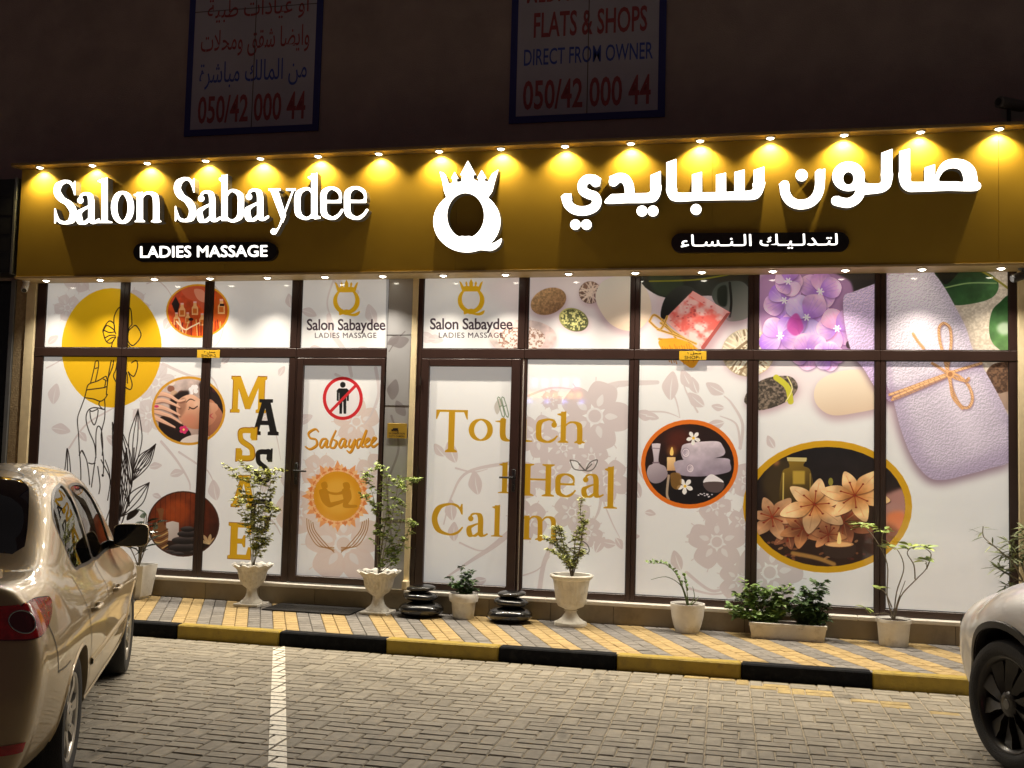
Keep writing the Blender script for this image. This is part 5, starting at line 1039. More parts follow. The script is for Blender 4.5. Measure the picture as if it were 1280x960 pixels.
for w, a in v_[:290]:
    o = inst('pavement_block', my2 if a[3] else mg, (a[0], a[1], a[2]+rng.normal()*.0015), pav); o.rotation_euler = (rng.normal()*.010, rng.normal()*.010, PA+rng.normal()*.015)
ms = {0: MB(), 1: MB()}
for a in [b for _, b in v_[290:]]+r_:
    rx, ry = rng.normal()*.012, rng.normal()*.012; ms[a[3]].add([(a[0]+p[0]*ca-p[1]*sa, a[1]+p[0]*sa+p[1]*ca, a[2]+p[2]+rx*p[1]-ry*p[0]) for p in geo[0]], geo[1])
stuff(ms[0].build('grey_pavement_blocks', pg, pav, fixn=False)); stuff(ms[1].build('yellow_pavement_blocks', py_, pav, fixn=False))
kb, ky = mat('black_kerb_paint', (.007, .008, .011), .85, spec=.15, var=.3, vscale=12, bump=.5, bscale=40, dark=(.025, .024, .024), dscale=14), mat('yellow_kerb_paint', (.37, .26, .025), .55, var=.12, vscale=8, bump=.5, bscale=40, dark=(.20, .14, .03), dscale=12)
for i in range(-5, 9):
    x0 = KX0+i*KD; MB().box(x0+.003, x0+KD-.003, KY, KY+.118, -.10, KH+.004, bev=.011).build('kerb_stone', ky if i % 2 == 0 else kb, pav, smooth=False)
# door mat
t = MB().box(-.45, .45, -.22, .22, 0, .012, bev=.004).build('door_mat', mat('mat_fibre', (.022, .020, .019), .95, bump=1, bscale=400, var=.4, vscale=120)); t.location = (-4.15, -.30, KH+.014); tag(t, 'dark grey door mat below the narrow door, between the two fluted urns', 'doormat')
# loose litter of a few dry leaves and pebbles
lm = mat('dry_leaf', (.30, .20, .09), .8); mb = MB()
for k in range(70):
    x, y = rng.uniform(-5.5, 2.5), rng.uniform(-4.6, -1.6); a = rng.random()*6.28; s = .006+.008*rng.random(); c, n_ = math.cos(a)*s, math.sin(a)*s
    mb.add([(x-c, y-n_, .003), (x+n_*.5, y-c*.5, .006), (x+c, y+n_, .004), (x-n_*.5, y+c*.5, .003)], [(0, 1, 2, 3)])
o = stuff(mb.build('litter', lm)); o['label'] = 'tiny dry leaf scraps scattered on the parking bays'; o['category'] = 'litter'
# ------------------------------------------------------------------ pots, plants and stones on the pavement
urnM = mat('weathered_urn', (.74, .71, .64), .8, var=.10, vscale=30, bump=.5, bscale=70, dark=(.36, .32, .25), dscale=14)
potM = mat('white_plastic_pot', (.82, .80, .75), .45, var=.06, vscale=16, bump=.12, bscale=60, dark=(.5, .46, .4), dscale=9)
soilM = mat('soil', (.07, .05, .035), .95, bump=1, bscale=120, var=.4, vscale=60)
barkM = mat('grey_bark', (.26, .22, .16), .85, var=.25, vscale=60, bump=.5, bscale=120)
stemM = mat('green_stem', (.12, .16, .05), .6, var=.2, vscale=40)
def leafmat(name, c, var=.35, gloss=.45):
    m = bpy.data.materials.new(name); m.use_nodes = True; N = m.node_tree.nodes; L = m.node_tree.links; b = N['Principled BSDF']
    g = N.new('ShaderNodeNewGeometry'); hs = N.new('ShaderNodeHueSaturation'); hs.inputs['Color'].default_value = (*c, 1); mr = N.new('ShaderNodeMapRange'); mr.inputs['To Min'].default_value = 1-var; mr.inputs['To Max'].default_value = 1+var
    mh = N.new('ShaderNodeMapRange'); mh.inputs['To Min'].default_value = .485; mh.inputs['To Max'].default_value = .515; fr = N.new('ShaderNodeMath'); fr.operation = 'MULTIPLY_ADD'; fr.inputs[1].default_value = 7.3; fr.inputs[2].default_value = .1; f2 = N.new('ShaderNodeMath'); f2.operation = 'FRACT'
    L.new(g.outputs['Random Per Island'], mr.inputs['Value']); L.new(mr.outputs[0], hs.inputs['Value']); L.new(g.outputs['Random Per Island'], fr.inputs[0]); L.new(fr.outputs[0], f2.inputs[0]); L.new(f2.outputs[0], mh.inputs['Value']); L.new(mh.outputs[0], hs.inputs['Hue'])
    L.new(hs.outputs[0], b.inputs['Base Color']); b.inputs['Roughness'].default_value = gloss; b.inputs['Transmission Weight'].default_value = 0
    b.inputs['Subsurface Weight'].default_value = 0; MATS[name] = m; return m
lfY = leafmat('yellow_green_leaves', (.44, .46, .13)); lfG = leafmat('mid_green_leaves', (.17, .27, .07)); lfD = leafmat('dark_green_leaves', (.075, .14, .045)); lfR = leafmat('rubber_plant_leaves', (.035, .05, .03), .3, .25); lfO = leafmat('grey_green_leaves', (.17, .20, .08)); lfM = leafmat('light_green_leaves', (.33, .42, .11)); lfP = leafmat('pale_green_leaves', (.52, .55, .20))
flrM = mat('pink_red_flower', (.45, .05, .06), .5)
def leafgeo(mb, p, d, L, w, up=None, fold=.25, droop=.15, n=3):
    """one pointed leaf of 2n faces, folded along its rib"""
    d = Vector(d).normalized(); up = Vector(up) if up else Vector((rng.normal()*.4, rng.normal()*.4, 1)); s = d.cross(up)
    if s.length < .01: s = Vector((1, 0, 0))
    s.normalize(); nrm = s.cross(d); p = Vector(p); vs = [p]; prof = [0, .8, 1, .62, 0] if n == 3 else [0, .9, .85, 0]
    m = len(prof)
    for k in range(1, m-1):
        t = k/(m-1); c = p+d*(L*t)-Vector((0, 0, 1))*(droop*L*t*t); ww = w*.5*prof[k]; vs += [c+s*ww+nrm*ww*fold, c, c-s*ww+nrm*ww*fold]
    vs.append(p+d*L-Vector((0, 0, 1))*droop*L); e = len(vs)-1
    f = [(0, 2, 1), (0, 3, 2)]
    for k in range(m-3): o = 1+3*k; f += [(o, o+1, o+4, o+3), (o+1, o+2, o+5, o+4)]
    o = 1+3*(m-3); f += [(o, o+1, e), (o+1, o+2, e)]
    mb.add(vs, f)
def place(u, v, Yc):   # foot point on the pavement at distance Yc, seen at column u
    z = KH+.010; d = AF+AR*((u-640)/CAM_F)-AU*((v-480)/CAM_F); t = (Yc-CPOS[1])/d[1]; return (CPOS+d*t)[0], Yc, z
def h_at(p, v):        # height above the foot of something seen at row v over point p
    lo, hi = 0, 3
    for _ in range(30):
        m = (lo+hi)/2; q = seen(p[0], p[1], p[2]+m)
        if q[1] > v: lo = m
        else: hi = m
    return lo
def scale_px(p): return CAM_F/seen(*p)[2]
def branch(mb, path, r0, r1, n=6): P = catmull(path, 5); mb.tube(P, list(np.linspace(r0, r1, len(P))), n); return P
def shrubby(t, base, H, paths, Ln, lw, per, lm, seed, spread=.05, stem=barkM, foliage='foliage', r0=.006, along=(.3, 1), lscale=1.0, twig=3):
    """stems given as lists of (x, z) offsets; leaves scattered on side twigs"""
    g = np.random.default_rng(seed); st = MB(); lf = MB(); b = Vector((0, 0, base))
    for path in paths:
        p3 = [(x, g.normal()*.015*(i > 0), base+z) for i, (x, z) in enumerate(path)]; yo = g.normal()*spread*1.2
        p3 = [(x, y+yo*(i/(len(p3)-1)), z) for i, (x, y, z) in enumerate(p3)]
        P = branch(st, p3, r0, r0*.35)
        k0, k1 = int(along[0]*(len(P)-1)), int(along[1]*(len(P)-1))
        for k in range(per):
            i = g.integers(k0, k1+1); a = g.random()*2*PI; e = g.uniform(-.1, .9); ln = spread*g.uniform(.3, 1.4); d = Vector((math.cos(a), math.sin(a)*.8, e)); q = Vector(P[i]); tip = q+d*ln
            st.tube([q, q+d*ln*.5+Vector((0, 0, .1*ln)), tip], [r0*.28, r0*.22, r0*.12], 4)
            for m in range(twig):
                aa = a+g.normal()*1.1; dd = Vector((math.cos(aa), math.sin(aa), g.uniform(-.3, .7))); qq = q.lerp(tip, g.uniform(.35, 1)); leafgeo(lf, qq, dd, Ln*g.uniform(.6, 1.25), lw*g.uniform(.7, 1.2), n=2)
    st.build('stem', stem, t, smooth=True, fixn=False); lf.build(foliage, lm, t, fixn=False)
def potthing(nm, lab, cat, u, v, Yc, grp=None): p = place(u, v, Yc); return thing(nm, lab, cat, p, group=grp), p

# 1 fluted wide urns with yellow-green shrubs
def urn_wide(lab, u, v, rimv, s_w, cat='planter'):
    t, p = potthing('fluted_urn', lab, cat, u, v, -.27); H = h_at(p, rimv); R = s_w/2/scale_px(p); sc = R/.24
    a = MB().box(-.16*sc, .16*sc, -.16*sc, .16*sc, 0, .028, bev=.005).build('plinth', urnM, t)
    z = H; prof = [(.135*sc, .028), (.13*sc, .045), (.105*sc, .06), (.075*sc, .09), (.062*sc, .13), (.06*sc, .165), (.075*sc, .18), (.115*sc, .205), (.15*sc, .26), (.165*sc, .32), (.172*sc, z-.06), (.20*sc, z-.03), (.235*sc, z-.012), (.245*sc, z), (.225*sc, z+.004), (.19*sc, z-.01), (.18*sc, z-.05), (.05, z-.055)]
    k = MB().lathe(prof, n=96, flute=(7, 11, .035, 24)); 
    # wavy rim
    vs = []
    for (x, y, zz) in k.v:
        r = math.hypot(x, y)
        if zz > z-.035: a_ = math.atan2(y, x); f = 1+.03*math.cos(12*a_)*(r > .18*sc); x, y, zz = x*f, y*f, zz+.008*math.cos(12*a_)*(r > .2*sc)
        vs.append((x, y, zz))
    k.v = vs; k.build('urn_bowl', urnM, t, smooth=50)
    MB().lathe([(.182*sc, z-.045), (.1*sc, z-.035), (.001, z-.03)], n=24).build('soil', soilM, t); return t, p, H
t, p, H = urn_wide('left fluted grey-white urn below the letters SAGE, wavy rim', 314, 757, 705.5, 50)
T2 = thing('potted_shrub', 'airy yellow-green shrub in the left fluted urn, below the letters SAGE', 'shrub', (p[0], p[1], p[2]+H-.03))
k = 1/scale_px(p); shrubby(T2, 0, 1, [[((x)*k, (y)*k) for x, y in q] for q in [((0, 0), (-3, 35), (-8, 80), (-24, 108), (-34, 124)), ((0, 0), (2, 40), (0, 80), (-6, 110), (-10, 126)), ((1, 0), (6, 40), (12, 80), (20, 105), (31, 122)), ((0, 0), (8, 30), (20, 55), (32, 75)), ((-1, 0), (-6, 40), (-18, 66), (-30, 82)), ((2, 0), (5, 50), (6, 90), (12, 120)), ((0, 0), (10, 24), (18, 36))]], .044, .026, 44, lfY, 11, .065, twig=7, r0=.0045)
t, p, H = urn_wide('right fluted grey-white urn in front of the grey pillar, wavy rim', 472, 766, 714, 54)
T2 = thing('potted_shrub', 'tall sparse green shrub in the right fluted urn before the grey pillar', 'shrub', (p[0], p[1], p[2]+H-.03))
k = 1/scale_px(p); shrubby(T2, 0, 1, [[(x*k, y*k) for x, y in q] for q in [((-1, 0), (-4, 40), (-6, 80), (-14, 112), (-22, 124)), ((0, 0), (4, 50), (8, 90), (6, 120), (-2, 134)), ((1, 0), (8, 30), (14, 60), (22, 100), (24, 118)), ((0, 0), (16, 14), (26, 30), (38, 58), (44, 66)), ((0, 0), (2, 50), (14, 90), (32, 112), (42, 118)), ((-1, 0), (-3, 60), (-10, 86), (-26, 96)), ((0, 0), (10, 30), (26, 60), (30, 90)), ((1, 0), (10, 16), (22, 30), (28, 48))]], .042, .024, 36, lfM, 12, .055, stem=barkM, along=(.25, 1), twig=6, r0=.0045)
# 2 tall goblet urn with a euphorbia
t, p = potthing('goblet_urn', 'tall white goblet urn with vertical ribs beside the right stone stack', 'planter', 713, 783, -.27); H = h_at(p, 718); sc = 55/2/scale_px(p)/.20
MB().lathe([(.145*sc, 0), (.150*sc, .012), (.145*sc, .035), (.12*sc, .045), (.08*sc, .075), (.055*sc, .115), (.052*sc, .135), (.065*sc, .14), (.052*sc, .148), (.06*sc, .155), (.115*sc, .18), (.135*sc, .22), (.155*sc, .36), (.165*sc, H-.05), (.172*sc, H-.045), (.195*sc, H-.025), (.20*sc, H-.008), (.195*sc, H), (.165*sc, H), (.16*sc, H-.04), (.02, H-.05)], n=96, flute=(10, 13, .02, 30)).build('urn_bowl', mat('cream_urn', (.80, .77, .68), .5, var=.06, vscale=18, dark=(.5, .46, .36), dscale=10), t, smooth=45)
MB().lathe([(.162*sc, H-.035), (.08, H-.028), (.001, H-.025)], n=24).build('soil', soilM, t)
T2 = thing('potted_euphorbia', 'spiky yellow-green euphorbia with one red bloom in the goblet urn', 'plant', (p[0], p[1], p[2]+H-.03)); k = 1/scale_px(p)
shrubby(T2, 0, 1, [[(x*k, y*k) for x, y in q] for q in [((0, 0), (-3, 20), (-18, 35), (-36, 48)), ((0, 0), (-6, 22), (-20, 42), (-22, 60)), ((0, 0), (2, 25), (4, 50), (10, 62)), ((1, 0), (8, 28), (12, 60), (9, 80), (10, 98)), ((1, 0), (8, 28), (14, 58), (16, 70)), ((0, 0), (-4, 14), (-14, 26), (-28, 34)), ((0, 0), (-8, 30), (-14, 50), (-18, 62)), ((0, 0), (4, 20), (12, 32))]], .036, .016, 100, lfP, 13, .024, r0=.007, along=(.3, 1), twig=3)
fl = MB()
for q in range(9): a = q*.7; leafgeo(fl, (10*k, 0, 99*k), (math.cos(a), math.sin(a), .7), .022, .018)
fl.build('bloom', flrM, T2)
# 3 small collared pot, 4 round pot, 5 bucket pot
def pot(lab, u, v, rimv, wpx, prof, nm='flower_pot', m=potM, Yc=-.25):
    t, p = potthing(nm, lab, 'planter', u, v, Yc); H = h_at(p, rimv); R = wpx/2/scale_px(p)
    MB().lathe([(R*a, H*b) for a, b in prof], n=40).build('pot', m, t, smooth=45); MB().lathe([(R*.86, H*.93), (.02, H*.94)], n=24).build('soil', soilM, t); return t, p, H, 1/scale_px(p)
cy = [(.66, 0), (.70, .02), (.82, .62), (.84, .66), (.96, .68), (1.0, .80), (.99, .96), (.95, 1), (.90, 1), (.86, .9), (.2, .88)]
t, p, H, k = pot('small white collared pot between the two black stone stacks', 579, 773, 741, 37, cy)
T2 = thing('potted_bush', 'small dark bush in the white pot between the stone stacks', 'plant', (p[0], p[1], p[2]+H*.9))
shrubby(T2, 0, 1, [[(x*k, y*k) for x, y in q] for q in [((0, 0), (-6, 12), (-14, 22)), ((0, 0), (-3, 18), (-6, 34)), ((0, 0), (4, 16), (6, 28)), ((0, 0), (8, 10), (14, 18)), ((0, 0), (0, 12), (2, 22)), ((0, 0), (-8, 8), (-15, 12)), ((0, 0), (8, 6), (14, 6))]], .042, .028, 22, lfD, 14, .035, r0=.003, along=(.2, 1), twig=4)
rd = [(.62, 0), (.66, .02), (.80, .25), (.92, .55), (.97, .80), (1.0, .92), (1.0, 1), (.94, 1), (.9, .92), (.2, .9)]
t, p, H, k = pot('round white pot below the round picture with the orange ring', 859, 791, 754, 43, rd)
T2 = thing('potted_zz_plant', 'arching plant with few leafy stems in the round white pot', 'plant', (p[0], p[1], p[2]+H*.92)); st, lf = MB(), MB()
g = np.random.default_rng(5)
for path, n0, nl in [(((0, 0), (-6, 20), (-16, 40), (-30, 50), (-50, 50)), .45, 22), (((1, 0), (-4, 16), (-12, 28), (-28, 34), (-46, 30)), .9, 0), (((1, 0), (-1, 18), (-5, 38)), .5, 10), (((2, 0), (8, 10), (6, 24)), .9, 0), (((2, 0), (10, 6), (13, 12)), .9, 0), (((0, 0), (-2, 12), (-8, 26), (-12, 34)), .6, 6)]:
    P = branch(st, [(x*k, g.normal()*.02, y*k) for x, y in path], .0065, .002)
    for q in range(nl): i = int(len(P)*(n0+(1-n0)*q/nl)); i = min(i, len(P)-1); a = (1 if q % 2 else -1); leafgeo(lf, P[i], (.3*g.normal(), .8*a, .7+.3*g.normal()), .06, .03)
st.build('stem', stemM, T2, smooth=True); lf.build('foliage', lfG, T2, fixn=False)
bk = [(.78, 0), (.80, .02), (.92, .82), (.93, .86), (1.0, .87), (1.0, 1), (.95, 1), (.9, .93), (.2, .9)]
t, p, H, k = pot('white bucket-shaped pot right of the long planter', 1117, 809, 773, 43, bk)
T2 = thing('potted_sapling', 'bare-stemmed sapling with pale leaf tufts in the bucket-shaped pot', 'plant', (p[0], p[1], p[2]+H*.92)); st, lf = MB(), MB()
for path, n in [(((0, 0), (-8, 30), (-8, 70), (-22, 100), (-36, 116)), 15), (((0, 0), (4, 34), (12, 66), (4, 88), (-6, 92)), 9), (((1, 0), (8, 30), (26, 52), (38, 66), (38, 76)), 12), (((26, 52), (24, 70), (16, 84), (20, 92)), 10), (((0, 0), (-8, 8), (-28, 6), (-32, 12)), 5), (((2, 2), (4, 20), (14, 50)), 0), (((38, 66), (44, 84), (36, 92)), 8), (((-12, 84), (-14, 100), (-12, 112)), 9), (((-2, 16), (-10, 34), (-18, 38)), 2)]:
    P = branch(st, [(x*k, g.normal()*.02, y*k) for x, y in path], .0065, .003)
    for q in range(n): a = g.random()*2*PI; leafgeo(lf, Vector(P[-1])+Vector((g.normal()*.015, g.normal()*.015, g.normal()*.01)), (math.cos(a), math.sin(a), g.uniform(-.15, .45)), .125*g.uniform(.6, 1.2), .042)
st.build('stem', barkM, T2, smooth=True); lf.build('foliage', lfM, T2, fixn=False)
# long trough with two bushes
p = place(984, 801, -.27); t = thing('long_planter', 'long ribbed cream trough holding two bushes', 'planter', p); H = h_at(p, 778); hw = 47/scale_px(p)
b = MB(); n = 30
for (z, f, y) in ((0, .90, .085), (H-.035, 1.0, .10)): pass
b.add([(-hw*.92, -.075, 0), (hw*.92, -.075, 0), (hw*.92, .075, 0), (-hw*.92, .075, 0), (-hw*.98, -.095, H-.03), (hw*.98, -.095, H-.03), (hw*.98, .095, H-.03), (-hw*.98, .095, H-.03)], [(0, 1, 5, 4), (1, 2, 6, 5), (2, 3, 7, 6), (3, 0, 4, 7), (3, 2, 1, 0)])
b.box(-hw, hw, -.105, -.088, H-.032, H, bev=.004); b.box(-hw, hw, .088, .105, H-.032, H, bev=.004); b.box(-hw, -hw+.016, -.088, .088, H-.032, H, bev=.004); b.box(hw-.016, hw, -.088, .088, H-.032, H, bev=.004)
for i in range(46): x = -hw*.93+i*hw*1.86/45; b.add([(x-.003, -.077, .01), (x+.003, -.077, .01), (x+.003, -.0975, H-.04), (x-.003, -.0975, H-.04), (x-.003, -.071, .01), (x+.003, -.071, .01), (x+.003, -.09, H-.04), (x-.003, -.09, H-.04)], [(0, 1, 2, 3), (0, 3, 7, 4), (1, 5, 6, 2)])
b.build('trough', mat('cream_trough', (.78, .74, .66), .6, var=.08, vscale=14, dark=(.42, .36, .27), dscale=8), t); MB().box(-hw+.018, hw-.018, -.086, .086, H-.06, H-.025).build('soil', soilM, t)
k = 1/scale_px(p)
for x0, lab, ps, lm_, seed in [(-28, 'spreading green bush in the left half of the long trough', [((0, 0), (-18, 18), (-30, 32)), ((0, 0), (-10, 24), (-20, 44)), ((0, 0), (-4, 22), (-6, 40)), ((0, 0), (6, 24), (10, 38)), ((0, 0), (12, 16), (24, 30)), ((0, 0), (-20, 10), (-36, 18)), ((0, 0), (14, 10), (24, 18)), ((0, 0), (18, 26), (24, 46)), ((0, 0), (-14, 6), (-34, 4))], lfG, 21), (26, 'denser dark bush in the right half of the long trough', [((0, 0), (-8, 20), (-10, 34)), ((0, 0), (0, 26), (0, 46)), ((0, 0), (6, 24), (10, 40)), ((0, 0), (12, 16), (18, 26)), ((0, 0), (-12, 12), (-18, 22)), ((0, 0), (4, 30), (14, 54)), ((0, 0), (12, 8), (20, 10)), ((0, 0), (-4, 14), (-8, 20))], lfD, 22)]:
    T2 = thing('trough_bush', lab, 'bush', (p[0]+x0*k, p[1], p[2]+H-.03)); shrubby(T2, 0, 1, [[(x*k, y*k) for x, y in q] for q in ps], .066, .036, 40, lm_, seed, .06, r0=.003, along=(.15, 1), twig=4)
# tall square pot with a rubber plant, behind the sedan's mirror
p = place(171, 750, -.28); t = thing('tall_planter', 'tall tapered white planter behind the beige sedan', 'planter', p); H = h_at(p, 705); k = 1/scale_px(p); w = 17*k
MB().add([(-w*.72, -w*.72, .03), (w*.72, -w*.72, .03), (w*.72, w*.72, .03), (-w*.72, w*.72, .03), (-w, -w, H), (w, -w, H), (w, w, H), (-w, w, H), (-w*.88, -w*.88, H), (w*.88, -w*.88, H), (w*.88, w*.88, H), (-w*.88, w*.88, H), (-w*.86, -w*.86, H-.05), (w*.86, -w*.86, H-.05), (w*.86, w*.86, H-.05), (-w*.86, w*.86, H-.05)], [(0, 1, 5, 4), (1, 2, 6, 5), (2, 3, 7, 6), (3, 0, 4, 7), (3, 2, 1, 0)]+[(4+i, 4+(i+1) % 4, 8+(i+1) % 4, 8+i) for i in range(4)]+[(8+i, 8+(i+1) % 4, 12+(i+1) % 4, 12+i) for i in range(4)]+[(12, 13, 14, 15)]).box(-w*.6, w*.6, -w*.6, w*.6, 0, .0295).build('pot', potM, t)
T2 = thing('rubber_plant', 'dark broad-leaved rubber plant in the tall planter behind the sedan', 'plant', (p[0], p[1], p[2]+H-.03)); st, lf = MB(), MB(); g = np.random.default_rng(8)
for q, (x, y) in enumerate([(-16, 36), (-8, 50), (4, 60), (14, 48), (26, 56), (20, 40), (-2, 42), (10, 66)]):
    P = branch(st, [(0, 0, 0), (x*.3*k, g.normal()*.03, y*.5*k), (x*k, g.normal()*.05, y*k)], .007, .004)
    for m in range(4): a = g.random()*2*PI; leafgeo(lf, P[-1-m*2], (math.cos(a)+.3*x/20, math.sin(a), .5), .17*g.uniform(.8, 1.2), .075, n=3)
st.build('stem', barkM, T2, smooth=True); lf.build('foliage', lfR, T2, fixn=False)
# oleander-like plant at the right edge, behind the white car
p = place(1290, 800, -.32); t = thing('flower_pot', 'white pot hidden behind the white car at the right edge', 'planter', p); MB().lathe([(.12, 0), (.15, .30), (.16, .30), (.16, .33), (.14, .33), (.13, .28), (.02, .27)], n=32).build('pot', potM, t, smooth=45)
T2 = thing('potted_oleander', 'narrow-leaved grey-green plant at the right edge above the white car', 'plant', (p[0], p[1], p[2]+.27)); st, lf = MB(), MB(); k = 1/scale_px(p)
for path, n in [(((0, 0), (-6, 40), (-20, 72), (-42, 92), (-54, 104), (-56, 118)), 7), (((0, 0), (-6, 50), (-14, 80), (-26, 100)), 26), (((0, 0), (0, 60), (-4, 100), (-8, 118)), 28), (((0, 0), (8, 50), (16, 90)), 24), (((-10, 50), (-28, 60), (-40, 66)), 20), (((-6, 30), (-18, 40), (-30, 46)), 14), (((0, 30), (10, 60), (8, 100)), 24), (((-12, 56), (-24, 78), (-34, 84)), 18), (((0, 0), (4, 60), (0, 84)), 20)]:
    P = branch(st, [(x*k, g.normal()*.03, y*k) for x, y in path], .008, .004)
    for q in range(n*2): i = g.integers(int(len(P)*.5), len(P)); a = g.random()*2*PI; leafgeo(lf, P[i], (math.cos(a), math.sin(a)*.7, g.uniform(-.5, .8)), .13*g.uniform(.6, 1.2), .017, n=2)
st.build('stem', barkM, T2, smooth=True); lf.build('foliage', lfO, T2, fixn=False)
# stacked black stones
stoneM = mat('polished_black_stone', (.010, .010, .011), .22, coat=.6, bump=.15, bscale=25, spec=.6)
for lab, u, v, seed, xs in [('stack of three black pebbles right of the grey pillar', 526, 772, 1, (0, -1.5, -1)), ('stack of three black pebbles beside the goblet urn', 637, 781, 2, (0, 1, 1.5))]:
    p = place(u, v, -.30); t = thing('stone_stack', lab, 'ornament', p); k = 1/scale_px(p); z = 0
    for (rx, hh), dx, tl in zip([(28, 19.5), (21.5, 12.5), (18, 8.5)], xs, [(.01, .02), (-.03, .05), (.05, -.04)]):
        n, m_ = 40, 16; vs = []; r = rx*k; h = hh*k
        for a in range(1, m_):
            ph = PI*a/m_; q = abs(math.sin(ph))**.75; c = -math.cos(ph)
            for b in range(n): th = 2*PI*b/n; w = 1+.02*math.sin(2*th+seed)+.015*math.sin(3*th); vs.append((dx*k+r*q*math.cos(th)*w, r*.92*q*math.sin(th)*w, z+h/2+c*h/2+tl[0]*r*q*math.cos(th)))
        f = [(i*n+j, i*n+(j+1) % n, (i+1)*n+(j+1) % n, (i+1)*n+j) for i in range(m_-2) for j in range(n)]+[tuple(range(n))[::-1], tuple((m_-2)*n+j for j in range(n))]
        MB().add(vs, f).build('pebble', stoneM, t, smooth=True); z += h*.97
# ------------------------------------------------------------------ cars: skin surfaces from cross sections, panels cut in that skin
class Skin:
    """stations: list of (a, [(b, c) x 8]) from underside centre over the side to the roof centre; rounded ends beyond the first and last station"""
    def __init__(s, st, rear, front, er=.45, ef=.5, rake_r=None, rake_f=None):
        s.a = np.array([q[0] for q in st]); s.P = np.array([q[1] for q in st], float); s.rear, s.front, s.er, s.ef = rear, front, er, ef; s.n = s.P.shape[1]
        s.rr, s.rf = rake_r or (lambda c: 0), rake_f or (lambda c: 0)
        # monotone-ish tangents along the length
        A = s.a; D = np.diff(s.P, axis=0)/np.diff(A)[:, None, None]; T = np.zeros_like(s.P); T[0], T[-1] = D[0], D[-1]
        w0 = np.diff(A)[1:, None, None]; w1 = np.diff(A)[:-1, None, None]; T[1:-1] = (D[:-1]*w0+D[1:]*w1)/(w0+w1); s.T = T
    def ring(s, a):
        A = s.a; a = min(max(a, A[0]), A[-1]); i = min(np.searchsorted(A, a, 'right')-1, len(A)-2); h = A[i+1]-A[i]; t = (a-A[i])/h
        return (2*t**3-3*t*t+1)*s.P[i]+(t**3-2*t*t+t)*h*s.T[i]+(-2*t**3+3*t*t)*s.P[i+1]+(t**3-t*t)*h*s.T[i+1]
    def sec(s, R, w):
        n = s.n; i = min(max(int(w), 0), n-2); t = w-i; p0, p1, p2, p3 = R[max(i-1, 0)], R[i], R[i+1], R[min(i+2, n-1)]
        if i == 0: p0 = np.array([-R[1][0], R[1][1]])
        if i == n-2: p3 = np.array([-R[n-2][0], R[n-2][1]])
        return .5*((2*p1)+(p2-p0)*t+(2*p0-5*p1+4*p2-p3)*t*t+(3*p1-p0-3*p2+p3)*t**3)
    def at(s, U, w):
        A0, A1 = s.a[0], s.a[-1]
        if U < A0: th = min((A0-U)/.5, PI/2); R = s.ring(A0); p = s.sec(R, w); c_, s_ = max(math.cos(th), 0)**s.er, math.sin(th)**s.er if th > 0 else 0; return np.array([A0-s.rear*s_+s.rr(p[1])*s_, p[0]*c_, p[1]])
        if U > A1: th = min((U-A1)/.5, PI/2); R = s.ring(A1); p = s.sec(R, w); c_, s_ = max(math.cos(th), 0)**s.ef, math.sin(th)**s.ef if th > 0 else 0; return np.array([A1+s.front*s_+s.rf(p[1])*s_, p[0]*c_, p[1]])
        p = s.sec(s.ring(U), w); return np.array([U, p[0], p[1]])
    def w_of(s, U, c, lo=1.0, hi=6.3):
        R = s.ring(U)
        for _ in range(22):
            m = (lo+hi)/2
            if s.sec(R, m)[1] < c: lo = m
            else: hi = m
        return (lo+hi)/2
    def nrm(s, U, w):
        e = 6e-3; p = s.at(U, w); du = s.at(U+e, w)-s.at(U-e, w); dw = s.at(U, w+e)-s.at(U, w-e); n = np.cross(du, dw); L = np.linalg.norm(n)
        if L < 1e-9: return np.array([0, 0, 1.0])
        n /= L
        ctr = np.array([p[0], 0, .6])
        if np.dot(n, p-ctr) < 0 and abs(np.dot(n, p-ctr)) > 1e-4: n = -n
        return n
def inpoly(P, x, y):
    a = P; b = np.roll(P, -1, 0); c = (a[:, 1] > y) != (b[:, 1] > y); xx = a[c, 0]+(y-a[c, 1])*(b[c, 0]-a[c, 0])/(b[c, 1]-a[c, 1]); return int((xx > x).sum()) & 1
def densify(P, d, closed=True):
    out = []; n = len(P)
    for i in range(n if closed else n-1):
        a, b = np.array(P[i]), np.array(P[(i+1) % n]); k = max(1, int(math.ceil(np.hypot(b[0]-a[0], (b[1]-a[1])*.25)/d)))
        for j in range(k): out.append(a+(b-a)*j/k)
    return np.array(out)
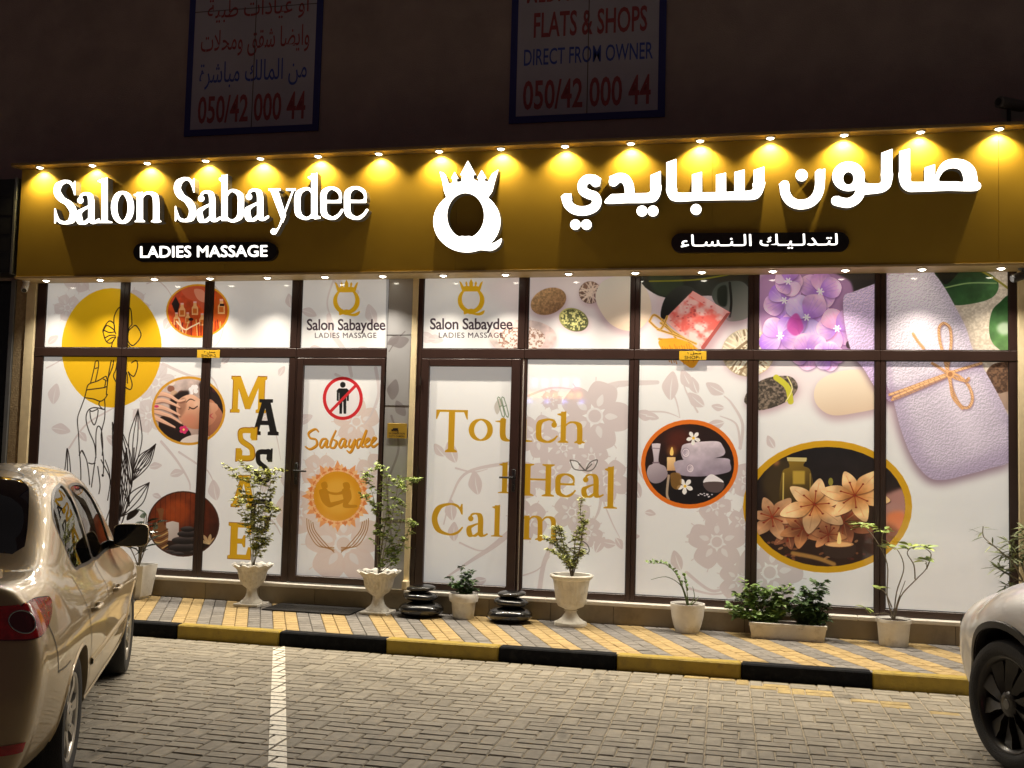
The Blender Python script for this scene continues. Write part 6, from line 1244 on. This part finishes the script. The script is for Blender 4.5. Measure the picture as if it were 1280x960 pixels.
def skin_patch(sk, outer, holes, name, m, parent, off=0.0, step=.045, side=1, thick=0, wstep=.14, sm=True, label=None):
    """panel of the skin bounded by (U, w) outlines"""
    outer = densify(outer, .03); holes = [densify(h, .03) for h in holes]; pts = []; ed = []
    for L in [outer]+holes:
        o = len(pts); pts += [Vector((float(p[0]), float(p[1])*.25)) for p in L]; ed += [(o+i, o+(i+1) % len(L)) for i in range(len(L))]
    x0, y0 = outer.min(0); x1, y1 = outer.max(0)
    for U in np.arange(x0+step*.5, x1, step):
        for w in np.arange(y0+wstep*.5, y1, wstep):
            if inpoly(outer, U, w) and not any(inpoly(h, U, w) for h in holes): pts.append(Vector((U, w*.25)))
    v2, e2, f2, _, _, _ = delaunay_2d_cdt(pts, ed, [], 0, 1e-5)
    V, Nn = [], []
    for v in v2:
        U, w = v.x, v.y*4; p = sk.at(U, w); n = sk.nrm(U, w); p = p+n*off; V.append((p[0], p[1]*side, p[2])); Nn.append((n[0], n[1]*side, n[2]))
    F = []
    for f in f2:
        cx = sum(v2[i].x for i in f)/3; cy = sum(v2[i].y for i in f)/3*4
        if inpoly(outer, cx, cy) and not any(inpoly(h, cx, cy) for h in holes):
            f = list(f); a, b, c = [Vector(V[i]) for i in f]; n = (b-a).cross(c-a)
            if n.dot(Vector(Nn[f[0]])) < 0: f = f[::-1]
            F.append(tuple(f))
    me = bpy.data.meshes.new(name); 
    used = sorted({i for f in F for i in f}); mp = {j: i for i, j in enumerate(used)}
    vv = [V[j] for j in used]; nn = [Nn[j] for j in used]; ff = [tuple(mp[i] for i in f) for f in F]
    me.from_pydata(vv, [], ff); me.materials.append(m); me.polygons.foreach_set('use_smooth', [True]*len(ff)); me.update()
    me.normals_split_custom_set_from_vertices(nn)
    o = bpy.data.objects.new(name, me); COL.objects.link(o); o.parent = parent
    if label: o['label'] = label
    return o
def strip(sk, pts, wd, name, m, parent, off=.0015, side=1, closed=False, hgt=0.0):
    """narrow band following a line on the skin; with hgt a raised moulding"""
    P = catmull(pts, 6, closed); mb = MB(); vs = []
    n = len(P)
    for i in range(n):
        p = sk.at(*P[i]); q = sk.at(*P[(i+1) % n if closed else min(i+1, n-1)]); r = sk.at(*P[i-1 if closed else max(i-1, 0)]); t = q-r; t /= np.linalg.norm(t)+1e-9; nn = sk.nrm(*P[i]); s_ = np.cross(t, nn)
        row = [p-s_*wd/2+nn*off, p-s_*wd*.3+nn*(off+hgt), p+s_*wd*.3+nn*(off+hgt), p+s_*wd/2+nn*off] if hgt else [p-s_*wd/2+nn*off, p+s_*wd/2+nn*off]
        vs += [(a[0], a[1]*side, a[2]) for a in row]
    k = 4 if hgt else 2; R = n if closed else n-1
    fs = [(i*k+j, i*k+j+1, ((i+1) % n)*k+j+1, ((i+1) % n)*k+j) for i in range(R) for j in range(k-1)]
    return mb.add(vs, fs).build(name, m, parent, smooth=True, fixn=False)
def wheel(parent, a, b, R, rr, width, style, side, rimM, steer=0):
    w = thing('w', 'w', 'w'); 
    for kk in list(w.keys()): del w[kk]
    w.name = 'wheel'; w.parent = parent; w.location = (a, b, R); w.rotation_euler = (0, 0, steer)
    s = side; hw = width/2
    T = MB().lathe([(rr, -hw*.86), (rr+.02, -hw*.96), (R-.05, -hw*1.04), (R-.018, -hw*.98), (R-.004, -hw*.80), (R, -hw*.4), (R, hw*.4), (R-.004, hw*.80), (R-.018, hw*.98), (R-.05, hw*1.04), (rr+.02, hw*.96), (rr, hw*.86)], n=72, axis='y', cap=False)
    T.build('tyre', mat('tyre_rubber', (.018, .018, .019), .7, bump=.5, bscale=150), w, smooth=35)
    gr = MB()
    for x in (-.5, 0, .5): gr.lathe([(R+.0008, hw*x-.004), (R+.0012, hw*x), (R+.0008, hw*x+.004)], n=72, axis='y')
    M_ = MB(); y = s*hw
    M_.lathe([(rr-.001, -s*hw*.8), (rr-.02, -s*hw*.7), (rr-.03, s*hw*.4), (rr-.016, y*.80), (rr-.002, y*.90), (rr+.006, y*.92), (rr+.007, y*.86)], n=72, axis='y', cap=False)
    M_.lathe([(rr-.03, -s*hw*.2), (.02, -s*hw*.2), (.02, -s*hw*.24)], n=40, axis='y', mi=1)
    n = 7 if style == 'silver' else 10
    for i in range(n):
        an = 2*PI*i/n+.2; c, sn = math.cos(an), math.sin(an)
        if style == 'silver': pr = [(.05, .030, .70), (.12, .026, .80), (rr-.06, .028, .86), (rr-.008, .042, .84)]
        else: pr = [(.06, .012, .86), (.12, .022, .88), (rr-.08, .042, .80), (rr-.012, .052, .78)]
        top, bot = [], []
        for (r, hwd, d) in pr:
            tw = 0 if style == 'silver' else (r-.06)*.28
            for sg in (-1, 1):
                x, z = r, sg*hwd+tw; dd = d-(0 if style == 'silver' else .16*(sg > 0)); top.append((x*c-z*sn, y*dd, x*sn+z*c)); bot.append((x*c-z*sn, y*(dd-.35), x*sn+z*c))
        v = top+bot; k = len(pr); o = 2*k; f = []
        for j in range(k-1): f += [(2*j, 2*j+1, 2*j+3, 2*j+2), (o+2*j, o+2*j+2, o+2*j+3, o+2*j+1), (2*j, 2*j+2, o+2*j+2, o+2*j), (2*j+1, o+2*j+1, o+2*j+3, 2*j+3)]
        M_.add(v, f)
    M_.lathe([(.072, y*.5), (.072, y*.80), (.06, y*.88), (.03, y*.90), (.001, y*.90)], n=32, axis='y')
    M_.build('rim', [rimM, mat('brake_dark', (.03, .03, .032), .5, .5)], w, smooth=38)
    if style == 'silver':
        bo = MB()
        for i in range(5): an = i*2*PI/5; bo.lathe([(.009, y*.88), (.008, y*.91), (.001, y*.915)], c=(.05*math.cos(an), 0, .05*math.sin(an)), n=8, axis='y')
        bo.build('wheel_bolts', steelM, w)
    else:
        cp = MB().lathe([(.028, y*.902), (.026, y*.925), (.001, y*.93)], n=24, axis='y'); cp.build('cap', mat('cap_grey', (.12, .12, .12), .3, .6), w, smooth=40)
    return w
def car_paint(name, c, metal, coat=1.0, rough=.35, flake=.1):
    m = mat(name, c, rough, metal, var=.03, vscale=2, coat=coat); b = m.node_tree.nodes['Principled BSDF']; b.inputs['Coat Roughness'].default_value = .04; return m
def circ(cx, cc, r, sk, a0, a1, n=26):
    """arch outline: points (U, w) on the circle around a wheel, from angle a0 to a1"""
    out = []
    for t in np.linspace(a0, a1, n): x, c = cx+r*math.cos(t), cc+r*math.sin(t); out.append((x, sk.w_of(x, max(c, .235))))
    return out
def build_car(C):
    sk = C['skin']; t = thing(C['name'], C['label'], 'car', C['loc'], C['rz']); paint = C['paint']
    root = t; A0, A1 = sk.a[0], sk.a[-1]; Rw = C['R']; wb = C['wb']; ar = C['arch']
    E0, E1 = A0-PI/4*1.0+.0, A1+PI/4   # ends of the parameter range (theta = pi/2)
    E0, E1 = A0-.5*PI/2, A1+.5*PI/2
    wl = 1.35
    def side_w(pts): return [(a, sk.w_of(a, c)) for a, c in pts]
    gls = MATS['side_glass']; tint = MATS['dark_tint']; blk = blackM
    for s in (1, -1):
        # outline of half the body with wheel arches cut from its lower edge
        low = [(E0, wl)]
        def arch(cx):
            pts = []
            for tt in np.linspace(PI*1.0, 0, 30):
                x, c = cx+ar*math.cos(tt), Rw+ar*math.sin(tt)*C.get('archy', 1); pts.append((x, sk.w_of(x, c)))
            return pts
        ra, fa = arch(0), arch(wb)
        low += [(A0, wl), (ra[0][0], wl)]+ra+[(ra[-1][0], wl), (fa[0][0], wl)]+fa+[(fa[-1][0], wl), (A1, wl), (E1, wl)]
        outer = low+[(E1, sk.n-1.0), (E0, sk.n-1.0)]
        holes = [np.array(catmull(side_w(h), 5, True)) for h in C['windows']]
        holes += [np.array(C['rear_glass']), np.array(C['screen'])]
        b = skin_patch(sk, np.array(outer), holes, 'body' , paint, root, side=s)
        for h in C['windows']:
            hp = catmull(side_w(h), 5, True); g = skin_patch(sk, hp, [], 'side_window', gls, root, off=-.006, side=s)
            strip(sk, side_w(h), .018, 'window_seal', blk, g, off=.001, side=s, closed=True)
        skin_patch(sk, np.array(C['rear_glass']), [], 'rear_window', tint, root, off=-.003, side=s)
        skin_patch(sk, np.array(C['screen']), [], 'windscreen', tint, root, off=-.003, side=s)
        for ln in C['seams']:
            strip(sk, [(a, sk.w_of(a, c)) for a, c in ln], .009, 'panel_gap', blk, root, off=.0012, side=s)
        for ln in C.get('useams', []): strip(sk, ln, .009, 'panel_gap', blk, root, off=.0012, side=s)
        for ln, wd, hg, mm in C.get('mould', []): strip(sk, [(a, sk.w_of(a, c)) for a, c in ln], wd, 'side_moulding', mm or paint, root, off=.0, side=s, hgt=hg)
        for cx in (0, wb):   # arch lip and liner
            mb = MB(); vs = []; N_ = 30
            for tt in np.linspace(PI*1.02, -PI*.02, N_):
                x, c = cx+ar*math.cos(tt), Rw+ar*math.sin(tt)*C.get('archy', 1); w = sk.w_of(x, c); p = sk.at(x, w); n = sk.nrm(x, w)
                o = p+n*C.get('lip', .006); c2 = (cx+(ar+C.get('lipw', .012))*math.cos(tt), Rw+(ar+C.get('lipw', .012))*math.sin(tt)*C.get('archy', 1)); p2 = sk.at(c2[0], sk.w_of(*c2))
                n2 = sk.nrm(c2[0], sk.w_of(*c2)); q2 = p2+n2*C.get('lip', .006); q3 = sk.at(cx+(ar+C.get('lipw', .012)+.006)*math.cos(tt), sk.w_of(cx+(ar+C.get('lipw', .012)+.006)*math.cos(tt), Rw+(ar+C.get('lipw', .012)+.006)*math.sin(tt)*C.get('archy', 1)))
                vs += [(q3[0], q3[1]*s, q3[2]), (q2[0], q2[1]*s, q2[2]), (o[0], o[1]*s, o[2]), (x, (p[1]-.05)*s, c)]
            mb.add(vs, [(i*4+j, i*4+j+1, i*4+5+j, i*4+4+j) for i in range(N_-1) for j in range(3)]); mb.build('wheel_arch', C.get('lipM') or paint, root, smooth=30, fixn=False)
            l = MB(); vs = []
            for tt in np.linspace(PI*1.1, -PI*.1, 24):
                x, c = cx+(ar+.004)*math.cos(tt), Rw+(ar+.004)*math.sin(tt)*C.get('archy', 1); yb = sk.at(x, sk.w_of(x, max(c, .25)))[1]-.045; vs += [(x, yb*s, c), (x, (yb-.38)*s, c)]
            l.add(vs, [(i*2, i*2+1, i*2+3, i*2+2) for i in range(23)]); l.add([(cx+.5*math.cos(tt), .45*s, Rw+.45*math.sin(tt)) for tt in np.linspace(PI, 0, 16)]+[(cx, .45*s, .2)], [tuple(range(17))]); l.build('arch_liner', blk, root)
            wheel(root, cx, s*(C['track']), Rw, C['rim'], C['tyre'], C['style'], s, C['rimM'], C.get('steer', 0) if cx else 0)
        for (a, c) in C['handles']:
            w = sk.w_of(a, c); p = sk.at(a, w); n = sk.nrm(a, w); h = MB()
            for q in range(1): pass
            Pth = [(a-.10, p[1]+.004, c), (a-.085, p[1]+.032, c+.004), (a, p[1]+.040, c+.008), (a+.085, p[1]+.032, c+.004), (a+.10, p[1]+.004, c)]
            h.tube([(x, y*s, z) for x, y, z in catmull(Pth, 4)], .0135, 10); h.build('door_handle', C.get('handleM') or paint, root, smooth=True)
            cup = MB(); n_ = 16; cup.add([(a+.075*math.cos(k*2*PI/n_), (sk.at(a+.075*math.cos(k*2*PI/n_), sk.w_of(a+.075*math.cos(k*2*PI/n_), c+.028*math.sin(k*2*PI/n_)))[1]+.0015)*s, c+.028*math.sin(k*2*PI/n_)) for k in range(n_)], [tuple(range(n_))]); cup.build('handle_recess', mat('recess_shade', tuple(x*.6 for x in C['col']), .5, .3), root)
        # mirror
        a, c = C['mirror']; p = sk.at(a, sk.w_of(a, c)); y0 = p[1]
        mt = bpy.data.objects.new('door_mirror', None); COL.objects.link(mt); mt.parent = root; mt.location = (a, 0, c)
        hs = MB(); n_ = 20; rings = []
        for q, (dx, f) in enumerate([(-.055, .96), (-.05, 1.0), (.0, .98), (.05, .80), (.08, .45), (.088, .1)]):
            rings.append([(dx, (y0+.155+f*.115*np.sign(math.cos(th))*abs(math.cos(th))**.42)*s, .045+f*.078*np.sign(math.sin(th))*abs(math.sin(th))**.42) for th in np.linspace(0, 2*PI, n_, endpoint=False)])
        vs = [v for r in rings for v in r]; hs.add(vs, [(i*n_+j, i*n_+(j+1) % n_, (i+1)*n_+(j+1) % n_, (i+1)*n_+j) for i in range(5) for j in range(n_)]+[tuple(5*n_+j for j in range(n_))])
        hs.build('mirror_housing', paint, mt, smooth=60)
        f = .9; gl = MB(); gl.add([(-.056, (y0+.155+.106*np.sign(math.cos(th))*abs(math.cos(th))**.42)*s, .045+.070*np.sign(math.sin(th))*abs(math.sin(th))**.42) for th in np.linspace(0, 2*PI, n_, endpoint=False)], [tuple(range(n_))]); gl.build('mirror_glass', MATS['mirror_dark'], mt)
        MB().tube([(0, (y0-.03)*s, -.03), (0, (y0+.05)*s, -.02), (0, (y0+.12)*s, .0)], [.035, .028, .024], 10).build('mirror_arm', blk, mt, smooth=True)
    # underside, cabin, number plates
    MB().box(A0+.1, A1-.05, -.70, .70, .19, .26).build('underbody', blk, root)
    cab = MB(); seatM = mat('dark_cloth', (.04, .035, .03), .9)
    for (x, y) in C['seats']:
        cab.box(x-.25, x+.25, y-.24, y+.24, .35, .58, bev=.05); cab.box(x-.34, x-.20, y-.24, y+.24, .55, 1.08, bev=.05); cab.box(x-.33, x-.23, y-.12, y+.12, 1.10, 1.28, bev=.03)
    cab.build('seats', seatM, root); MB().box(C['dash'], C['dash']+.35, -.66, .66, .6, .96, bev=.05).build('dashboard', seatM, root)
    MB().lathe([(.18, -.012), (.19, 0), (.18, .012)], c=(0, 0, 0), n=24, axis='x').build('steering_wheel', blk, root, loc=(C['dash']-.12, -.35, .92))
    return t
glass_mat('side_glass', (.50, .50, .47), .82, .01)
mat('dark_tint', (.006, .006, .009), .06, spec=.6, coat=1); mat('mirror_dark', (.02, .02, .024), .05, .3, coat=1)
redM = mat('red_lamp', (.55, .010, .016), .12, coat=1, var=.3, vscale=30); redD = mat('dark_red_lamp', (.13, .006, .012), .08, coat=1)
chromeM = mat('chrome', (.6, .6, .58), .12, 1.0)
beige = car_paint('beige_car_paint', (.47, .355, .195), .25, rough=.42, coat=.8)
def R8_(zb, w1, w2, w3, z3, w4, z4, w5, z5, w6, z6, z7): return [(0, zb), (w1, zb), (w2, .29), (w3, z3), (w4, z4), (w5, z5), (w6, z6), (0, z7)]
k_ = 1.045
def tall(st): return [(a, [(b, c*k_) for b, c in P]) for a, P in st]
sed = tall([(-.80, R8_(.22, .62, .76, .835, .55, .84, .78, .745, .985, .55, 1.045, 1.055)), (-.45, R8_(.20, .64, .80, .865, .55, .868, .78, .775, 1.005, .56, 1.065, 1.08)), (-.18, R8_(.19, .65, .82, .87, .55, .875, .78, .785, .985, .575, 1.17, 1.205)), (.18, R8_(.18, .66, .83, .872, .55, .88, .78, .79, .965, .575, 1.335, 1.375)),
            (.60, R8_(.18, .66, .835, .875, .55, .882, .78, .795, .955, .57, 1.42, 1.46)), (1.2, R8_(.18, .66, .835, .875, .55, .882, .78, .79, .945, .57, 1.44, 1.485)), (1.65, R8_(.18, .66, .835, .875, .55, .88, .77, .78, .93, .575, 1.405, 1.455)), (2.1, R8_(.18, .66, .83, .872, .55, .875, .76, .765, .915, .60, 1.24, 1.29)),
            (2.5, R8_(.18, .66, .82, .868, .55, .868, .75, .75, .90, .60, 1.05, 1.09)), (2.75, R8_(.18, .66, .81, .86, .55, .855, .74, .73, .885, .55, .965, .99)), (3.15, R8_(.19, .62, .77, .82, .53, .81, .70, .66, .83, .45, .895, .91))])
skS = Skin(sed, .22, .36, .42, .5, rake_r=lambda c: .10*max(0, (c-.62))/.5 if c < 1.0 else .07, rake_f=lambda c: -.25*max(0, c-.5))
W_ = lambda a, c: (a, skS.w_of(a, c))
rg = [(-.33, 7), (-.33, 6.3), (-.31, 5.95), (-.22, 5.86), (.30, 6.10), (.40, 6.22), (.42, 6.5), (.42, 7)]
ws = [(1.72, 7), (1.72, 6.3), (1.80, 6.12), (2.35, 6.02), (2.47, 6.2), (2.50, 7)]
z_ = k_
C1 = dict(name='beige_sedan', label='beige four-door sedan parked nose-in at the left edge, seen from behind', loc=(-4.09, -5.60, 0), rz=math.radians(90+26.9), skin=skS, paint=beige, col=(.47, .36, .20), R=.315, wb=2.6, arch=.352, archy=1.0, track=.755, rim=.212, tyre=.195, style='silver', rimM=mat('alloy_rim', (.50, .48, .44), .3, .85),
          windows=[[(.22, 1.085*z_), (.29, .985*z_), (.45, .975*z_), (.86, .965*z_), (.90, 1.0*z_), (.80, 1.36*z_), (.66, 1.385*z_), (.40, 1.335*z_), (.19, 1.22*z_)], [(.97, .965*z_), (1.5, .955*z_), (2.02, .945*z_), (2.06, .965*z_), (1.86, 1.14*z_), (1.60, 1.31*z_), (1.34, 1.375*z_), (.96, 1.375*z_), (.90, 1.33*z_), (.93, 1.1*z_)]],
          rear_glass=rg, screen=ws,
          seams=[[(.93, 1.42*z_), (.935, 1.1*z_), (.94, .8), (.93, .5), (.92, .32)], [(.12, .96*z_), (.14, .85), (.22, .74), (.36, .62), (.42, .45), (.44, .33)], [(2.12, .93*z_), (2.16, .7), (2.12, .45), (2.10, .32)], [(-.60, .66), (-.45, .655), (-.345, .66)], [(-.72, .90), (-.66, .80), (-.60, .66)]],
          useams=[[(-.80, 6.35), (-.5, 6.30), (-.22, 6.25)], [(2.62, 5.6), (3.0, 5.55)], [(.42, 6.25), (.47, 6.22), (.56, 6.3), (.62, 6.6)]],
          mould=[([(.44, .505), (.9, .50), (1.4, .50), (2.05, .50)], .042, .012, None), ([(.40, .30), (1.2, .295), (2.2, .295)], .06, .01, None)], handles=[(.32, .815), (1.22, .80)], mirror=(1.93, .985*z_+.0), seats=[(1.25, .36), (1.25, -.36), (.3, .36), (.3, -.36)], dash=1.85, steer=0)
car1 = build_car(C1)
for s in (1, -1):
    # tail lamp wrapping the corner, with its ringed round lens
    lm = [(-.60, skS.w_of(-.60, .985)), (-.68, skS.w_of(-.68, 1.0)), (-.80, skS.w_of(-.79, 1.005)), (-1.05, skS.w_of(-.79, 1.0)), (-1.36, skS.w_of(-.79, .995)), (-1.40, skS.w_of(-.79, .95)), (-1.38, skS.w_of(-.79, .885)), (-1.10, skS.w_of(-.79, .865)), (-.86, skS.w_of(-.79, .872)), (-.74, skS.w_of(-.74, .895)), (-.65, skS.w_of(-.65, .935))]
    L_1 = skin_patch(skS, catmull(lm, 5, True), [], 'tail_lamp', redM, car1, off=.012, side=s, step=.02, wstep=.05)
    strip(skS, lm, .012, 'lamp_edge', redD, L_1, off=.010, side=s, closed=True)
    wc = skS.w_of(-.79, .935); el = [(-1.05+.115*math.cos(a), wc+.20*math.sin(a)) for a in np.linspace(0, 2*PI, 24, endpoint=False)]
    skin_patch(skS, np.array(el), [], 'round_lens', redD, L_1, off=.016, side=s, step=.02, wstep=.05); strip(skS, el, .006, 'chrome_ring', chromeM, L_1, off=.016, side=s, closed=True, hgt=.004)
    wr = skS.w_of(-.79, .42); skin_patch(skS, np.array([(-.93, wr-.07), (-1.28, wr-.07), (-1.28, wr+.07), (-.93, wr+.07)]), [], 'reflector', redM, car1, off=.006, side=s, step=.02, wstep=.05)
MB().box(-1.045, -1.02, -.26, .26, .62, .74, bev=.004).build('number_plate', mat('plate_white', (.6, .6, .58), .5), car1)
sp = MB(); P = [(-.96, y, 1.125+.02*math.cos(y*2)) for y in np.linspace(-.66, .66, 14)]
for i, p in enumerate(P): pass
sp.add([(x+dx, y, z+dz) for (x, y, z) in P for dx, dz in ((-.05, .012), (.10, .022), (.11, -.015), (-.03, -.012))], [(i*4+j, i*4+(j+1) % 4, i*4+4+(j+1) % 4, i*4+4+j) for i in range(13) for j in range(4)]+[(0, 1, 2, 3), (52, 53, 54, 55)]); sp.build('boot_spoiler', beige, car1, smooth=30)

# white crossover, only its front left corner is in the frame
wp = car_paint('white_car_paint', (.86, .85, .83), .0, rough=.3)
def Q8(zb, w1, w2, w3, z3, w4, z4, w5, z5, w6, z6, z7): return [(0, zb), (w1, zb), (w2, .33), (w3, z3), (w4, z4), (w5, z5), (w6, z6), (0, z7)]
suv = [(-.75, Q8(.27, .66, .80, .88, .62, .89, .86, .80, 1.10, .62, 1.22, 1.26)), (-.2, Q8(.22, .70, .86, .93, .62, .94, .86, .83, 1.12, .62, 1.42, 1.47)), (.5, Q8(.20, .72, .88, .935, .62, .945, .86, .85, 1.10, .64, 1.54, 1.59)), (1.2, Q8(.20, .72, .88, .935, .62, .945, .86, .85, 1.08, .64, 1.59, 1.635)), (1.8, Q8(.20, .72, .88, .935, .62, .945, .86, .84, 1.05, .64, 1.52, 1.57)),
       (2.3, Q8(.20, .72, .88, .94, .60, .95, .84, .83, 1.02, .66, 1.24, 1.30)), (2.7, Q8(.20, .70, .88, .95, .62, .958, .86, .84, 1.035, .62, 1.09, 1.13)), (3.1, Q8(.21, .66, .86, .94, .60, .942, .83, .78, .985, .5, 1.03, 1.045)), (3.32, Q8(.22, .62, .79, .87, .57, .865, .77, .70, .90, .42, .94, .95))]
skT = Skin(suv, .25, .31, .45, .55, rake_f=lambda c: -.35*max(0, c-.55))
rgT = [(-.45, 7), (-.45, 6.3), (-.38, 6.0), (-.05, 5.95), (.08, 6.3), (.1, 7)]; wsT = [(1.62, 7), (1.62, 6.3), (1.72, 6.1), (2.35, 6.02), (2.48, 6.2), (2.52, 7)]
C2 = dict(name='white_crossover', label='white crossover with black wheels, only its front corner inside the right edge', loc=(3.39, -5.81, 0), rz=math.radians(90+22.4), skin=skT, paint=wp, col=(.74, .73, .70), R=.36, wb=2.89, arch=.415, archy=1.02, track=.825, rim=.262, tyre=.25, style='black', rimM=mat('black_rim', (.035, .033, .031), .28, .4),
          windows=[[(.1, 1.15), (.9, 1.12), (.92, 1.2), (.85, 1.46), (.5, 1.44), (.2, 1.33)], [(1.0, 1.115), (2.2, 1.07), (2.15, 1.15), (1.7, 1.42), (1.3, 1.48), (1.0, 1.48)]], rear_glass=rgT, screen=wsT,
          seams=[[(.96, 1.5), (.97, 1.1), (.98, .6), (.96, .4)], [(2.30, 1.03), (2.34, .8), (2.32, .5), (2.30, .36)]], useams=[[(2.45, 6.0), (2.7, 5.55), (3.1, 5.5), (3.3, 5.6)]], mould=[], handles=[(.35, .93), (1.35, .92)], mirror=(1.95, 1.08), seats=[(1.25, .38), (1.25, -.38), (.3, .38), (.3, -.38)], dash=1.9, lip=.012, lipw=.034, steer=math.radians(0))
C2['lipM'] = mat('black_arch_trim', (.022, .021, .020), .5)
car2 = build_car(C2)

hl = mat('headlamp_lens', (.25, .26, .27), .08, .4, coat=1)
for s in (1, -1):
    wc0, wc1 = skT.w_of(3.3, .66), skT.w_of(3.3, .76); L_1 = skin_patch(skT, catmull([(3.48, wc1), (3.60, wc0+.1), (3.80, wc0), (3.92, wc0+.1), (3.86, wc1), (3.66, wc1+.12)], 5, True), [], 'headlight', hl, car2, off=.006, side=s, step=.03, wstep=.06)

# ------------------------------------------------------------------ groups for things that come more than once
for base, phrase in {'fluted_urn': 'fluted urns on the pavement', 'stone_stack': 'stacks of black pebbles', 'wall_banner': 'banners on the upper wall', 'shop_number_plate': 'yellow shop number plates', 'security_camera': 'security cameras on the shopfront',
                     'potted_shrub': 'shrubs in the fluted urns', 'flower_pot': 'white round pots on the pavement', 'trough_bush': 'bushes in the long trough'}.items():
    for o in bpy.data.objects:
        if o.parent is None and o.get('category') and o.name.split('.')[0] == base: o['group'] = phrase
